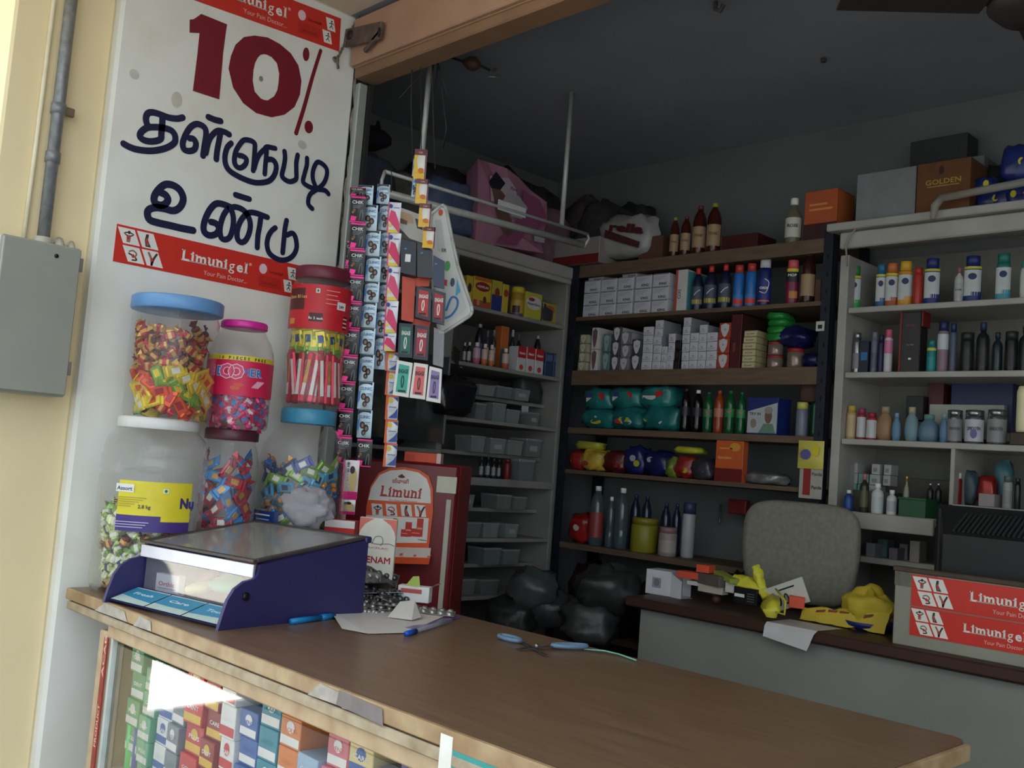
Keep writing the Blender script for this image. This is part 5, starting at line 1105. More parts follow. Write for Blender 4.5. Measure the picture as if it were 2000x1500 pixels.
col_(1127, 1141, 653, 4, P(160, 150, 110), shield(P(200, 196, 180)), 'shield_box', '%s box up in the cream shield-ended stack at the far left of the shelf', G1, .10, P(196, 190, 176))
col_(1150, 1163, 640, 2, P(214, 210, 206), shield(P(120, 90, 96)), 'shield_box', '%s box up in the narrow pinkish stack of the left group', G1, .10)
col_(1172, 1187, 652, 2, P(90, 120, 120), shield(P(150, 170, 170)), 'shield_box', '%s box up in the grey-green shield-ended pair', G1, .14)
col_(1190, 1206, 638, 3, P(70, 72, 76), shield(P(206, 204, 206)), 'shield_box', '%s box up in the dark shield-ended stack', G1, .14, P(196, 196, 200))
col_(1208, 1226, 648, 3, P(120, 116, 120), shield(P(196, 192, 196)), 'shield_box', '%s box up in the grey shield-ended stack beside the dark one', G1, .14, P(170, 170, 176))
col_(1229, 1248, 662, 2, P(60, 62, 66), shield(P(206, 204, 208)), 'shield_box', '%s box up in the low shield-ended stack next to white cartons', G1, .14, P(180, 180, 184))
wa = a_text('n', P(90, 90, 120), .4, .3, .2, 2)
wn = ['first', 'second', 'third', 'fourth', 'fifth', 'sixth', 'seventh', 'eighth']
for i, (a, b, tp, n) in enumerate(((1251, 1270, 638, 5), (1272, 1287, 625, 6), (1288, 1299, 676, 3), (1300, 1313, 651, 4), (1328, 1342, 620, 6), (1343, 1359, 650, 4), (1360, 1375, 634, 5), (1376, 1396, 649, 4))):
    col_(a, b, tp, n, kf, wa, 'small_white_carton', '%s carton up in the '+wn[i]+' white column counted from the left', G2, .11, P(150, 150, 158))
col_(1314, 1325, 664, 3, BLACK, lambda m, T, w, h: m.disc(0, h*.5, w*.3, h*.3, P(70, 30, 30), .0002, 8, T), 'black_carton', '%s black carton up between the white columns', 'black cartons between the white ones')
col_(1398, 1421, 630, 3, P(176, 66, 44), shield(P(206, 204, 206)), 'shield_box', '%s orange box up with white shield end', G1, .11)
bx(1, V, RZ['b'], 1423, 1444, 614, .16, mat((84, 26, 30), .5), 'maroon_carton', 'tall maroon carton in the middle of the middle rack shelf', art=lambda m, T, w, h: m.text('WINE', 0, h*.3, w*.3, P(150, 90, 80), 0, T, vert=True), side=mat((70, 40, 34), .5))
col_(1447, 1473, 645, 6, P(190, 176, 130), lambda m, T, w, h: (m.rect(-w*.4, h*.2, w*.4, h*.8, P(206, 196, 160), 0, T), m.text('SOAP', 0, h*.35, h*.35, P(90, 70, 50), .0002, T, fit=w*.6, align='C')), 'soap_pack', '%s cream soap pack up beside the maroon carton', 'cream soap packs', .07)
glj = mat((140, 120, 112), .15, .3, var=.2); 
for k, (a, b, zz, nm) in enumerate(((1489, 1520, 0, 'lower glass jar under the green packs'), (1490, 1519, 1, 'upper glass jar directly under the green packs'))):
    al, w, h, D = fit(1, V, RZ['b'], a, b, 690); hj = .044; t = thing('glass_jar', nm, 'jar', (al, V+w/2, RZ['b']+zz*hj), 0, 'glass jars with red lids'); r = w*.46
    MB().lathe([(r*.9, 0), (r, .004), (r, hj*.78), (r*.9, hj*.82)], glj, 14).build('body', t); MB().lathe([(r*.95, hj*.8), (r*.98, hj*.84), (r*.98, hj*.97), (0, hj)], P(160, 36, 36), 14).build('lid', t)
for k in range(4):
    al, w, h, D = fit(1, V, RZ['b'], 1487, 1524, 640); m = MB(); pillow(m, w, .09, .027, crumple(P(40, 130, 56, .35)), k+3, .2, 18, 8)
    solo(m, 'green_packet', '%s green packet of four piled on the glass jars' % ['lowest', 'second', 'third', 'topmost'][k], 'packet', (al+.004*(-1)**k, V+.05, RZ['b']+.089+k*.0235), 0, 'green packets')
al, w, h, D = fit(1, V, RZ['b'], 1527, 1560, 688); t = thing('glass_jar', 'glass jar with red lid under the navy bag', 'jar', (al, V+w/2, RZ['b']), 0, 'glass jars with red lids'); r = w*.46
MB().lathe([(r*.9, 0), (r, .004), (r, .05), (r*.9, .054)], glj, 14).build('body', t); MB().lathe([(r*.95, .053), (r*.98, .056), (r*.98, .064), (0, .066)], P(160, 36, 36), 14).build('lid', t)
m = MB(); pillow(m, .11, .09, .07, mat((24, 26, 76), .3, var=.5, sc=30, bump=1.0), 5, .4, 22, 14, .8); solo(m, 'navy_packet', 'crumpled navy packet lying on the glass jar', 'packet', (al-.01, V+.055, RZ['b']+.067), 0)
pk(1, V, RZ['b'], 1562, 1598, 688, .09, mat((20, 24, 70), .3, var=.3), 'navy_packet', 'navy packet at the right end of the middle rack shelf', seed=8)
# price card on post
q = onp(1602, 637, 1, 2.795); m = MB().box((0, 0, 0), (.028, .002, .03), P(200, 198, 186)).box((0, -.0012, -.002), (.014, .001, .012), BLACK); solo(m, 'paper_tag', 'small white tag hanging on the right rack post', 'tag', q, .0)
# ---------------- rack, shelf c
teal_ = mat((28, 104, 104), .35, var=.3, sc=18); tl2 = mat((40, 120, 116), .35, var=.35, sc=14)
tb = [((1125, 1192, 795), 0, 0, 'lower left'), ((1180, 1252, 792), 0, 0, 'lower middle'), ((1245, 1322, 790), 0, 0, 'lower right')]
for (a, b, tp), _, _, nm in tb: pk(1, V, RZ['c'], a, b, tp, .14, teal_, 'nappy_packet', 'teal nappy packet, '+nm+' of the heap', seed=a % 17, group='teal nappy packets', dec=[P(196, 50, 44), P(206, 204, 200), P(190, 180, 60)])
tl2 = crumple(tl2)
for a, b, nm, z_ in ((1128, 1185, 'upper left', .07), (1178, 1240, 'upper middle', .075), (1236, 1300, 'upper right', .08)):
    al, w, h, D = fit(1, V, RZ['c'], a, b, 780); m = MB(); pillow(m, w*1.05, .14, .085, tl2, a % 13, .26, 20, 12, .6, True, 5)
    T = frame((0, -.066, 0), (1, 0, 0), (0, 0, 1)); m.rect(-w*.3, .03, w*.1, .045, P(210, 208, 204), .004, T); m.disc(w*.2, .05, w*.12, .014, P(196, 50, 44), .004, 8, T); m.disc(-w*.2, .055, w*.1, .01, P(60, 60, 130), .003, 8, T)
    solo(m, 'nappy_packet', 'teal nappy packet, '+nm+' of the heap', 'packet', (al, V+.075, RZ['c']+z_), 0, 'teal nappy packets')
cola = mat((20, 12, 12), .12); gpet = mat((20, 84, 44), .12, var=.1); 
for a, b, tp, bc_, cc, lc, nm in ((1326, 1346, 758, cola, P(60, 20, 20), P(40, 36, 40), 'dark cola bottle, left one beside the teal packets'), (1349, 1370, 761, cola, wht, P(44, 40, 44), 'dark cola bottle with white cap'), (1371, 1390, 765, gpet, P(30, 90, 50), P(60, 120, 80), 'green drink bottle between cola and orange drink'), (1392, 1411, 762, mat((150, 62, 30), .2), P(180, 80, 40), P(186, 120, 96), 'orange drink bottle on the rack'), (1413, 1433, 762, gpet, P(30, 100, 50), P(40, 130, 70), 'green drink bottle right of the orange drink'), (1436, 1454, 765, gpet, P(30, 100, 50), P(50, 140, 80), 'green drink bottle beside the blue carton')):
    bt(1, V, RZ['c'], a, b, tp, 'pet', bc_, cc, lc, 'drink_bottle', nm, group='drink bottles on the rack', lz=(.38, .58), text='7' if 'green' in nm else None, tcol=P(206, 60, 50))
bx(1, V, RZ['c'], 1457, 1517, 776, .08, P(28, 44, 110), 'blue_carton', 'blue carton with a portrait picture on the rack', art=lambda m, T, w, h: (m.flat([(-w*.48, h*.05), (w*.48, h*.05), (w*.48, h*.86), (-w*.48, h*.62)], P(180, 186, 190), T, 0), m.text('TRY IN', -w*.42, h*.52, h*.11, BLACK, .0002, T), m.disc(w*.2, h*.5, w*.12, h*.2, P(120, 92, 76), .0003, 12, T), m.disc(w*.2, h*.66, w*.14, h*.1, P(150, 146, 140), .0004, 10, T), m.flat([(-w*.1, h*.05), (w*.45, h*.05), (w*.35, h*.3), (w*.05, h*.3)], P(110, 140, 120), T, .0003), m.disc(-w*.28, h*.3, w*.1, h*.13, P(150, 130, 110), .0003, 10, T)), side=P(30, 50, 120))
bt(1, V, RZ['c'], 1553, 1576, 785, 'jar', clear((190, 196, 214), .3, .1), P(200, 190, 100), None, 'plastic_tub', 'clear tub with a yellowish rim at the right end of the rack')
m = MB(); pillow(m, .075, .05, .10, clear((120, 90, 80), .55, .2, 1.45, wav=.6), 9, .25, 14, 8, .7); q = onp(1580, 790, 1, 2.84); solo(m, 'plastic_bag', 'clear bag with brown goods beside the rack post', 'plastic bag', (q.x-.005, 2.86, RZ['c']+.105))
bt(1, V+.04, RZ['c'], 1580, 1600, 765, 'pet', gpet, P(30, 100, 50), None, 'drink_bottle', 'green bottle at the far right rack post')
# ---------------- rack, shelf d
for a, b, tp, c_, nm, dc in ((1107, 1133, 878, P(150, 34, 34), 'red snack packet at far left of the snack shelf', [P(200, 190, 60)]), (1129, 1174, 876, P(196, 164, 60), 'gold snack packet on the snack shelf', [P(200, 180, 60), P(160, 60, 40)]), (1172, 1212, 880, P(96, 26, 32), 'dark red snack packet on the snack shelf', [P(140, 50, 40)]), (1213, 1252, 872, P(30, 36, 96), 'navy snack packet, left one', [P(170, 170, 180), P(190, 180, 60)]), (1250, 1300, 880, P(26, 30, 84), 'navy snack packet, right one', [P(160, 160, 176)]), (1294, 1316, 892, P(110, 130, 50), 'green and yellow snack packet between navy and red ones', [P(190, 190, 60)]), (1310, 1346, 890, P(150, 40, 40), 'red snack packet in the middle of the snack shelf', [P(190, 180, 50)]), (1344, 1386, 896, P(60, 58, 68), 'dark foil snack packet left of the orange card', [P(150, 150, 156)])):
    pk(1, V, RZ['d'], a, b, tp, .09, mat(tuple(int(255*((v/12.92 if v <= .0031308*12.92 else v))) for v in (0, 0, 0)), .3) if False else c_, 'snack_packet', nm, seed=a % 23, dec=dc, group='snack packets on the rack')
m = MB(); pillow(m, .13, .08, .03, P(176, 170, 60), 4, .25, 14, 6); al, w, h, D = fit(1, V, RZ['d'], 1107, 1160, 870); solo(m, 'snack_packet', 'yellow snack packet lying across the top of the red ones', 'packet', (al, V+.05, RZ['d']+.08), 0, 'snack packets on the rack')
m = MB(); pillow(m, .11, .08, .025, P(186, 186, 50), 6, .25, 14, 6); al, w, h, D = fit(1, V, RZ['d'], 1308, 1350, 880); solo(m, 'snack_packet', 'yellow snack packet lying on the red middle one', 'packet', (al, V+.05, RZ['d']+.085), 0, 'snack packets on the rack')
bx(1, V-.01, RZ['d']-.008, 1394, 1448, 860, .03, P(206, 96, 46), 'orange_card_box', 'tall orange box with dark red foot on the snack shelf', art=lambda m, T, w, h: (m.rect(-w*.5, 0, w*.5, h*.36, mat((110, 26, 24), .5), 0, T), m.disc(w*.2, h*.85, w*.2, h*.1, P(220, 150, 60), .0002, 10, T), m.text('Specialist', -w*.4, h*.58, h*.08, P(240, 180, 120), .0003, T, fit=w*.5), m.rect(-w*.35, h*.8, w*.1, h*.83, P(230, 160, 80), .0002, T)))
pk(1, V, RZ['d'], 1448, 1526, 922, .09, mat((130, 130, 132), .3, .4, var=.3), 'silver_packet', 'flat silver packet right of the orange box on the snack shelf', seed=2)
# hanging packets at the right post
q = onp(1582, 888, 1, 2.77); t = thing('hanging_packet', 'yellow snack packet hanging on the right rack post', 'packet', (q.x, 2.775, q.z)); m = MB(); crimp(m, .085, .085, P(206, 196, 90), .012); m.build('front', t); m = MB(); m.disc(-.01, 0, .018, .016, P(90, 90, 150), .014, 10); m.disc(.022, .012, .012, .018, P(220, 200, 40), .014, 10); m.build('printing', t)
q = onp(1583, 935, 1, 2.78); t = thing('hanging_packet', 'white and red packet card hanging below the yellow packet', 'packet', (q.x, 2.783, q.z)); MB().box((0, 0, 0), (.075, .004, .12), P(176, 170, 160)).build('card', t); m = MB(); m.rect(-.025, -.05, .0, .03, P(150, 36, 36), .0025); m.text('Panda', .004, -.03, .014, BLACK, .0027); m.text('Panda', .004, .01, .014, P(80, 80, 80), .0027); m.build('printing', t)
# ---------------- rack, shelf e
wpet = clear((150, 170, 180), .18, .06, 1.6, 'water_pet')
for a, b, tp, nm in ((1147, 1176, 949, 'leftmost large water bottle'), (1180, 1197, 970, 'slim water bottle, second from left'), (1196, 1224, 953, 'large water bottle, third from left, with white cap'), (1226, 1246, 966, 'dark water bottle behind the yellow tub'), (1248, 1268, 968, 'dark bottle over the yellow tub'), (1286, 1306, 982, 'dark bottle above the pale tub'), (1308, 1326, 984, 'dark bottle right of the pale tub')):
    bt(1, V+(.06 if a > 1225 else 0), RZ['e'], a, b, tp, 'pet', wpet if a < 1225 else mat((26, 34, 60), .15), wht if a < 1225 else P(40, 50, 90), P(150, 60, 60) if a == 1147 else None, 'water_bottle', nm+' on the lower rack shelf', group='bottles on the lower rack shelf')
bt(1, V+.05, RZ['e'], 1328, 1354, 982, 'jar', P(170, 172, 176), P(50, 60, 100), None, 'plastic_jar', 'white jar with dark lid on the lower rack shelf')
pk(1, V, RZ['e'], 1104, 1142, 1002, .10, P(150, 30, 30), 'red_packet', 'red and white packet at the left end of the lower rack shelf', seed=12, dec=[P(200, 190, 180)])
bt(1, V, RZ['e'], 1229, 1284, 1012, 'jar', P(140, 132, 34), P(130, 122, 34), None, 'yellow_tub', 'yellow plastic tub on the lower rack shelf', 'tub')
bt(1, V-.01, RZ['e'], 1284, 1320, 1030, 'jar', P(150, 140, 136), P(150, 110, 110), P(170, 160, 150), 'pale_tub', 'pale tub beside the yellow one', 'tub')
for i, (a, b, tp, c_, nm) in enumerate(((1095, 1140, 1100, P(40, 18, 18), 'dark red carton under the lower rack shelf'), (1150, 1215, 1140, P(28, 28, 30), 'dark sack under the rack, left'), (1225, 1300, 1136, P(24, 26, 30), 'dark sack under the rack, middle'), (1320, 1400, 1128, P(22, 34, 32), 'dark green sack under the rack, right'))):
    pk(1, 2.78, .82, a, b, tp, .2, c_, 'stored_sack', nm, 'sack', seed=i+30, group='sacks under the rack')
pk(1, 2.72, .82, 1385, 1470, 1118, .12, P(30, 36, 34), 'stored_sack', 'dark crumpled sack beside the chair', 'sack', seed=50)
q = onp(1410, 1000, 1, 3.04); solo(MB().tube([(0, 0, .03), (0, 0, -.03), (.003, -.004, -.04)], .004, mat((130, 132, 136), .3, .7), 6), 'hanging_spanner', 'small metal tool hanging on the back wall below the snack shelf', 'tool', (q.x, 3.03, q.z))
for i, (px_, py_) in enumerate(((1437, 990), (1455, 1010))):
    q = onp(px_, py_, 1, 2.95); solo(MB().box((0, 0, 0), (.07, .03, .05), P(120, 30, 34), .003) if i == 0 else MB().tube([(.02*math.cos(k), 0, .02*math.sin(k)) for k in range(7)], .003, P(60, 60, 66), 5), ['red_carton', 'wire_coil'][i], ['dim red carton left of the chair back', 'coil of dark wire left of the chair back'][i], ['carton', 'wire'][i], (q.x, 2.97, q.z))
# ================================================================== RIGHT SHELVING CONTENTS
def wave(c, up_=None):
    def f(m, r, h, sy):
        m.arc(r*1.015, .02*h, .16*h, -1.25, 1.25, c, 8, sy=sy); m.arc(r*1.016, .12*h, .24*h, -.1, 1.25, c, 5, sy=sy)
        m.disc(0, h*.56, r*.5, h*.07, P(30, 40, 90), r*1.04*sy, 12)
        if up_: m.arc(r*1.017, .72*h, .77*h, -1.25, 1.25, up_, 8, sy=sy)
    return f
offw = P(196, 200, 200); yb = P(206, 196, 50)
V1 = 2.835
R1 = [(1652, 1679, 517, P(40, 140, 60), P(50, 130, 60), 'green and white', wave(P(50, 160, 70), yb)), (1709, 1728, 515, P(60, 120, 140), P(30, 100, 140), 'slim teal', wave(P(30, 90, 130), yb)), (1728, 1752, 512, P(196, 110, 50), P(196, 110, 50), 'orange topped', wave(P(170, 80, 40), yb)), (1753, 1780, 508, P(210, 150, 40), P(214, 164, 40), 'yellow topped', wave(P(220, 150, 30), P(200, 130, 40))), (1804, 1833, 502, P(36, 50, 120), P(30, 44, 110), 'navy topped', wave(P(30, 44, 120), yb)), (1882, 1914, 497, P(36, 48, 116), P(30, 42, 104), 'larger navy topped', wave(P(30, 44, 116), yb)), (1944, 1972, 492, P(40, 120, 116), P(30, 110, 100), 'teal capped', wave(P(60, 150, 170)))]
for a, b, tp, bc_, cc, nm, ex in R1:
    bt(1, V1, 1.952, a, b, tp, 'shampoo', bc_, cc, offw, 'lotion_bottle', nm+' lotion bottle on the top right shelf', text=None, sy=.6, lz=(.1, .70), extra=ex, group='bottles on the top right shelf')
bt(1, V1, 1.952, 1782, 1801, 521, 'can', P(176, 50, 34), P(170, 44, 34), None, 'spray_can', 'orange red can on the top right shelf', 'can')
bt(1, V1, 1.952, 1863, 1880, 521, 'syrup', P(186, 186, 184), P(150, 90, 84), P(176, 176, 176), 'small_bottle', 'small white bottle beside the larger navy topped bottle', text='LOVE', group=None)
bt(1, V1, 1.952, 1992, 2018, 505, 'shampoo', offw, P(60, 140, 130), None, 'lotion_bottle', 'bottle cut by the right picture edge on the top right shelf', sy=.6)
slv = mat((150, 152, 156), .2, .85, var=.2, sc=40); dkb_ = mat((28, 28, 32), .35)
R2 = [(1644, 1658, 646, 'can', slv, slv, P(60, 40, 50), 'silver spray can with black label at far left'), (1664, 1680, 649, 'can', slv, slv, P(130, 132, 136), 'silver spray can, second from left'), (1699, 1712, 648, 'can', P(110, 110, 130), P(120, 120, 130), P(90, 90, 110), 'slim grey can'), (1713, 1724, 654, 'can', P(30, 28, 70), P(30, 28, 70), None, 'slim violet can'), (1725, 1741, 643, 'can', P(206, 200, 206), P(206, 90, 120), P(206, 120, 160), 'white and pink spray can'), (1809, 1827, 664, 'can', P(30, 130, 130), P(30, 120, 120), P(40, 140, 140), 'teal spray can with yellow band'), (1829, 1851, 627, 'can', P(140, 116, 130), P(26, 40, 90), P(196, 200, 206), 'air freshener with navy cap'), (1853, 1866, 631, 'can', P(80, 90, 110), P(26, 40, 90), None, 'second navy capped air freshener behind'), (1875, 1900, 648, 'jar', dkb_, P(40, 40, 40), P(34, 36, 36), 'dark jar-shaped bottle, left one'), (1906, 1930, 628, 'syrup', dkb_, P(30, 50, 84), P(36, 38, 38), 'dark bottle with blue cap'), (1937, 1956, 648, 'syrup', mat((24, 40, 44), .3), P(20, 44, 50), None, 'dark green bottle'), (1962, 1986, 646, 'jar', dkb_, P(40, 40, 40), P(34, 34, 34), 'dark jar-shaped bottle, right one'), (1989, 2014, 635, 'syrup', dkb_, P(50, 48, 44), None, 'dark bottle at the picture edge')]
for a, b, tp, kd, bc_, cc, lc, nm in R2:
    bt(1, V1, 1.755, a, b, tp, kd, bc_, cc, lc, 'toiletry_bottle', nm+' on the second right shelf', group='toiletries on the second right shelf', lz=(.45, .75) if 'freshener' in nm or 'pink' in nm else (.12, .5), extra=(lambda m, r, h, sy: m.arc(r*1.02, .68*h, .76*h, -1.2, 1.2, yb, 8)) if 'yellow band' in nm else None)
bx(1, V1, 1.755, 1676, 1694, 666, .05, P(24, 30, 50), 'dark_carton', 'dark carton with blue patch beside the silver cans', art=lambda m, T, w, h: m.rect(-w*.3, h*.4, w*.4, h*.65, P(40, 110, 170), 0, T))
gt = thing('gift_set', 'tall black gift set with red edges on the second right shelf', 'gift set', (0, 0, 0)); al, w, h, D = fit(1, V1-.01, 1.755, 1752, 1796, 602)
gt.location = (al, V1+.02, 1.755)
MB().box((0, 0, h/2), (w*.86, .05, h), mat((20, 18, 20), .35), .002).build('box', gt); MB().box((-w*.45, 0, h/2), (w*.08, .052, h), P(130, 26, 30)).build('red_edge', gt); MB().box((w*.45, .005, h*.86), (w*.08, .05, h*.28), P(130, 26, 30)).build('red_edge', gt)
m = MB(frame((0, -.0256, 0), (1, 0, 0), (0, 0, 1))); m.text('ROYAL', 0, h*.72, h*.05, P(150, 60, 66), 0, fit=w*.4, align='C'); m.text('For Men', 0, h*.42, h*.04, P(140, 140, 140), 0, fit=w*.3, align='C'); m.rect(-.004, h*.2, .004, h*.23, wht); m.build('printing', gt)
R3 = [(1638, 1650, 792, 'can', P(196, 120, 120), P(196, 70, 100), P(206, 140, 130), 'pink talc tin at far left'), (1652, 1671, 792, 'can', P(176, 150, 90), P(190, 160, 70), P(190, 170, 130), 'gold talc tin'), (1672, 1690, 797, 'can', P(150, 40, 60), P(150, 50, 90), P(196, 196, 200), 'maroon and white talc tin'), (1691, 1711, 805, 'can', P(170, 50, 60), P(150, 40, 44), P(196, 196, 196), 'red and white talc tin'), (1711, 1743, 793, 'oval', P(150, 116, 80), P(160, 140, 116), None, 'beige lotion bottle with tapering shoulders'), (1741, 1758, 806, 'oval', P(90, 130, 160), P(120, 150, 176), None, 'pale blue bottle, left one'), (1766, 1792, 794, 'oval', P(110, 140, 150), P(170, 160, 130), None, 'blue bottle with cream cap'), (1793, 1833, 808, 'oval', P(90, 120, 140), P(90, 140, 130), None, 'round blue flask bottle'), (1834, 1850, 808, 'oval', P(80, 116, 150), P(110, 150, 160), None, 'pale blue bottle beside the cans'), (1849, 1878, 800, 'jar', slv, slv, P(130, 130, 134), 'silver powder tin, left one'), (1884, 1920, 800, 'jar', slv, slv, P(190, 190, 200), 'silver powder tin with violet flower label'), (1928, 1964, 799, 'jar', slv, slv, P(136, 136, 138), 'silver powder tin, right one')]
for a, b, tp, kd, bc_, cc, lc, nm in R3:
    bt(1, V1-.01, 1.555, a, b, tp, kd, bc_, cc, lc, 'talc_tin' if 'tin' in nm else 'lotion_bottle', nm+' on the third right shelf', 'tin' if 'tin' in nm else 'bottle', group='toiletries on the third right shelf', lz=(.08, .72), text='SMOOTH' if 'powder' in nm else None, tcol=P(50, 50, 56), sy=.6 if kd == 'oval' else 0,
       extra=(lambda m, r, h, sy: (m.disc(0, .3*h, r*.35, h*.14, P(100, 90, 150), r*1.05, 10))) if 'violet' in nm else None)
t = thing('pillar_candle', 'cream coloured lamp-like glass jar with dark base at the picture edge', 'candle', (0, 0, 0)); al, w, h, D = fit(1, V1-.03, 1.555, 1971, 2006, 752); t.location = (al, V1+.01, 1.555)
MB().box((0, 0, .018), (w*1.1, .07, .036), mat((60, 40, 30), .5), .003).build('base', t); MB().lathe([(w*.42, .036), (w*.46, .045), (w*.46, h*.9), (w*.36, h)], mat((236, 226, 186), .3), 16).build('body', t)
bx(1, 2.97, 1.60, 1854, 1976, 738, .05, P(24, 40, 84), 'blue_pack', 'large dark blue pack behind the silver tins'); bx(1, 2.96, 1.60, 1810, 1840, 738, .05, P(84, 26, 34), 'maroon_pack', 'maroon pack behind the blue bottles'); bx(1, 2.95, 1.575, 1812, 1960, 790, .09, P(170, 170, 160), 'white_ledge_box', 'long white box under the dark blue pack')
bx(1, 2.93, 1.625, 1768, 1802, 773, .06, P(24, 26, 30), 'black_case', 'small black case behind the bottle with the cream cap')
# fourth shelf
S4 = 1.342
R4 = [(1648, 1665, 957, 'syrup', P(30, 60, 130), wht, P(40, 80, 150), 'blue bottle with white cap by the chair'), (1677, 1695, 925, 'syrup', mat((50, 46, 34), .3), P(170, 120, 110), P(90, 86, 60), 'brown bottle with pale cap'), (1701, 1724, 944, 'syrup', P(206, 206, 206), wht, P(190, 196, 200), 'taller white bottle'), (1731, 1750, 957, 'syrup', P(206, 206, 206), wht, P(170, 176, 180), 'shorter white bottle')]
for a, b, tp, kd, bc_, cc, lc, nm in R4: bt(1, 2.77, S4, a, b, tp, kd, bc_, cc, lc, 'medicine_bottle', nm+' on the fourth right shelf', group='bottles on the fourth right shelf')
t = thing('green_tray', 'dark green plastic tray on the fourth right shelf', 'tray', (0, 0, 0)); al, w, h, D = fit(1, 2.76, S4, 1753, 1806, 972); t.location = (al, 2.81, S4)
gm = P(30, 84, 50); m = MB().box((0, -.045, h/2), (w, .004, h), gm, .001).box((0, .045, h/2), (w, .004, h), gm, .001).box((-w/2+.002, 0, h/2), (.004, .09, h), gm, .001).box((w/2-.002, 0, h/2), (.004, .09, h), gm, .001).box((0, 0, .002), (w-.006, .088, .004), gm); m.build('tray_body', t); MB().box((0, -.048, h-.003), (w+.004, .006, .006), gm, .001).build('rim', t)
bt(1, 2.79, S4+.01, 1763, 1774, 930, 'glass', P(150, 150, 130), mat((200, 160, 60), .3, .6), None, 'perfume_bottle', 'slim perfume bottle with gold cap in the green tray')
Q4 = 1.387
for k, (a, b) in enumerate(((1810, 1822), (1826, 1838))): bt(1, V1, Q4, a, b, 944, 'glass', dkb_, mat((190, 192, 196), .2, .8), None, 'perfume_bottle', 'dark perfume bottle with silver cap, %s of the pair' % ['left', 'right'][k], capl='silver cap', group='silver-capped perfume bottles')
bt(1, V1, Q4, 1858, 1877, 923, 'can', P(130, 24, 30), wht, None, 'red_bottle', 'red bottle with white cap on the lower right shelf', capl='white cap')
bt(1, V1, Q4, 1958, 1976, 930, 'can', P(160, 164, 164), P(90, 100, 96), P(150, 150, 150), 'white_bottle', 'white bottle near the picture edge on the lower right shelf')
bt(1, V1, Q4, 1980, 1992, 934, 'can', dkb_, dkb_, None, 'black_bottle', 'black bottle at the picture edge on the lower right shelf')
bx(1, V1-.01, Q4, 1910, 1942, 964, .06, P(160, 146, 150), 'pale_carton', 'pale carton under the red foil pack')
m = MB(); pillow(m, .05, .04, .085, mat((150, 40, 36), .25, .3, var=.4, sc=60), 6, .25, 14, 8); q = onp(1930, 940, 1, 2.9); solo(m, 'foil_pack', 'shiny red foil pack behind the pale carton', 'packet', (q.x, 2.9, Q4))
m = MB(); pillow(m, .05, .04, .10, P(60, 80, 90), 7, .3, 14, 8, .7); q = onp(1893, 940, 1, 2.9); solo(m, 'plastic_bag', 'grey blue bag of goods beside the red bottle', 'plastic bag', (q.x, 2.9, Q4))
m = MB(); pillow(m, .05, .04, .13, P(70, 110, 120), 8, .3, 14, 8, .7); q = onp(1960, 930, 1, 2.93); solo(m, 'plastic_bag', 'teal bag behind the white bottle', 'plastic bag', (q.x, 2.93, Q4))
bx(1, 2.9, Q4+.0, 1776, 1856, 936, .05, P(50, 46, 42), 'dark_case', 'dark case behind the perfume bottles')
tlb = P(110, 160, 150); wb_ = P(170, 170, 166)
for i, (a, b, z_, c_) in enumerate(((1653, 1671, 0, tlb), (1673, 1692, 0, tlb), (1694, 1714, 0, wb_), (1654, 1672, 1, wb_), (1674, 1693, 1, tlb), (1696, 1716, 1, wb_), (1655, 1671, 2, wb_), (1699, 1715, 2, wb_), (1722, 1736, 1, wb_), (1723, 1737, 2, wb_))):
    al, w, h, D = fit(1, 2.9, S4+.07, a, b, 900); m = MB().box((0, 0, .016), (w, .05, .031), c_, .001); m.rect(-w*.3, .008, w*.2, .02, P(120, 130, 140), .0255)
    solo(m, 'medicine_carton', '%s small carton, %s layer, %s of the group behind the bottles' % ('teal' if c_ is tlb else 'white', ['bottom', 'middle', 'top'][z_], ['left', 'centre', 'right', 'left', 'centre', 'right', 'left', 'right', 'far right', 'far right'][i]), 'carton', (al, 2.93, S4+.05+z_*.032), 0, 'small cartons behind the bottles')
bx(1, 2.9, S4, 1652, 1738, 918+40, .08, P(70, 74, 70), 'long_carton', 'long grey carton carrying the small teal and white cartons')
for i, (a, b, tp, c_) in enumerate(((1690, 1708, 1060, P(130, 130, 130)), (1712, 1732, 1052, P(90, 120, 116)), (1735, 1752, 1070, P(120, 110, 116)), (1755, 1772, 1062, P(130, 126, 124)), (1775, 1795, 1056, P(150, 140, 140)), (1700, 1722, 1074, P(110, 60, 60)))):
    bx(1, 2.83+.05*(i % 2), 1.214, a, b, tp, .05, c_, 'loose_carton', 'dim small carton, %s on the lowest small shelf' % ['leftmost', 'second', 'third', 'fourth', 'rightmost', 'reddish one'][i], group='cartons on the lowest small shelf')
# top of the right shelving
TT_ = 2.211
m = MB(); al, w, h, D = fit(1, 2.82, TT_, 1668, 1790, 330)
bx(1, 2.80, TT_, 1670, 1786, 333, .16, mat((128, 130, 130), .5), 'grey_plastic_box', 'grey rounded plastic box on top of the right shelving', 'box')
bx(1, 2.79, TT_, 1788, 1893, 314, .12, mat((104, 62, 30), .7, var=.15), 'brown_carton', 'brown carton with yellow lettering on top of the right shelving', art=lambda m, T, w, h: (m.text('GOLDEN', 0, h*.55, h*.14, P(180, 140, 50), 0, T, fit=w*.66, align='C'), m.rect(-w*.3, h*.5, w*.3, h*.52, P(170, 130, 50), 0, T), m.disc(-w*.04, h*.82, w*.05, h*.09, P(60, 30, 24), 0, 10, T)))
bx(1, 2.90, TT_, 1876, 1918, 306, .12, mat((110, 114, 112), .6), 'grey_carton', 'grey carton behind the brown carton')
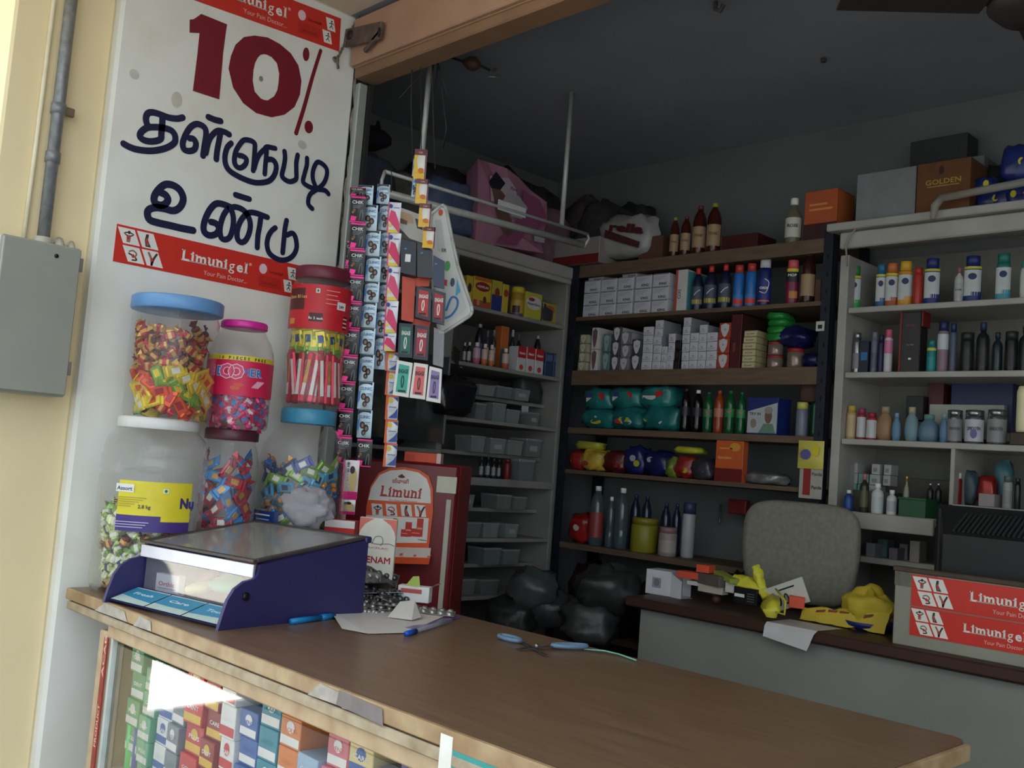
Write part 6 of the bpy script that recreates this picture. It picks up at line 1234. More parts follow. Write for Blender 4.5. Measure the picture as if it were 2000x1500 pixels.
bx(1, 2.96, 2.40, 1776, 1888, 268, .08, mat((48, 48, 50), .6), 'dark_case', 'dark flat case lying behind on top of the cartons', 'case'); bx(1, 2.96, TT_, 1790, 1876, 400, .08, mat((60, 60, 60), .6), 'dark_carton', 'dark carton under the dark flat case')
m = MB(); pillow(m, .09, .08, .16, mat((44, 44, 44), .5), 14, .2, 14, 8); q = onp(1935, 360, 1, 2.95); solo(m, 'dark_bag', 'dark bag right of the brown carton', 'bag', (q.x, 2.96, TT_))
nvp = mat((30, 44, 110), .3, var=.5, sc=30, bump=.4)
for i, (px, py, w_, h_, z_) in enumerate(((1940, 400, .10, .06, 0), (1975, 395, .10, .07, 0), (2000, 390, .09, .06, 0), (1990, 330, .09, .10, .075), (1922, 375, .06, .05, .05))):
    m = MB(); pillow(m, w_, .07, h_, nvp, i+20, .3, 16, 8); q = onp(px, py, 1, 2.84); m.disc(.01, h_*.5, .008, .01, yb, .036); solo(m, 'blue_packet', 'shiny navy packet, %s on top of the right shelving' % ['leftmost low', 'middle low', 'rightmost low', 'upper', 'small upper left'][i], 'packet', (q.x, 2.86, TT_+z_), 0, 'navy packets on the right shelving')
tube_ = clear((216, 212, 200), .3, .15, 1.5, wav=.3)
a = onp(1835, 388, 1, 2.74); b = onp(2030, 350, 1, 2.74); solo(MB().tube([a, b], .011, tube_, 10).tube([a+Vector((.005, 0, 0)), a+Vector((-.012, 0, -.02)), onp(1822, 428, 1, 2.74)], [.011, .012, .008], tube_, 8), 'clear_tube_bundle', 'long clear plastic wrapped tube hanging along the right shelving top', 'tube')
solo(MB().tube([onp(1678, 440, 1, 2.78), onp(1660, 460, 1, 2.77), onp(1652, 480, 1, 2.775), onp(1655, 520, 1, 2.78)], .003, mat((150, 148, 140), .6), 6), 'rope', 'grey cord looped over the left corner of the right shelving', 'cord')

# ================================================================== LEFT SHELVING CONTENTS
X1 = -2.63
yel_ = P(206, 176, 50); 
def oval_(txt): return lambda m, T, w, h: (m.disc(0, h*.70, w*.42, h*.15, P(140, 36, 34), .0002, 16, T), m.text(txt, 0, h*.66, h*.1, wht, .0004, T, fit=w*.62, align='C', slant=.1), m.rect(-w*.48, h*.03, w*.48, h*.26, P(176, 80, 50), .0001, T), m.disc(-w*.2, h*.18, w*.1, h*.1, P(206, 150, 110), .0003, 8, T), m.disc(w*.15, h*.3, w*.1, h*.12, P(90, 50, 40), .0003, 8, T), m.rect(-w*.48, h*.88, w*.48, h, P(190, 100, 40), .0001, T))
bx(0, X1, 1.946, 908, 921, 537, .05, yel_, 'health_drink_carton', 'yellow health drink carton half behind the post', art=lambda m, T, w, h: m.disc(0, h*.6, w*.3, h*.16, P(60, 50, 50), .0002, 10, T))
bx(0, X1, 1.946, 922, 957, 541, .06, yel_, 'health_drink_carton', 'yellow carton with a red oval on the left shelving', art=oval_('COMPLAN'))
bx(0, X1-.01, 1.946, 958, 978, 547, .06, P(186, 170, 60), 'health_drink_carton', 'yellow and blue carton next to the red oval one', art=lambda m, T, w, h: (m.rect(-w*.5, 0, w*.5, h*.55, P(40, 50, 130), .0001, T), m.disc(0, h*.62, w*.25, h*.16, P(130, 60, 40), .0002, 8, T)))
bx(0, X1-.01, 1.946, 979, 991, 554, .06, yel_, 'health_drink_carton', 'narrow yellow carton with small red oval beside the jar', art=lambda m, T, w, h: m.disc(0, h*.7, w*.4, h*.12, P(170, 60, 40), .0002, 12, T))
bt(0, X1, 1.946, 994, 1022, 557, 'jar', P(170, 130, 40), P(206, 186, 50), P(190, 160, 60), 'health_drink_jar', 'jar with yellow lid and golden label on the left shelving', 'jar', capl='yellow lid', extra=lambda m, r, h, sy: (m.arc(r*1.03, .15*h, .38*h, -.5, .6, P(60, 36, 34), 6), m.arc(r*1.02, .02*h, .14*h, -1.2, 1.2, P(90, 70, 110), 8)))
bx(0, X1, 1.946, 1024, 1056, 571, .06, P(190, 180, 60), 'health_drink_carton', 'yellow carton with white oval reading NutriGro', art=lambda m, T, w, h: (m.disc(0, h*.62, w*.48, h*.24, P(206, 204, 200), .0002, 16, T), m.text('NutriGro', 0, h*.54, h*.13, BLACK, .0004, T, fit=w*.78, align='C', bold=.03), m.disc(-w*.15, h*.74, w*.2, h*.07, P(160, 40, 40), .0004, 10, T)))
bx(0, X1-.02, 1.946, 1058, 1086, 592, .06, P(170, 150, 50), 'health_drink_carton', 'yellow carton with orange oval in shade right of NutriGro', art=lambda m, T, w, h: m.disc(0, h*.7, w*.3, h*.2, P(176, 80, 50), .0002, 12, T))
m = MB(); pillow(m, .09, .07, .085, mat((60, 58, 66), .4), 44, .15, 14, 8); solo(m, 'dark_packet', 'dark rounded packet at the right end of the upper left shelf', 'packet', (-2.68, 2.745, 1.946), PI/2)
LB2 = [(923, 940, 630, 'pet', mat((40, 30, 44), .3), P(180, 176, 176), P(50, 90, 130), 'dark bottle with blue label, back row', .07), (943, 952, 644, 'syrup', mat((70, 60, 60), .3), P(120, 120, 120), P(170, 166, 166), 'small grey bottle, back row', .07), (955, 965, 642, 'syrup', mat((60, 56, 60), .3), P(130, 130, 130), P(170, 166, 166), 'small dark bottle, back row', .07), (991, 1001, 642, 'syrup', mat((40, 40, 50), .3), P(180, 180, 180), P(60, 110, 150), 'blue labelled bottle behind the orange one', .07), (1003, 1014, 650, 'syrup', mat((36, 34, 36), .3), P(90, 90, 90), P(140, 140, 140), 'dark medicine bottle near the red boxes, back row', .07), (1038, 1052, 653, 'pet', mat((24, 30, 40), .3), P(180, 180, 180), P(34, 50, 80), 'dark bottle behind the red and white boxes', .07),
 (902, 909, 668, 'syrup', mat((40, 30, 30), .3), wht, P(170, 170, 170), 'dark small bottle at far left, front row', 0), (910, 919, 667, 'syrup', mat((40, 30, 30), .3), wht, P(176, 176, 176), 'small bottle with white label, front row', 0), (921, 937, 667, 'oval', P(206, 100, 140), wht, P(200, 170, 180), 'pink tonic bottle, front row', 0), (938, 951, 670, 'oval', P(206, 110, 60), wht, P(206, 180, 170), 'orange tonic bottle, left one, front row', 0), (952, 964, 672, 'oval', P(206, 120, 60), wht, P(206, 186, 170), 'orange tonic bottle, middle one, front row', 0), (978, 993, 679, 'oval', P(200, 90, 60), wht, P(200, 180, 170), 'orange tonic bottle by itself, front row', 0)]
for a, b, tp, kd, bc_, cc, lc, nm, dx in LB2: bt(0, X1-dx, 1.744, a, b, tp, kd, bc_, cc, lc, 'tonic_bottle', nm+' of the left shelving', group='bottles on the left shelving', lz=(.3, .75) if kd == 'oval' else (.14, .56))
bx(0, X1-.07, 1.744, 974, 989, 636, .04, P(200, 110, 50), 'tonic_carton', 'tall carton with orange top in the back row of the left shelving', art=lambda m, T, w, h: m.rect(-w*.5, 0, w*.5, h*.5, P(90, 100, 100), 0, T))
for k, (a, b, tp) in enumerate(((1009, 1025, 676), (1027, 1042, 678), (1044, 1060, 682))):
    bx(0, X1, 1.744, a, b, tp, .05, P(206, 204, 204), 'red_white_carton', 'red and white carton, %s of three' % ['left', 'middle', 'right'][k], group='red and white cartons', art=lambda m, T, w, h: (m.rect(-w*.5, h*.56, w*.5, h, P(186, 36, 40), 0, T), m.text('Heatrin', 0, h*.7, h*.14, wht, .0002, T, fit=w*.7, align='C', slant=.3), m.disc(0, h*.2, w*.26, h*.11, P(190, 70, 70), .0002, 10, T)))
for k, (a, b, tp) in enumerate(((1063, 1078, 688), (1079, 1093, 690), (1094, 1108, 692))):
    bx(0, X1, 1.744, a, b, tp, .05, P(50, 64, 100), 'navy_carton', 'navy carton, %s of three right of the red and white ones' % ['left', 'middle', 'right'][k], group='navy cartons', art=lambda m, T, w, h: m.rect(-w*.4, h*.65, w*.4, h*.9, P(90, 110, 150), 0, T))
cont = mat((128, 134, 132), .35, var=.1); cont2 = mat((112, 118, 116), .35, var=.1); conl = mat((140, 146, 144), .3, var=.08)
def tub(z, a, b, tp, nm, tall=False, v=X1):
    al, w, h, D = fit(0, v, z, a, b, tp); d = .09; t = thing('storage_tub', 'pale plastic storage tub, '+nm, 'storage tub', (v-d/2, al, z), PI/2, 'storage tubs on the left shelving'); h = max(h, .02)
    vs, fs = [], []
    m = MB(); q = .92
    m.add([(-w/2*q, -d/2*q, 0), (w/2*q, -d/2*q, 0), (w/2*q, d/2*q, 0), (-w/2*q, d/2*q, 0), (-w/2, -d/2, h*.88), (w/2, -d/2, h*.88), (w/2, d/2, h*.88), (-w/2, d/2, h*.88)], [(0, 3, 2, 1), (4, 5, 6, 7), (0, 1, 5, 4), (1, 2, 6, 5), (2, 3, 7, 6), (3, 0, 4, 7)], cont if (a % 2) else cont2); m.build('body', t)
    MB().box((0, 0, h*.93), (w*1.05, d*1.05, h*.14), conl, .002).build('lid', t)
    if a % 3 == 0: MB().rect(-w*.25, h*.3, w*.25, h*.6, P(160, 162, 160), d*.5, None).build('label', t)
for z, L in ((1.640, [(935, 966, 752, 'left on the thin upper shelf'), (970, 1000, 755, 'middle on the thin upper shelf'), (1005, 1034, 760, 'right on the thin upper shelf')]), (1.551, [(928, 948, 787, 'leftmost below the thin upper shelf'), (961, 986, 787, 'tall second one below the thin upper shelf'), (989, 1014, 800, 'third one below the thin upper shelf'), (1032, 1052, 806, 'right one below the thin upper shelf')]), (1.435, [(919, 946, 851, 'left in the middle bay'), (957, 986, 856, 'second in the middle bay'), (991, 1020, 860, 'third in the middle bay'), (1026, 1056, 857, 'right in the middle bay')]), (1.345, [(1012, 1042, 897, 'beside the red can')]), (1.235, [(903, 925, 966, 'left under the thick shelf'), (970, 998, 966, 'middle under the thick shelf'), (1004, 1028, 970, 'right under the thick shelf')]), (1.132, [(904, 938, 1020, 'left on the lit-edged shelf'), (943, 973, 1021, 'middle on the lit-edged shelf'), (987, 1011, 1023, 'right on the lit-edged shelf')]), (1.033, [(944, 977, 1070, 'left near the bottom'), (982, 1013, 1073, 'right near the bottom')]), (.929, [(892, 927, 1131, 'left on the bottom shelf'), (938, 973, 1132, 'right on the bottom shelf')])):
    for a, b, tp, nm in L: tub(z, a, b, tp, nm)
for k, (a, b, tp) in enumerate(((934, 943, 893), (946, 956, 891), (958, 967, 895), (969, 977, 897))): bt(0, X1, 1.345, a, b, tp, 'syrup', mat((30, 28, 30), .3), P(70, 70, 76), P(140, 146, 150), 'dropper_bottle', 'small dark bottle, %s of four on the thick shelf' % ['first', 'second', 'third', 'fourth'][k], group='small dark bottles on the thick shelf')
bt(0, X1, 1.345, 981, 997, 896, 'can', P(120, 26, 30), P(110, 26, 30), None, 'red_can', 'dark red can beside the small dark bottles', 'can')
q = onp(1033, 793, 0, -2.66); solo(MB().box((0, 0, 0), (.004, .035, .045), P(190, 196, 196)), 'paper_note', 'white paper note behind the tubs', 'paper', (-2.68, q.y, 1.575+.03), 0)
m = MB(); pillow(m, .12, .09, .1, mat((58, 64, 62), .5), 41, .3, 14, 8); solo(m, 'dark_bag', 'dark bag at the right end of the tub shelf', 'bag', (-2.70, 2.71, 1.640), PI/2)
# dark goods behind the glazed bay
for i, (y_, z_, w_, h_, c_, nm) in enumerate(((1.80, 1.744, .10, .13, P(46, 52, 56), 'grey pack top left'), (1.95, 1.744, .10, .10, P(60, 56, 50), 'brownish pack top middle'), (2.1, 1.744, .10, .12, P(50, 54, 60), 'grey pack top right'), (1.80, 1.58, .12, .09, P(90, 60, 50), 'red brown pack'), (1.96, 1.58, .12, .10, P(40, 50, 60), 'blue grey pack'), (2.11, 1.58, .10, .09, P(46, 52, 56), 'dim grey pack'), (1.85, 1.43, .12, .08, P(100, 60, 50), 'rusty pack low'), (2.05, 1.43, .14, .08, P(46, 50, 70), 'navy pack low'))):
    m = MB(); pillow(m, w_, .1, h_, c_, i+60, .18, 12, 8, .5); solo(m, 'shelved_pack', nm+' behind the hanging perfume packs', 'packet', (-2.70, y_, z_), PI/2, 'packs in the glazed bay')
m = MB(); pillow(m, .15, .05, .13, mat((24, 24, 30), .2, var=.4, bump=.5), 70, .35, 18, 10); q = onp(892, 775, 0, -2.55); solo(m, 'black_bag', 'shiny black plastic bag hanging by the glazed doors', 'bag', (-2.555, q.y, q.z-.065), PI/2)
q = onp(889, 690, 0, -2.588); t = thing('key_bunch', 'bunch of dark keys with a ring hanging on the white post', 'keys', q)
MB().tube([(0, .008*math.cos(k*.8), .036+.008*math.sin(k*.8)) for k in range(9)], .0012, slv, 5).build('ring', t)
for k in range(3): MB().box((.003+.003*k, -.006+.006*k, -.002-.006*k), (.002, .012, .05), mat((60, 52, 46), .4, .5), .0005).build('key', t)
MB().lathe([(.012, -.002), (.012, .002)], mat((40, 40, 44), .4), 12).build('fob', t)
bpy.data.objects[t.children[-1].name].matrix_local = Matrix.Translation((.004, -.004, -.05)) @ Matrix.Rotation(PI/2, 4, 'Y')
# on top of the side shelving: sacks, bags
CT = 2.173
def topbag(px0, px1, pyt, d, col, nm, lab, cat='bag', seed=0, x=-2.62, z=CT, p=.55, amp=.18, dec=None):
    al, w, h, D = fit(0, x, z, px0, px1, pyt); m = MB(); pillow(m, w, d, h, col, seed, amp, 22, 14, p, True, 4.5)
    if dec: dec(m, w, d, h)
    return solo(m, nm, lab, cat, (x-d/2, al, z), PI/2)
clo = mat((70, 72, 90), .9, var=.3, sc=40, stretch=(1, 12, 1), bump=.3)
topbag(668, 780, 285, .22, clo, 'folded_cloth', 'striped grey cloth bundle on the side shelving behind the pier', 'cloth', 3)
m = MB(); q = onp(735, 275, 0, -2.70); pillow(m, .13, .12, .07, mat((18, 20, 34), .9), 5, .2, 18, 10, .7); m.tube([(.02, 0, .05), (.03, 0, .085), (.028, 0, .105)], [.014, .010, .004], mat((18, 20, 34), .9), 8); solo(m, 'peaked_hat', 'dark navy cap with an upright peak on the cloth bundle', 'hat', (-2.74, q.y, q.z-.02), PI/2)
topbag(760, 830, 330, .2, mat((88, 84, 80), .9, var=.3, bump=.3), 'grey_sack', 'grey brown sack behind the yellow maroon sachet strip', 'sack', 6, x=-2.66)
topbag(690, 790, 372, .14, mat((34, 42, 84), .6, var=.2), 'navy_bag', 'navy bag under the cloth behind the sachet strips', 'bag', 16, x=-2.60)
def blued(m, w, d, h):
    for k in (0, 1): m.disc(-w*.22+w*.4*k, h*.38, w*.13, h*.14, P(96, 104, 120), d*.47, 12); m.rect(-w*.3+w*.4*k, h*.34, -w*.14+w*.4*k, h*.37, P(60, 64, 90), d*.475)
topbag(836, 934, 345, .16, mat((84, 96, 124), .5, var=.25, bump=.3), 'blue_bag', 'dull blue bag with two white emblems on the side shelving', 'bag', 7, dec=blued, x=-2.60)
pkm = mat((176, 120, 140), .5, var=.2, sc=12, bump=.2)
al, w, h, D = fit(0, -2.585, CT, 931, 1063, 330)
t = thing('pink_bag', 'pink printed nappy bag with a picture of a person hanging over the side shelving', 'bag', (-2.585, al, CT), PI/2)
BM = Matrix.Translation((-2.585, al, CT)) @ Matrix.Rotation(PI/2, 4, 'Z')
def bl(pts):
    r = []
    for a_, b_ in pts: v = BM.inverted() @ onp(a_, b_, 0, -2.585); r.append((v.x, v.z))
    return r
fp = bl([(931, 311), (956, 316), (985, 330), (1011, 347), (1040, 372), (1063, 396), (1066, 430), (1060, 478), (1056, 495), (993, 484), (930, 472), (928, 400)]); n = len(fp)
fcx = sum(p[0] for p in fp)/n
m = MB(); vs = [(a_, -.004-.012*math.sin(3+i*2.1), b_) for i, (a_, b_) in enumerate(fp)]+[(fcx+(a_-fcx)*.9, .07, max(.004, b_*.88)) for a_, b_ in fp]+[(fcx, -.022, .06)]
m.add(vs, [(i, (i+1) % n, 2*n) for i in range(n)]+[tuple(range(n, 2*n))[::-1]]+[(i, n+i, n+(i+1) % n, (i+1) % n) for i in range(n)], pkm); m.build('bag_body', t)
m = MB(); mg = mat((150, 78, 112), .5, var=.2, sc=12)
def pol(L, c_, d_): m.flat(bl(L), c_, d=d_)
pol([(1012, 372), (1045, 392), (1058, 420), (1056, 440), (1020, 455), (1000, 480), (960, 476), (985, 445), (1015, 420)], mg, .0235)
pol([(948, 345), (985, 350), (1000, 372), (1000, 400), (950, 395)], P(196, 172, 184), .0236)
pol([(960, 337), (978, 360), (968, 373), (950, 369), (946, 356)], mat((34, 28, 34), .6), .0242)
pol([(951, 369), (969, 373), (978, 384), (972, 396), (956, 392)], mat((118, 84, 72), .6), .0243)
pol([(956, 392), (972, 396), (990, 430), (992, 458), (980, 464), (964, 440)], mat((104, 78, 66), .6), .0244)
pol([(978, 380), (1004, 384), (1022, 408), (1010, 430), (990, 424)], P(176, 170, 176), .0239)
pol([(1034, 450), (1056, 456), (1054, 476), (1034, 472)], P(176, 172, 178), .0239)
q_ = bl([(988, 372), (1020, 384)]); m.text('Pure', q_[0][0], q_[0][1], .018, mat((96, 60, 90), .5), .0245, slant=.2)
m.build('picture', t)
topbag(1012, 1120, 395, .14, mat((128, 96, 104), .5, var=.3, bump=.3), 'dusty_pink_bag', 'dusty pink bag lying behind the hanger rod', 'bag', 11, x=-2.66)
topbag(800, 940, 318, .12, mat((56, 54, 56), .8, var=.4, bump=.3), 'dark_sack', 'dark sack at the back of the side shelving top', 'sack', 12, x=-2.80, amp=.25)
topbag(930, 1110, 345, .10, mat((60, 58, 62), .8, var=.4, bump=.3), 'dark_sack', 'long dark bundle at the back behind the pink bag', 'sack', 13, x=-2.84, amp=.25)
al, w, h, D = fit(1, 2.78, 2.18, 1066, 1168, 455)
m = MB().box((0, 0, .05), (w, .16, .10), P(150, 140, 136), .002); m.rect(-w*.5, 0, w*.5, .035, P(120, 34, 30), .0805); solo(m, 'red_edged_carton', 'white carton with a red lower edge on the rack corner', 'carton', (al, 2.86, 2.18))
pw_ = mat((158, 156, 152), .35, var=.15, bump=.6, sc=14)
al, w, h, D = fit(1, 2.80, 2.18, 1160, 1250, 425); m = MB(); pillow(m, w*1.15, .12, h, pw_, 21, .25, 20, 12, .6, True, 4); T = frame((0, -.066, 0), (1, 0, -.18), (.18, 0, 1)); m.text('rella', -w*.3, h*.55, h*.26, mat((84, 22, 32), .6), .003, T, fit=w*.75, bold=.05); m.flat([(-w*.38, h*.38), (w*.42, h*.22), (w*.42, h*.36), (-w*.38, h*.56)], P(80, 40, 44), T, .002)
solo(m, 'printed_bag', 'white plastic bag with red lettering rella on the rack top', 'bag', (al, 2.87, 2.20))
for i, (px0, px1, tp, c_, y_) in enumerate(((1110, 1200, 400, (70, 68, 66), 2.93), (1180, 1262, 395, (40, 42, 46), 2.95), (1090, 1150, 380, (84, 70, 72), 2.96))):
    al, w, h, D = fit(1, y_, 2.18, px0, px1, tp); m = MB(); pillow(m, w, .1, h, mat(c_, .7, var=.3, bump=.4), 31+i, .3, 18, 12, .7); solo(m, 'dark_bundle', ['grey bundle behind the red edged carton', 'black crumpled bundle behind the printed bag', 'dusky bundle by the hanger rod end'][i], 'bundle', (al, y_+.04, 2.18))
solo(MB().bar(onp(1178, 392, 1, 2.86), onp(1262, 435, 1, 2.86), .02, .018, mat((40, 40, 40), .6)), 'dark_stick', 'dark flat stick leaning across the bundles on the rack top', 'stick')

# ================================================================== DESK, CHAIR, MONITOR
DZ = 1.05; DY = 2.33
t = thing('inner_desk', 'grey fronted inner desk with dark brown edged top', 'desk', (0, 0, 0))
gd = mat((136, 138, 132), .6, var=.10, sc=5, bump=.08); bd = mat((62, 36, 28), .5, var=.2, sc=12)
MB().box((-.55, DY+.15, DZ-.014), (2.56, .34, .028), bd, .004).build('desktop', t)
MB().box((-.54, DY+.03, .52), (2.52, .03, .99), gd, .002).build('front_panel', t); MB().box((-1.79, DY+.16, .52), (.025, .27, .99), gd).build('side_panel', t); MB().box((.70, DY+.16, .52), (.025, .27, .99), gd).build('side_panel', t)
t = thing('office_chair', 'chair with a rounded grey fabric back behind the desk', 'chair', (0, 0, 0))
fab = mat((132, 130, 118), .95, var=.16, sc=70, bump=.4)
cc = onp(1566, 1070, 1, 2.66); hw = (onp(1680, 1060, 1, 2.66).x-onp(1453, 1060, 1, 2.66).x)/2; hh2 = .26
m = MB(); N = 40
def sq(a, e=.42): return (math.copysign(abs(math.cos(a))**e, math.cos(a)), math.copysign(abs(math.sin(a))**e, math.sin(a)))
rings = [(.86, .0), (.97, .008), (1.0, .024), (.97, .04), (.86, .05)]; vs = []; fs = []
for s_, y_ in rings:
    for k in range(N):
        a = 2*PI*k/N; x_, z_ = sq(a); tw = 1-.10*max(0, -z_)+.0*z_; vs.append((x_*hw*s_*tw, y_+.02*(x_*s_)**2*-1, z_*hh2*.56*s_))
for i in range(len(rings)-1):
    for k in range(N): fs.append((i*N+k, i*N+(k+1) % N, (i+1)*N+(k+1) % N, (i+1)*N+k))
fs += [tuple(range(N))[::-1], tuple(range((len(rings)-1)*N, len(rings)*N))]
top_z = onp(1560, 980, 1, 2.63).z
m.add(vs, fs, fab, True, Matrix.Translation((cc.x, 2.64, top_z-hh2*.56))); m.build('backrest', t)
MB().tube([(cc.x, 2.695, top_z-.25), (cc.x, 2.70, .75), (cc.x, 2.62, .56)], .018, BLACK, 8).build('back_support', t)
MB().box((cc.x, 2.60, .60), (.34, .0, .0), fab) 
MB().box((cc.x, 2.64, .58), (.36, .20, .06), fab, .02).build('seat', t); MB().tube([(cc.x, 2.64, .55), (cc.x, 2.64, .16)], .022, BLACK, 8).build('gas_lift', t)
for k in range(5):
    a = k*2*PI/5; MB().tube([(cc.x, 2.64, .16), (cc.x+.13*math.cos(a), 2.64+.13*math.sin(a), .09)], .014, BLACK, 6).build('base_leg', t)
# sticker-covered box on the desk
p0 = onp(1743, 1243, 2, DZ); BY = 2.352; bx0 = onp(1743, 1240, 1, BY).x; bh = onp(1743, 1112, 1, BY).z-DZ
t = thing('desk_box', 'pale wooden box with dark rim standing on the desk, carrying two stickers', 'box', (bx0, BY, DZ))
pa_ = mat((150, 148, 134), .6, var=.1, sc=8)
MB().box((.5, .008, bh/2), (1.0, .016, bh), pa_, .002).build('front_board', t); MB().box((.008, .036, bh/2), (.016, .038, bh), mat((70, 66, 60), .6), .002).build('side_board', t); MB().box((.992, .036, bh/2), (.016, .038, bh), pa_, .002).build('side_board', t); MB().box((.5, .058, bh/2), (1.0, .006, bh), pa_, .002).build('back_board', t)
m = MB().box((.5, .006, bh+.004), (1.01, .02, .012), mat((80, 64, 52), .6, var=.2), .002); m.build('rim', t)
MB().box((.05, -.001, bh-.018), (.10, .002, .034), mat((110, 106, 96), .6, var=.3, sc=40)).build('worn_patch', t)
sh = (onp(1781, 1120, 1, BY).z-onp(1781, 1182, 1, BY).z); sx_ = onp(1781, 1150, 1, BY).x
for k, (pt, pb_) in enumerate(((1121, 1182), (1184, 1240))):
    zb = onp(1781, pb_, 1, BY-.002).z; zt = onp(1781, pt, 1, BY-.002).z
    sticker(frame((sx_, BY-.0025, zb), (1, 0, 0), (0, 0, 1)), (zt-zb)*5.72, (zt-zb), ['upper', 'lower'][k-0]+' red pain gel sticker on the pale box on the inner desk', group='stickers on the desk box')
# CRT monitor seen from behind
t = thing('monitor', 'black tube monitor with slotted back behind the stickered box', 'monitor', (0, 0, 0)); mbk = mat((30, 32, 34), .55, var=.1, sc=20)
mx0 = onp(1815, 1000, 1, 2.46).x; mz1 = onp(1830, 985, 1, 2.46).z; m = MB()
x0_, x1_ = mx0, mx0+.42; ya, yb2 = 2.44, 2.56
m.box(((x0_+x1_)/2, 2.555, (DZ+mz1)/2), (x1_-x0_+.03, .05, mz1-DZ+.0), mbk, .01); m.build('front_bezel', t)
m = MB(); zt = mz1-.01; zb = onp(1876, 1047, 1, 2.40).z
m.add([(x0_, 2.53, DZ+.03), (x1_, 2.53, DZ+.03), (x1_, 2.53, zt), (x0_, 2.53, zt), (x0_+.05, 2.425, DZ+.04), (x1_-.05, 2.425, DZ+.04), (x1_-.05, 2.425, zb), (x0_+.05, 2.425, zb)], [(0, 1, 2, 3), (4, 7, 6, 5), (3, 2, 6, 7), (0, 3, 7, 4), (1, 5, 6, 2), (0, 4, 5, 1)], mbk); m.build('housing', t)
m = MB(); 
for k in range(26):
    xx = x0_+.07+k*(x1_-x0_-.14)/25; a0_ = Vector((xx, 2.515, zt-(zt-zb)*.11+.001)); a1_ = Vector((xx+.0, 2.435, zt-(zt-zb)*.85+.001)); m.bar(a0_, a1_, .005, .004, mat((52, 56, 58), .5))
m.build('vent_slats', t, kind='stuff')
MB().box(((x0_+x1_)/2, 2.48, DZ+.015), (.2, .15, .03), mbk, .005).build('stand', t)
# desk clutter
def dpt(px, py, z=0.0):
    p = onp(px, py, 2, DZ+z)
    return p if p.y < 2.46 else onp(px, py, 1, 2.46)
def dbox(px, py, w, d, h, rot, col, name, label, z=0, cat='carton', art=None, tilt=0.0):
    p = dpt(px, py, z); m = MB().box((0, 0, h/2), (w, d, h), col, .001)
    if art: art(m, frame((0, -d/2-.0006, 0), (1, 0, 0), (0, 0, 1)), w, h)
    return solo(m, name, label, cat, M=Matrix.Translation((p.x, min(p.y+d*.4, 2.46), max(p.z, DZ+.0005))) @ Matrix.Rotation(rot, 4, 'Z') @ Matrix.Rotation(tilt, 4, 'Y'))
p = dpt(1290, 1164); t = thing('opened_white_carton', 'white carton with open flap at the left end of the inner desk', 'carton', (p.x+.0, p.y+.05, DZ), .12)
cw = P(206, 206, 212); MB().box((-.025, 0, .036), (.085, .07, .072), cw, .001).build('box', t)
m = MB(); m.add([(.018, -.035, .0), (.062, -.05, .0), (.062, -.05, .05), (.018, -.035, .068)], [(0, 1, 2, 3)], cw); m.add([(.018, .035, .0), (.05, .03, .0), (.05, .03, .055), (.018, .035, .07)], [(0, 1, 2, 3)], cw); m.add([(.018, -.035, .001), (.062, -.05, .001), (.075, 0, .001), (.018, .035, .001)], [(0, 1, 2, 3)], cw); m.build('flap', t)
MB().rect(-.045, .02, -.015, .05, P(150, 150, 160), .0357).disc(-.03, .036, .010, .012, P(120, 120, 130), .036, 12).build('printing', t)
dbox(1352, 1130, .08, .04, .02, .25, P(200, 70, 46), 'orange_carton', 'orange red flat carton, left one on the desk heap', .035, tilt=.0)
dbox(1378, 1118, .04, .04, .022, .1, P(216, 80, 50), 'orange_carton', 'orange red flat carton, topmost on the desk heap', .056)
dbox(1418, 1132, .10, .03, .014, -.5, P(150, 160, 70), 'green_carton', 'green yellow flat carton on the desk heap', .045, tilt=.12)
dbox(1390, 1142, .11, .045, .03, -.25, P(96, 88, 84), 'grey_carton', 'grey brown carton inside the desk heap', .002)
dbox(1376, 1146, .105, .022, .012, .10, P(196, 192, 190), 'slim_white_carton', 'slim white carton with small lettering across the desk heap', .03, art=lambda m, T, w, h: m.text('Aura', w*.2, h*.2, h*.6, BLACK, .0002, T))
dbox(1392, 1158, .085, .03, .024, -.05, P(186, 178, 164), 'cream_carton', 'cream carton in front of the desk heap', .0)
dbox(1436, 1158, .05, .03, .03, .2, P(190, 190, 184), 'small_pale_carton', 'small pale carton beside the black one', .0)
p = dpt(1393, 1176); solo(MB().lathe([(.004, 0), (.010, .004), (.0135, .013), (.010, .022), (.003, .026), (0, .026)], mat((76, 44, 34), .6), 12), 'brown_ball', 'small round brown nut on the desk edge', 'nut', (p.x, p.y+.015, DZ))
dbox(1461, 1180, .075, .035, .045, -.02, mat((20, 20, 22), .4), 'black_carton', 'black carton with white band under the yellow bag', .0, art=lambda m, T, w, h: (m.rect(-w*.45, h*.4, -w*.02, h*.6, wht, .0002, T), [m.rect(w*.1, h*(.2+.15*k), w*.4, h*(.24+.15*k), P(110, 110, 110), .0002, T) for k in range(4)]))
ylw = mat((214, 206, 60), .5, var=.25, sc=18, bump=.5)
t = thing('yellow_bag', 'knotted bright yellow plastic bag hanging over the desk edge', 'plastic bag', (0, 0, 0)); kn = dpt(1488, 1150, .035)
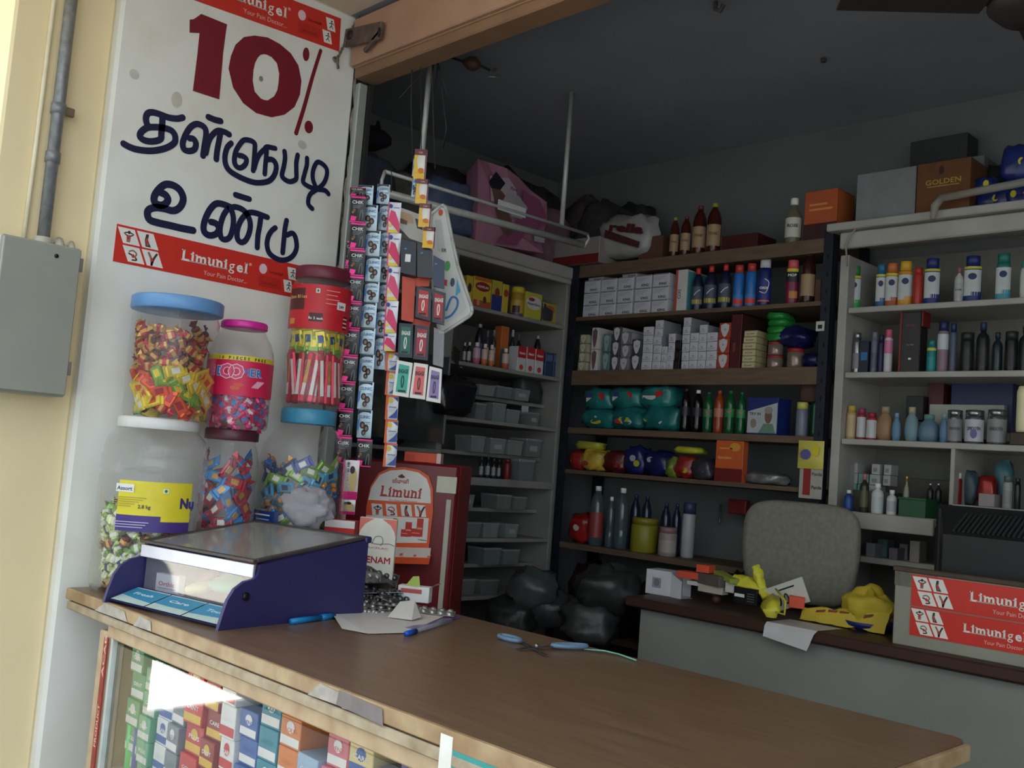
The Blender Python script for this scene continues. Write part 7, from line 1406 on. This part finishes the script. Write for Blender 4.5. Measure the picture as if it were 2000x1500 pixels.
def blob(pts, rs, nm, seed):
    m = MB(); pts = [Vector(p_) for p_ in pts]; n = len(pts)
    def fn(u, v):
        f = v*(n-1); i = min(int(f), n-2); q = f-i; c_ = pts[i].lerp(pts[i+1], q); r_ = rs[i]+(rs[i+1]-rs[i])*q; a = 2*PI*u; d_ = (pts[min(i+1, n-1)]-pts[i]).normalized(); e1 = d_.orthogonal().normalized(); e2 = d_.cross(e1)
        nn = 1+.45*noise.noise(Vector((math.cos(a)*1.6, math.sin(a)*1.6, v*5+seed))); w_ = c_+(e1*math.cos(a)*r_+e2*math.sin(a)*r_*.45)*nn
        return (w_.x, w_.y, max(w_.z, DZ+.001) if w_.y > DY-.012 else w_.z)
    m.grid(fn, 16, 14, ylw); return m.build(nm, t)
blob([dpt(1432, 1128, .05), dpt(1455, 1138, .05), kn], [.012, .022, .010], 'left_wing', 1); blob([kn, dpt(1482, 1122, .055), dpt(1474, 1105, .06)], [.01, .016, .010], 'upper_ear', 4)
blob([kn, dpt(1503, 1170, .02), onp(1508, 1188, 1, DY-.02), onp(1506, 1206, 1, DY-.02)], [.012, .024, .026, .012], 'hanging_tail', 7)
MB().tube([dpt(1515, 1150, .03), onp(1535, 1175, 1, DY-.02), onp(1532, 1200, 1, DY-.024), onp(1515, 1195, 1, DY-.02)], .003, ylw, 6).build('handle_loop', t)
p = dpt(1545, 1145, .02); M_ = Matrix.Translation((p.x-.005, p.y, DZ+.028)) @ Matrix.Rotation(.0, 4, 'Z') @ Matrix.Rotation(math.radians(-24), 4, 'Y') @ Matrix.Scale(1.35, 4)
t = thing('tablet_card', 'white tablet card with rows of dark oval windows propped behind the yellow bag', 'card', M=M_); MB().box((0, .0, .022), (.10, .004, .05), P(206, 204, 196), .0005).build('card', t)
m = MB()
for k in range(3): m.disc(-.032+.018*k, .016, .006, .011, mat((30, 30, 32), .4), .0024, 12); m.rect(-.008+.012*k, .034, .004+.012*k, .037, BLACK, .0024); m.disc(-.032+.018*k, .016, .003, .008, P(150, 150, 150), .0027, 10)
m.build('windows', t)
dbox(1556, 1186, .04, .055, .03, .5, P(214, 76, 40), 'orange_box', 'bright orange box between the yellow bags on the desk', .0)
m = MB(); a = dpt(1512, 1175, .0); b = onp(1600, 1210, 1, DY-.006)
pl = [(onp(1503, 1196, 1, DY-.005).x, onp(1594, 1200, 1, DY-.005).x)]; xa, xb = pl[0]
m.add([(xa, DY+.10, DZ+.0012), (xb+.02, DY+.10, DZ+.0012), (xb+.012, DY-.016, DZ+.0012), (xa, DY-.016, DZ+.0012), (xa, DY-.026, DZ-.008), (xb+.008, DY-.026, DZ-.008), (xb-.008, DY-.028, DZ-.05), (xa-.002, DY-.028, DZ-.035)], [(0, 3, 2, 1), (3, 4, 5, 2), (4, 7, 6, 5)], P(206, 204, 206)); solo(m, 'paper_sheet', 'white paper sheet folded over the inner desk edge', 'paper')
ylb = mat((196, 166, 44), .6, var=.35, sc=16, bump=.6, col2=(206, 184, 60)); m = MB()
def fy(u, v):
    px = 1565+u*168+18*v; py = 1196-48*v-12*u; z_ = .004+.030*math.sin(PI*v)+.05*(u*v)+.014*noise.noise(Vector((u*5, v*5, 2))); q = dpt(px, py); return (q.x, q.y-.01+.02*v, DZ+max(.003, z_))
m.grid(fy, 16, 12, ylb); 
m2 = m.build('bag_sheet'); t = thing('printed_yellow_bag', 'large crumpled yellow printed paper bag on the inner desk', 'bag'); m2.parent = t
m = MB(); q = dpt(1690, 1150); pillow(m, .13, .08, .105, ylb, 77, .4, 22, 16, .9); m2 = m.build('bag_bulge'); m2.parent = t; m2.location = (q.x+.0, q.y+.03, DZ)
m = MB(); rr2 = mat((130, 60, 40), .7, var=.5, sc=90); 
for k in range(5): m.add([(*fy(.15+.14*k, .25+.06*(k % 2))[:2], fy(.15+.14*k, .3)[2]+.003), (*fy(.26+.14*k, .25)[:2], fy(.26+.14*k, .3)[2]+.003), (*fy(.26+.14*k, .36)[:2], fy(.26+.14*k, .36)[2]+.003), (*fy(.15+.14*k, .36)[:2], fy(.15+.14*k, .36)[2]+.003)], [(0, 1, 2, 3)], rr2)
m2 = m.build('printing'); m2.parent = t; m2['kind'] = 'stuff'
p = dpt(1682, 1205); t = thing('blue_dish', 'dark blue plastic dish at the desk edge under the yellow bag', 'dish', (p.x, p.y+.045, DZ)); MB().lathe([(.045, 0), (.062, .012), (.066, .022), (.063, .022), (.055, .012), (.0, .004)], P(30, 40, 110), 22).build('dish', t)
# bags on the floor corner between shelvings
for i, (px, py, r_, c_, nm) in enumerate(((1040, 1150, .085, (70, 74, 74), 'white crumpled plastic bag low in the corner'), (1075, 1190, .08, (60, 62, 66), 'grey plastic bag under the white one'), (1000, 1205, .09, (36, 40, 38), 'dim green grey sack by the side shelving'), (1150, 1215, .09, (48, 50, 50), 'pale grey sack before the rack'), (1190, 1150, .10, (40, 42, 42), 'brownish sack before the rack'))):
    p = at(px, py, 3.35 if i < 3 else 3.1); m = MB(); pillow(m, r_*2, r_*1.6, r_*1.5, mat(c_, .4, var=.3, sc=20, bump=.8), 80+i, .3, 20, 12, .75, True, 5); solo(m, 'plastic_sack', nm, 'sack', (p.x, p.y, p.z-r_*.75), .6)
m = MB().box((-2.21, 2.44, .40), (.62, .5, .72), mat((60, 58, 56), .7, var=.2), .01); solo(m, 'stock_carton', 'dark stock carton on the floor carrying the sacks in the corner', 'carton')
